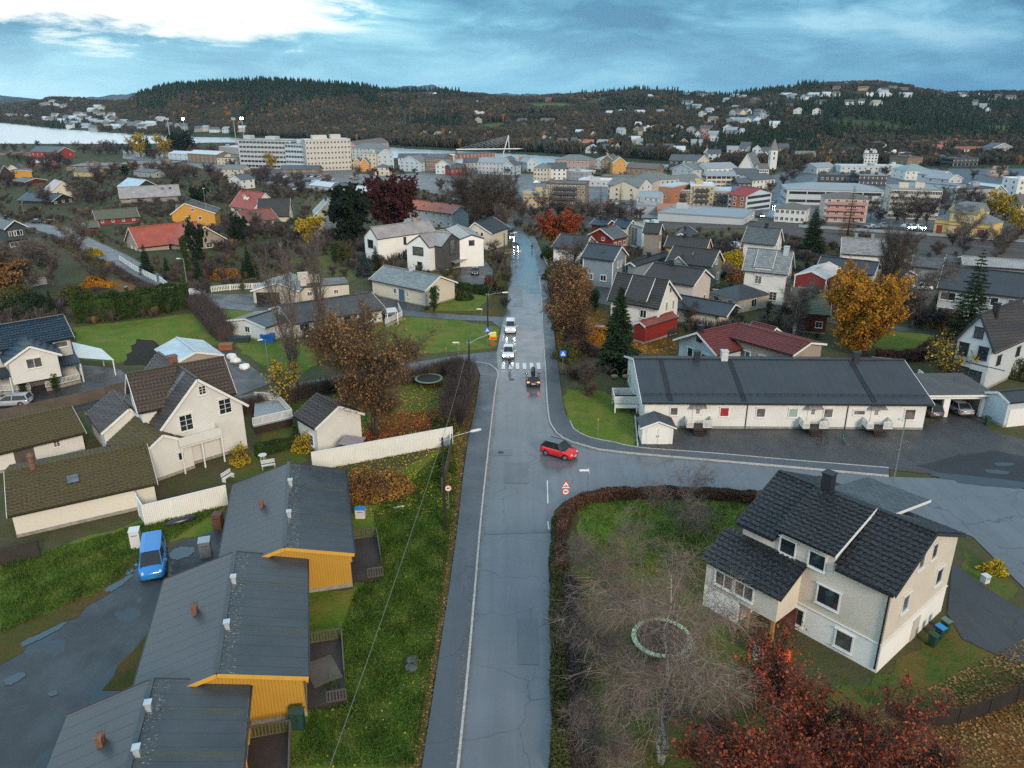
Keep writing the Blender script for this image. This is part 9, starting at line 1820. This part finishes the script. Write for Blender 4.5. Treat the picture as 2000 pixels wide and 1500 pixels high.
def garden_table(px,py,lab,z=0,r=.45):
 o=tag(empty('garden_table',gp(px,py)+Vector((0,0,z))),lab,'table');m=MB();m.tube([(0,0,.7),(0,0,.74)],r,16);m.obj('table_top',M_TRIM,o)
 for k in range(4):m=MB();a=k*1.57+.7;m.bar((math.cos(a)*r*.3,math.sin(a)*r*.3,.7),(math.cos(a)*r*.8,math.sin(a)*r*.8,0),.04,.04);m.obj('leg',M_TRIM,o)
garden_table(514,900,'round white garden table among fallen leaves behind the terrace roof');garden_table(104,893,'round white table on the terrace of the mossy outbuilding')
def bench(px,py,lab,mat,rz=0,z=0):
 o=tag(empty('garden_bench',gp(px,py)+Vector((0,0,z)),rz),lab,'bench');m=MB();[m.box((0,y,.45),(1.4,.1,.04))for y in(-.2,-.05,.1)];m.obj('seat',mat,o);m=MB();[m.box((0,.24,zz),(1.4,.04,.1))for zz in(.6,.75,.9)];m.obj('backrest',mat,o)
 for sx in(-1,1):m=MB();m.box((sx*.62,0,.22),(.07,.45,.44));m.obj('leg',mat,o)
bench(446,937,'white slatted garden bench tipped by the fence',M_TRIM,1.2);bench(525,915,'white swing frame beam near the round table',M_TRIM,.4)
def bicycle(px,py,rz,col,lab):
 o=tag(empty('bicycle',gp(px,py)+RZ,rz),lab,'bicycle');F_=plain('bike_'+str(col[2]),col,.4)
 for x in(-.52,.52):
  m=MB();
  for k in range(18):a,b=k*.349,(k+1)*.349;m.bar((x+math.cos(a)*.33,0,.34+math.sin(a)*.33),(x+math.cos(b)*.33,0,.34+math.sin(b)*.33),.04,.04,upv=(0,1,0))
  for k in range(6):a=k*1.047;m.bar((x,0,.34),(x+math.cos(a)*.33,0,.34+math.sin(a)*.33),.006,.006,upv=(0,1,0))
  m.obj('wheel',M_TYRE,o)
 m=MB();[m.tube([a,b],.022,6)for a,b in(((-.52,0,.34),(-.12,0,.34)),((-.12,0,.34),(-.25,0,.85)),((-.12,0,.34),(.36,0,.8)),((-.22,0,.8),(.35,0,.82)),((-.52,0,.34),(-.24,0,.8)),((.52,0,.34),(.36,0,.95)))];m.obj('frame',F_,o)
 m=MB();m.tube([(.38,-.28,1.0),(.36,0,.97),(.38,.28,1.0)],.018,6);m.obj('handlebar',M_BLACKPL,o);m=MB();m.tube([(-.4,0,.9),(-.25,0,.91),(-.12,0,.9)],[.09,.07,.03],6);m.obj('saddle',M_BLACKPL,o)
bicycle(1646,866,1.3,(.01,.32,.36),'turquoise bicycle parked before the row house wall');bicycle(1606,868,.3,(.02,.02,.025),'black bicycle parked left of the turquoise one')
m=MB();o=tag(empty('wicker_chair',gp(1196,748)),'x','chair')if 0 else None
for px,lab in((1200,'left hanging wicker chair on the row house terrace'),(1222,'right hanging wicker chair on the row house terrace')):
 b=up(px,742,1.25);o=tag(empty('wicker_chair',b),lab,'chair');WK=plain('wicker',(.30,.17,.09),.8);m=MB()
 for k in range(14):
  a0,a1=k*.24-.2,(k+1)*.24-.2;m.tube([(math.cos(a0)*.45,.1,.9+math.sin(a0)*.6),(math.cos(a1)*.45,.1,.9+math.sin(a1)*.6)],.035,5)
 m.tube([(0,.1,.25),(0,.1,.4),(0,.1,.6)],[.2,.42,.46],12);m.obj('basket',WK,o);m=MB();m.tube([(0,.35,.03),(0,.5,1.2),(0,.25,2.0),(0,.1,1.9)],.03,6);m.tube([(0,.35,.0),(0,.35,.05)],.4,12);m.obj('stand',M_BLACKPL,o)
o=tag(empty('flatbed_trailer',gp(1306,655),.1),'small trailer loaded with odds and ends beside the red shed','trailer');m=MB();m.box((0,0,.65),(3.0,1.4,.12));m.box((0,-.7,.85),(3.,.05,.35));m.box((0,.7,.85),(3.,.05,.35));m.bar((1.5,0,.6),(2.8,0,.5),.08,.08);m.obj('load_bed',M_DWOOD,o)
for sy in(-1,1):w=empty('wheel',(0,sy*.8,.325));w.parent=o;link(WT,'tyre',w);link(WR,'rim',w)
m=MB();m.box((-.3,0,.95),(1.2,1.,.45));m.box((.8,.1,.9),(.7,.8,.3));m.obj('load',plain('dark_tarp',(.02,.04,.04),.5),o)
HAZE=0.00004;EXPO=0.72
cam=bpy.data.cameras.new('camera');co=bpy.data.objects.new('camera',cam);COL.objects.link(co)
cam.sensor_fit='HORIZONTAL';cam.sensor_width=36;cam.lens=36*FP/2000;cam.clip_end=60000;cam.clip_start=.5
co.location=(0,0,H);co.rotation_euler=(math.pi/2-TH,0,0);bpy.context.scene.camera=co
def world():
 w=bpy.data.worlds.new('World');bpy.context.scene.world=w;w.use_nodes=True;nt=w.node_tree;nt.nodes.clear();n=N(nt)
 out=n.add('OutputWorld');bg=n.add('Background');n.link(bg.outputs[0],out.inputs[0])
 sky=n.add('TexSky',sky_type='NISHITA',sun_disc=False);sky.sun_elevation=math.radians(SUN_EL);sky.sun_rotation=math.radians(SUN_ROT);sky.air_density=1.6;sky.dust_density=1.5;sky.altitude=100
 co_=n.add('TexCoord').outputs['Generated'];sp=n.add('SeparateXYZ');n.link(co_,sp.inputs[0])
 az=n.math('ARCTAN2',sp.outputs[0],sp.outputs[1]);el=sp.outputs[2]
 cv=n.add('CombineXYZ');n.link(az,cv.inputs[0]);n.link(n.math('MULTIPLY',el,2.6),cv.inputs[1])
 ds=n.add('TexNoise');n.link(cv.outputs[0],ds.inputs['Vector']);ds.inputs['Scale'].default_value=2.2;ds.inputs['Detail'].default_value=3
 wv=n.add('VectorMath',operation='MULTIPLY_ADD');n.link(ds.outputs['Color'],wv.inputs[0]);wv.inputs[1].default_value=(.45,.3,0);n.link(cv.outputs[0],wv.inputs[2]);cc=wv.outputs[0]
 f=n.noise(cc,3.4,7,.58,stretch=(1,1.25,1));g=n.noise(cc,9.,7,.65,stretch=(1.,1.6,1))
 cl=n.math('ADD',n.math('MULTIPLY',f,.75),n.math('MULTIPLY',g,.25))
 blue=n.ramp(cl,[(.40,(.036,.17,.31)),(.47,(.072,.26,.40)),(.53,(.145,.39,.53)),(.62,(.34,.58,.68))])
 rt=n.ramp(n.math('MULTIPLY',n.math('ADD',az,.7),.7),[(.05,(1.5,1.25,1.12)),(.4,(1.15,1.1,1.05)),(.7,(.72,.80,.86)),(1.,(.58,.68,.78))])
 blue=n.mix(1.,blue,rt,'MULTIPLY')
 low=n.ramp(el,[(0,.75),(.07,0.)]);lowc=n.ramp(n.math('MULTIPLY',n.math('ADD',az,.7),.7),[(.05,(.44,.68,.78)),(.22,(.30,.55,.68)),(.5,(.19,.43,.58)),(.9,(.035,.165,.31))]);blue=n.mix(low,blue,lowc)
 edge=n.math('MINIMUM',n.math('MULTIPLY',n.math('SUBTRACT',el,.050),20.),n.math('ADD',n.math('MULTIPLY',n.math('ADD',az,.23),-5.),n.math('MULTIPLY',n.math('SUBTRACT',el,.07),9.)))
 edge=n.math('ADD',edge,n.math('ADD',n.math('MULTIPLY',n.math('SUBTRACT',g,.5),1.6),n.math('MULTIPLY',n.math('SUBTRACT',f,.5),3.)))
 br=n.ramp(n.math('ADD',edge,.3),[(.30,0.),(.75,1.)])
 br=n.math('MULTIPLY',br,n.ramp(el,[(.30,1.),(.6,0.)]))
 c=n.mix(br,blue,(.92,.90,.86))
 zen=n.ramp(el,[(.22,0.),(.6,1.)]);side=n.ramp(n.math('ADD',n.math('MULTIPLY',sp.outputs[0],.5),.5),[(.1,ZL),(.55,ZM),(.95,ZR)]);c=n.mix(zen,c,side)
 skys=n.mix(1.,sky.outputs[0],(SKYK,SKYK,SKYK),'MULTIPLY')
 c=n.mix(.93,skys,c)
 n.link(c,bg.inputs[0]);bg.inputs[1].default_value=1.0
SUN_EL,SUN_ROT=24,155;SKYK=.10;ZL,ZM,ZR=(.40,.84,1.16),(.36,.50,.60),(.26,.30,.33)
world()
sl=bpy.data.lights.new('sun','SUN');sl.energy=1.75;sl.angle=math.radians(14);sl.color=(1.,.83,.64);so=bpy.data.objects.new('sun',sl);COL.objects.link(so)
az=math.radians(SUN_ROT);d=Vector((math.sin(az)*math.cos(math.radians(SUN_EL)),math.cos(az)*math.cos(math.radians(SUN_EL)),math.sin(math.radians(SUN_EL))))
so.rotation_euler=d.to_track_quat('Z','Y').to_euler()
if HAZE:
 m=bpy.data.materials.new('haze_air');m.use_nodes=True;nt=m.node_tree;nt.nodes.clear();o_=nt.nodes.new('ShaderNodeOutputMaterial');v=nt.nodes.new('ShaderNodeVolumePrincipled')
 v.inputs['Color'].default_value=(.55,.80,1.,1);v.inputs['Density'].default_value=HAZE;v.inputs['Anisotropy'].default_value=.2;nt.links.new(v.outputs[0],o_.inputs[1])
 mb=MB();mb.box((0,3000,165),(22000,6700,450));tag(mb.obj('haze',m,uv=False),'thin blue haze filling the valley','haze',None,'stuff')
sc=bpy.context.scene;sc.view_settings.view_transform='Standard';sc.view_settings.look='None';sc.view_settings.exposure=EXPO;sc.view_settings.gamma=1
sc.cycles.use_denoising=False;sc.cycles.max_bounces=5;sc.cycles.diffuse_bounces=2;sc.cycles.glossy_bounces=2;sc.cycles.transparent_max_bounces=4;sc.cycles.volume_bounces=0
sc.cycles.sample_clamp_indirect=1.5;sc.cycles.caustics_reflective=False;sc.cycles.caustics_refractive=False
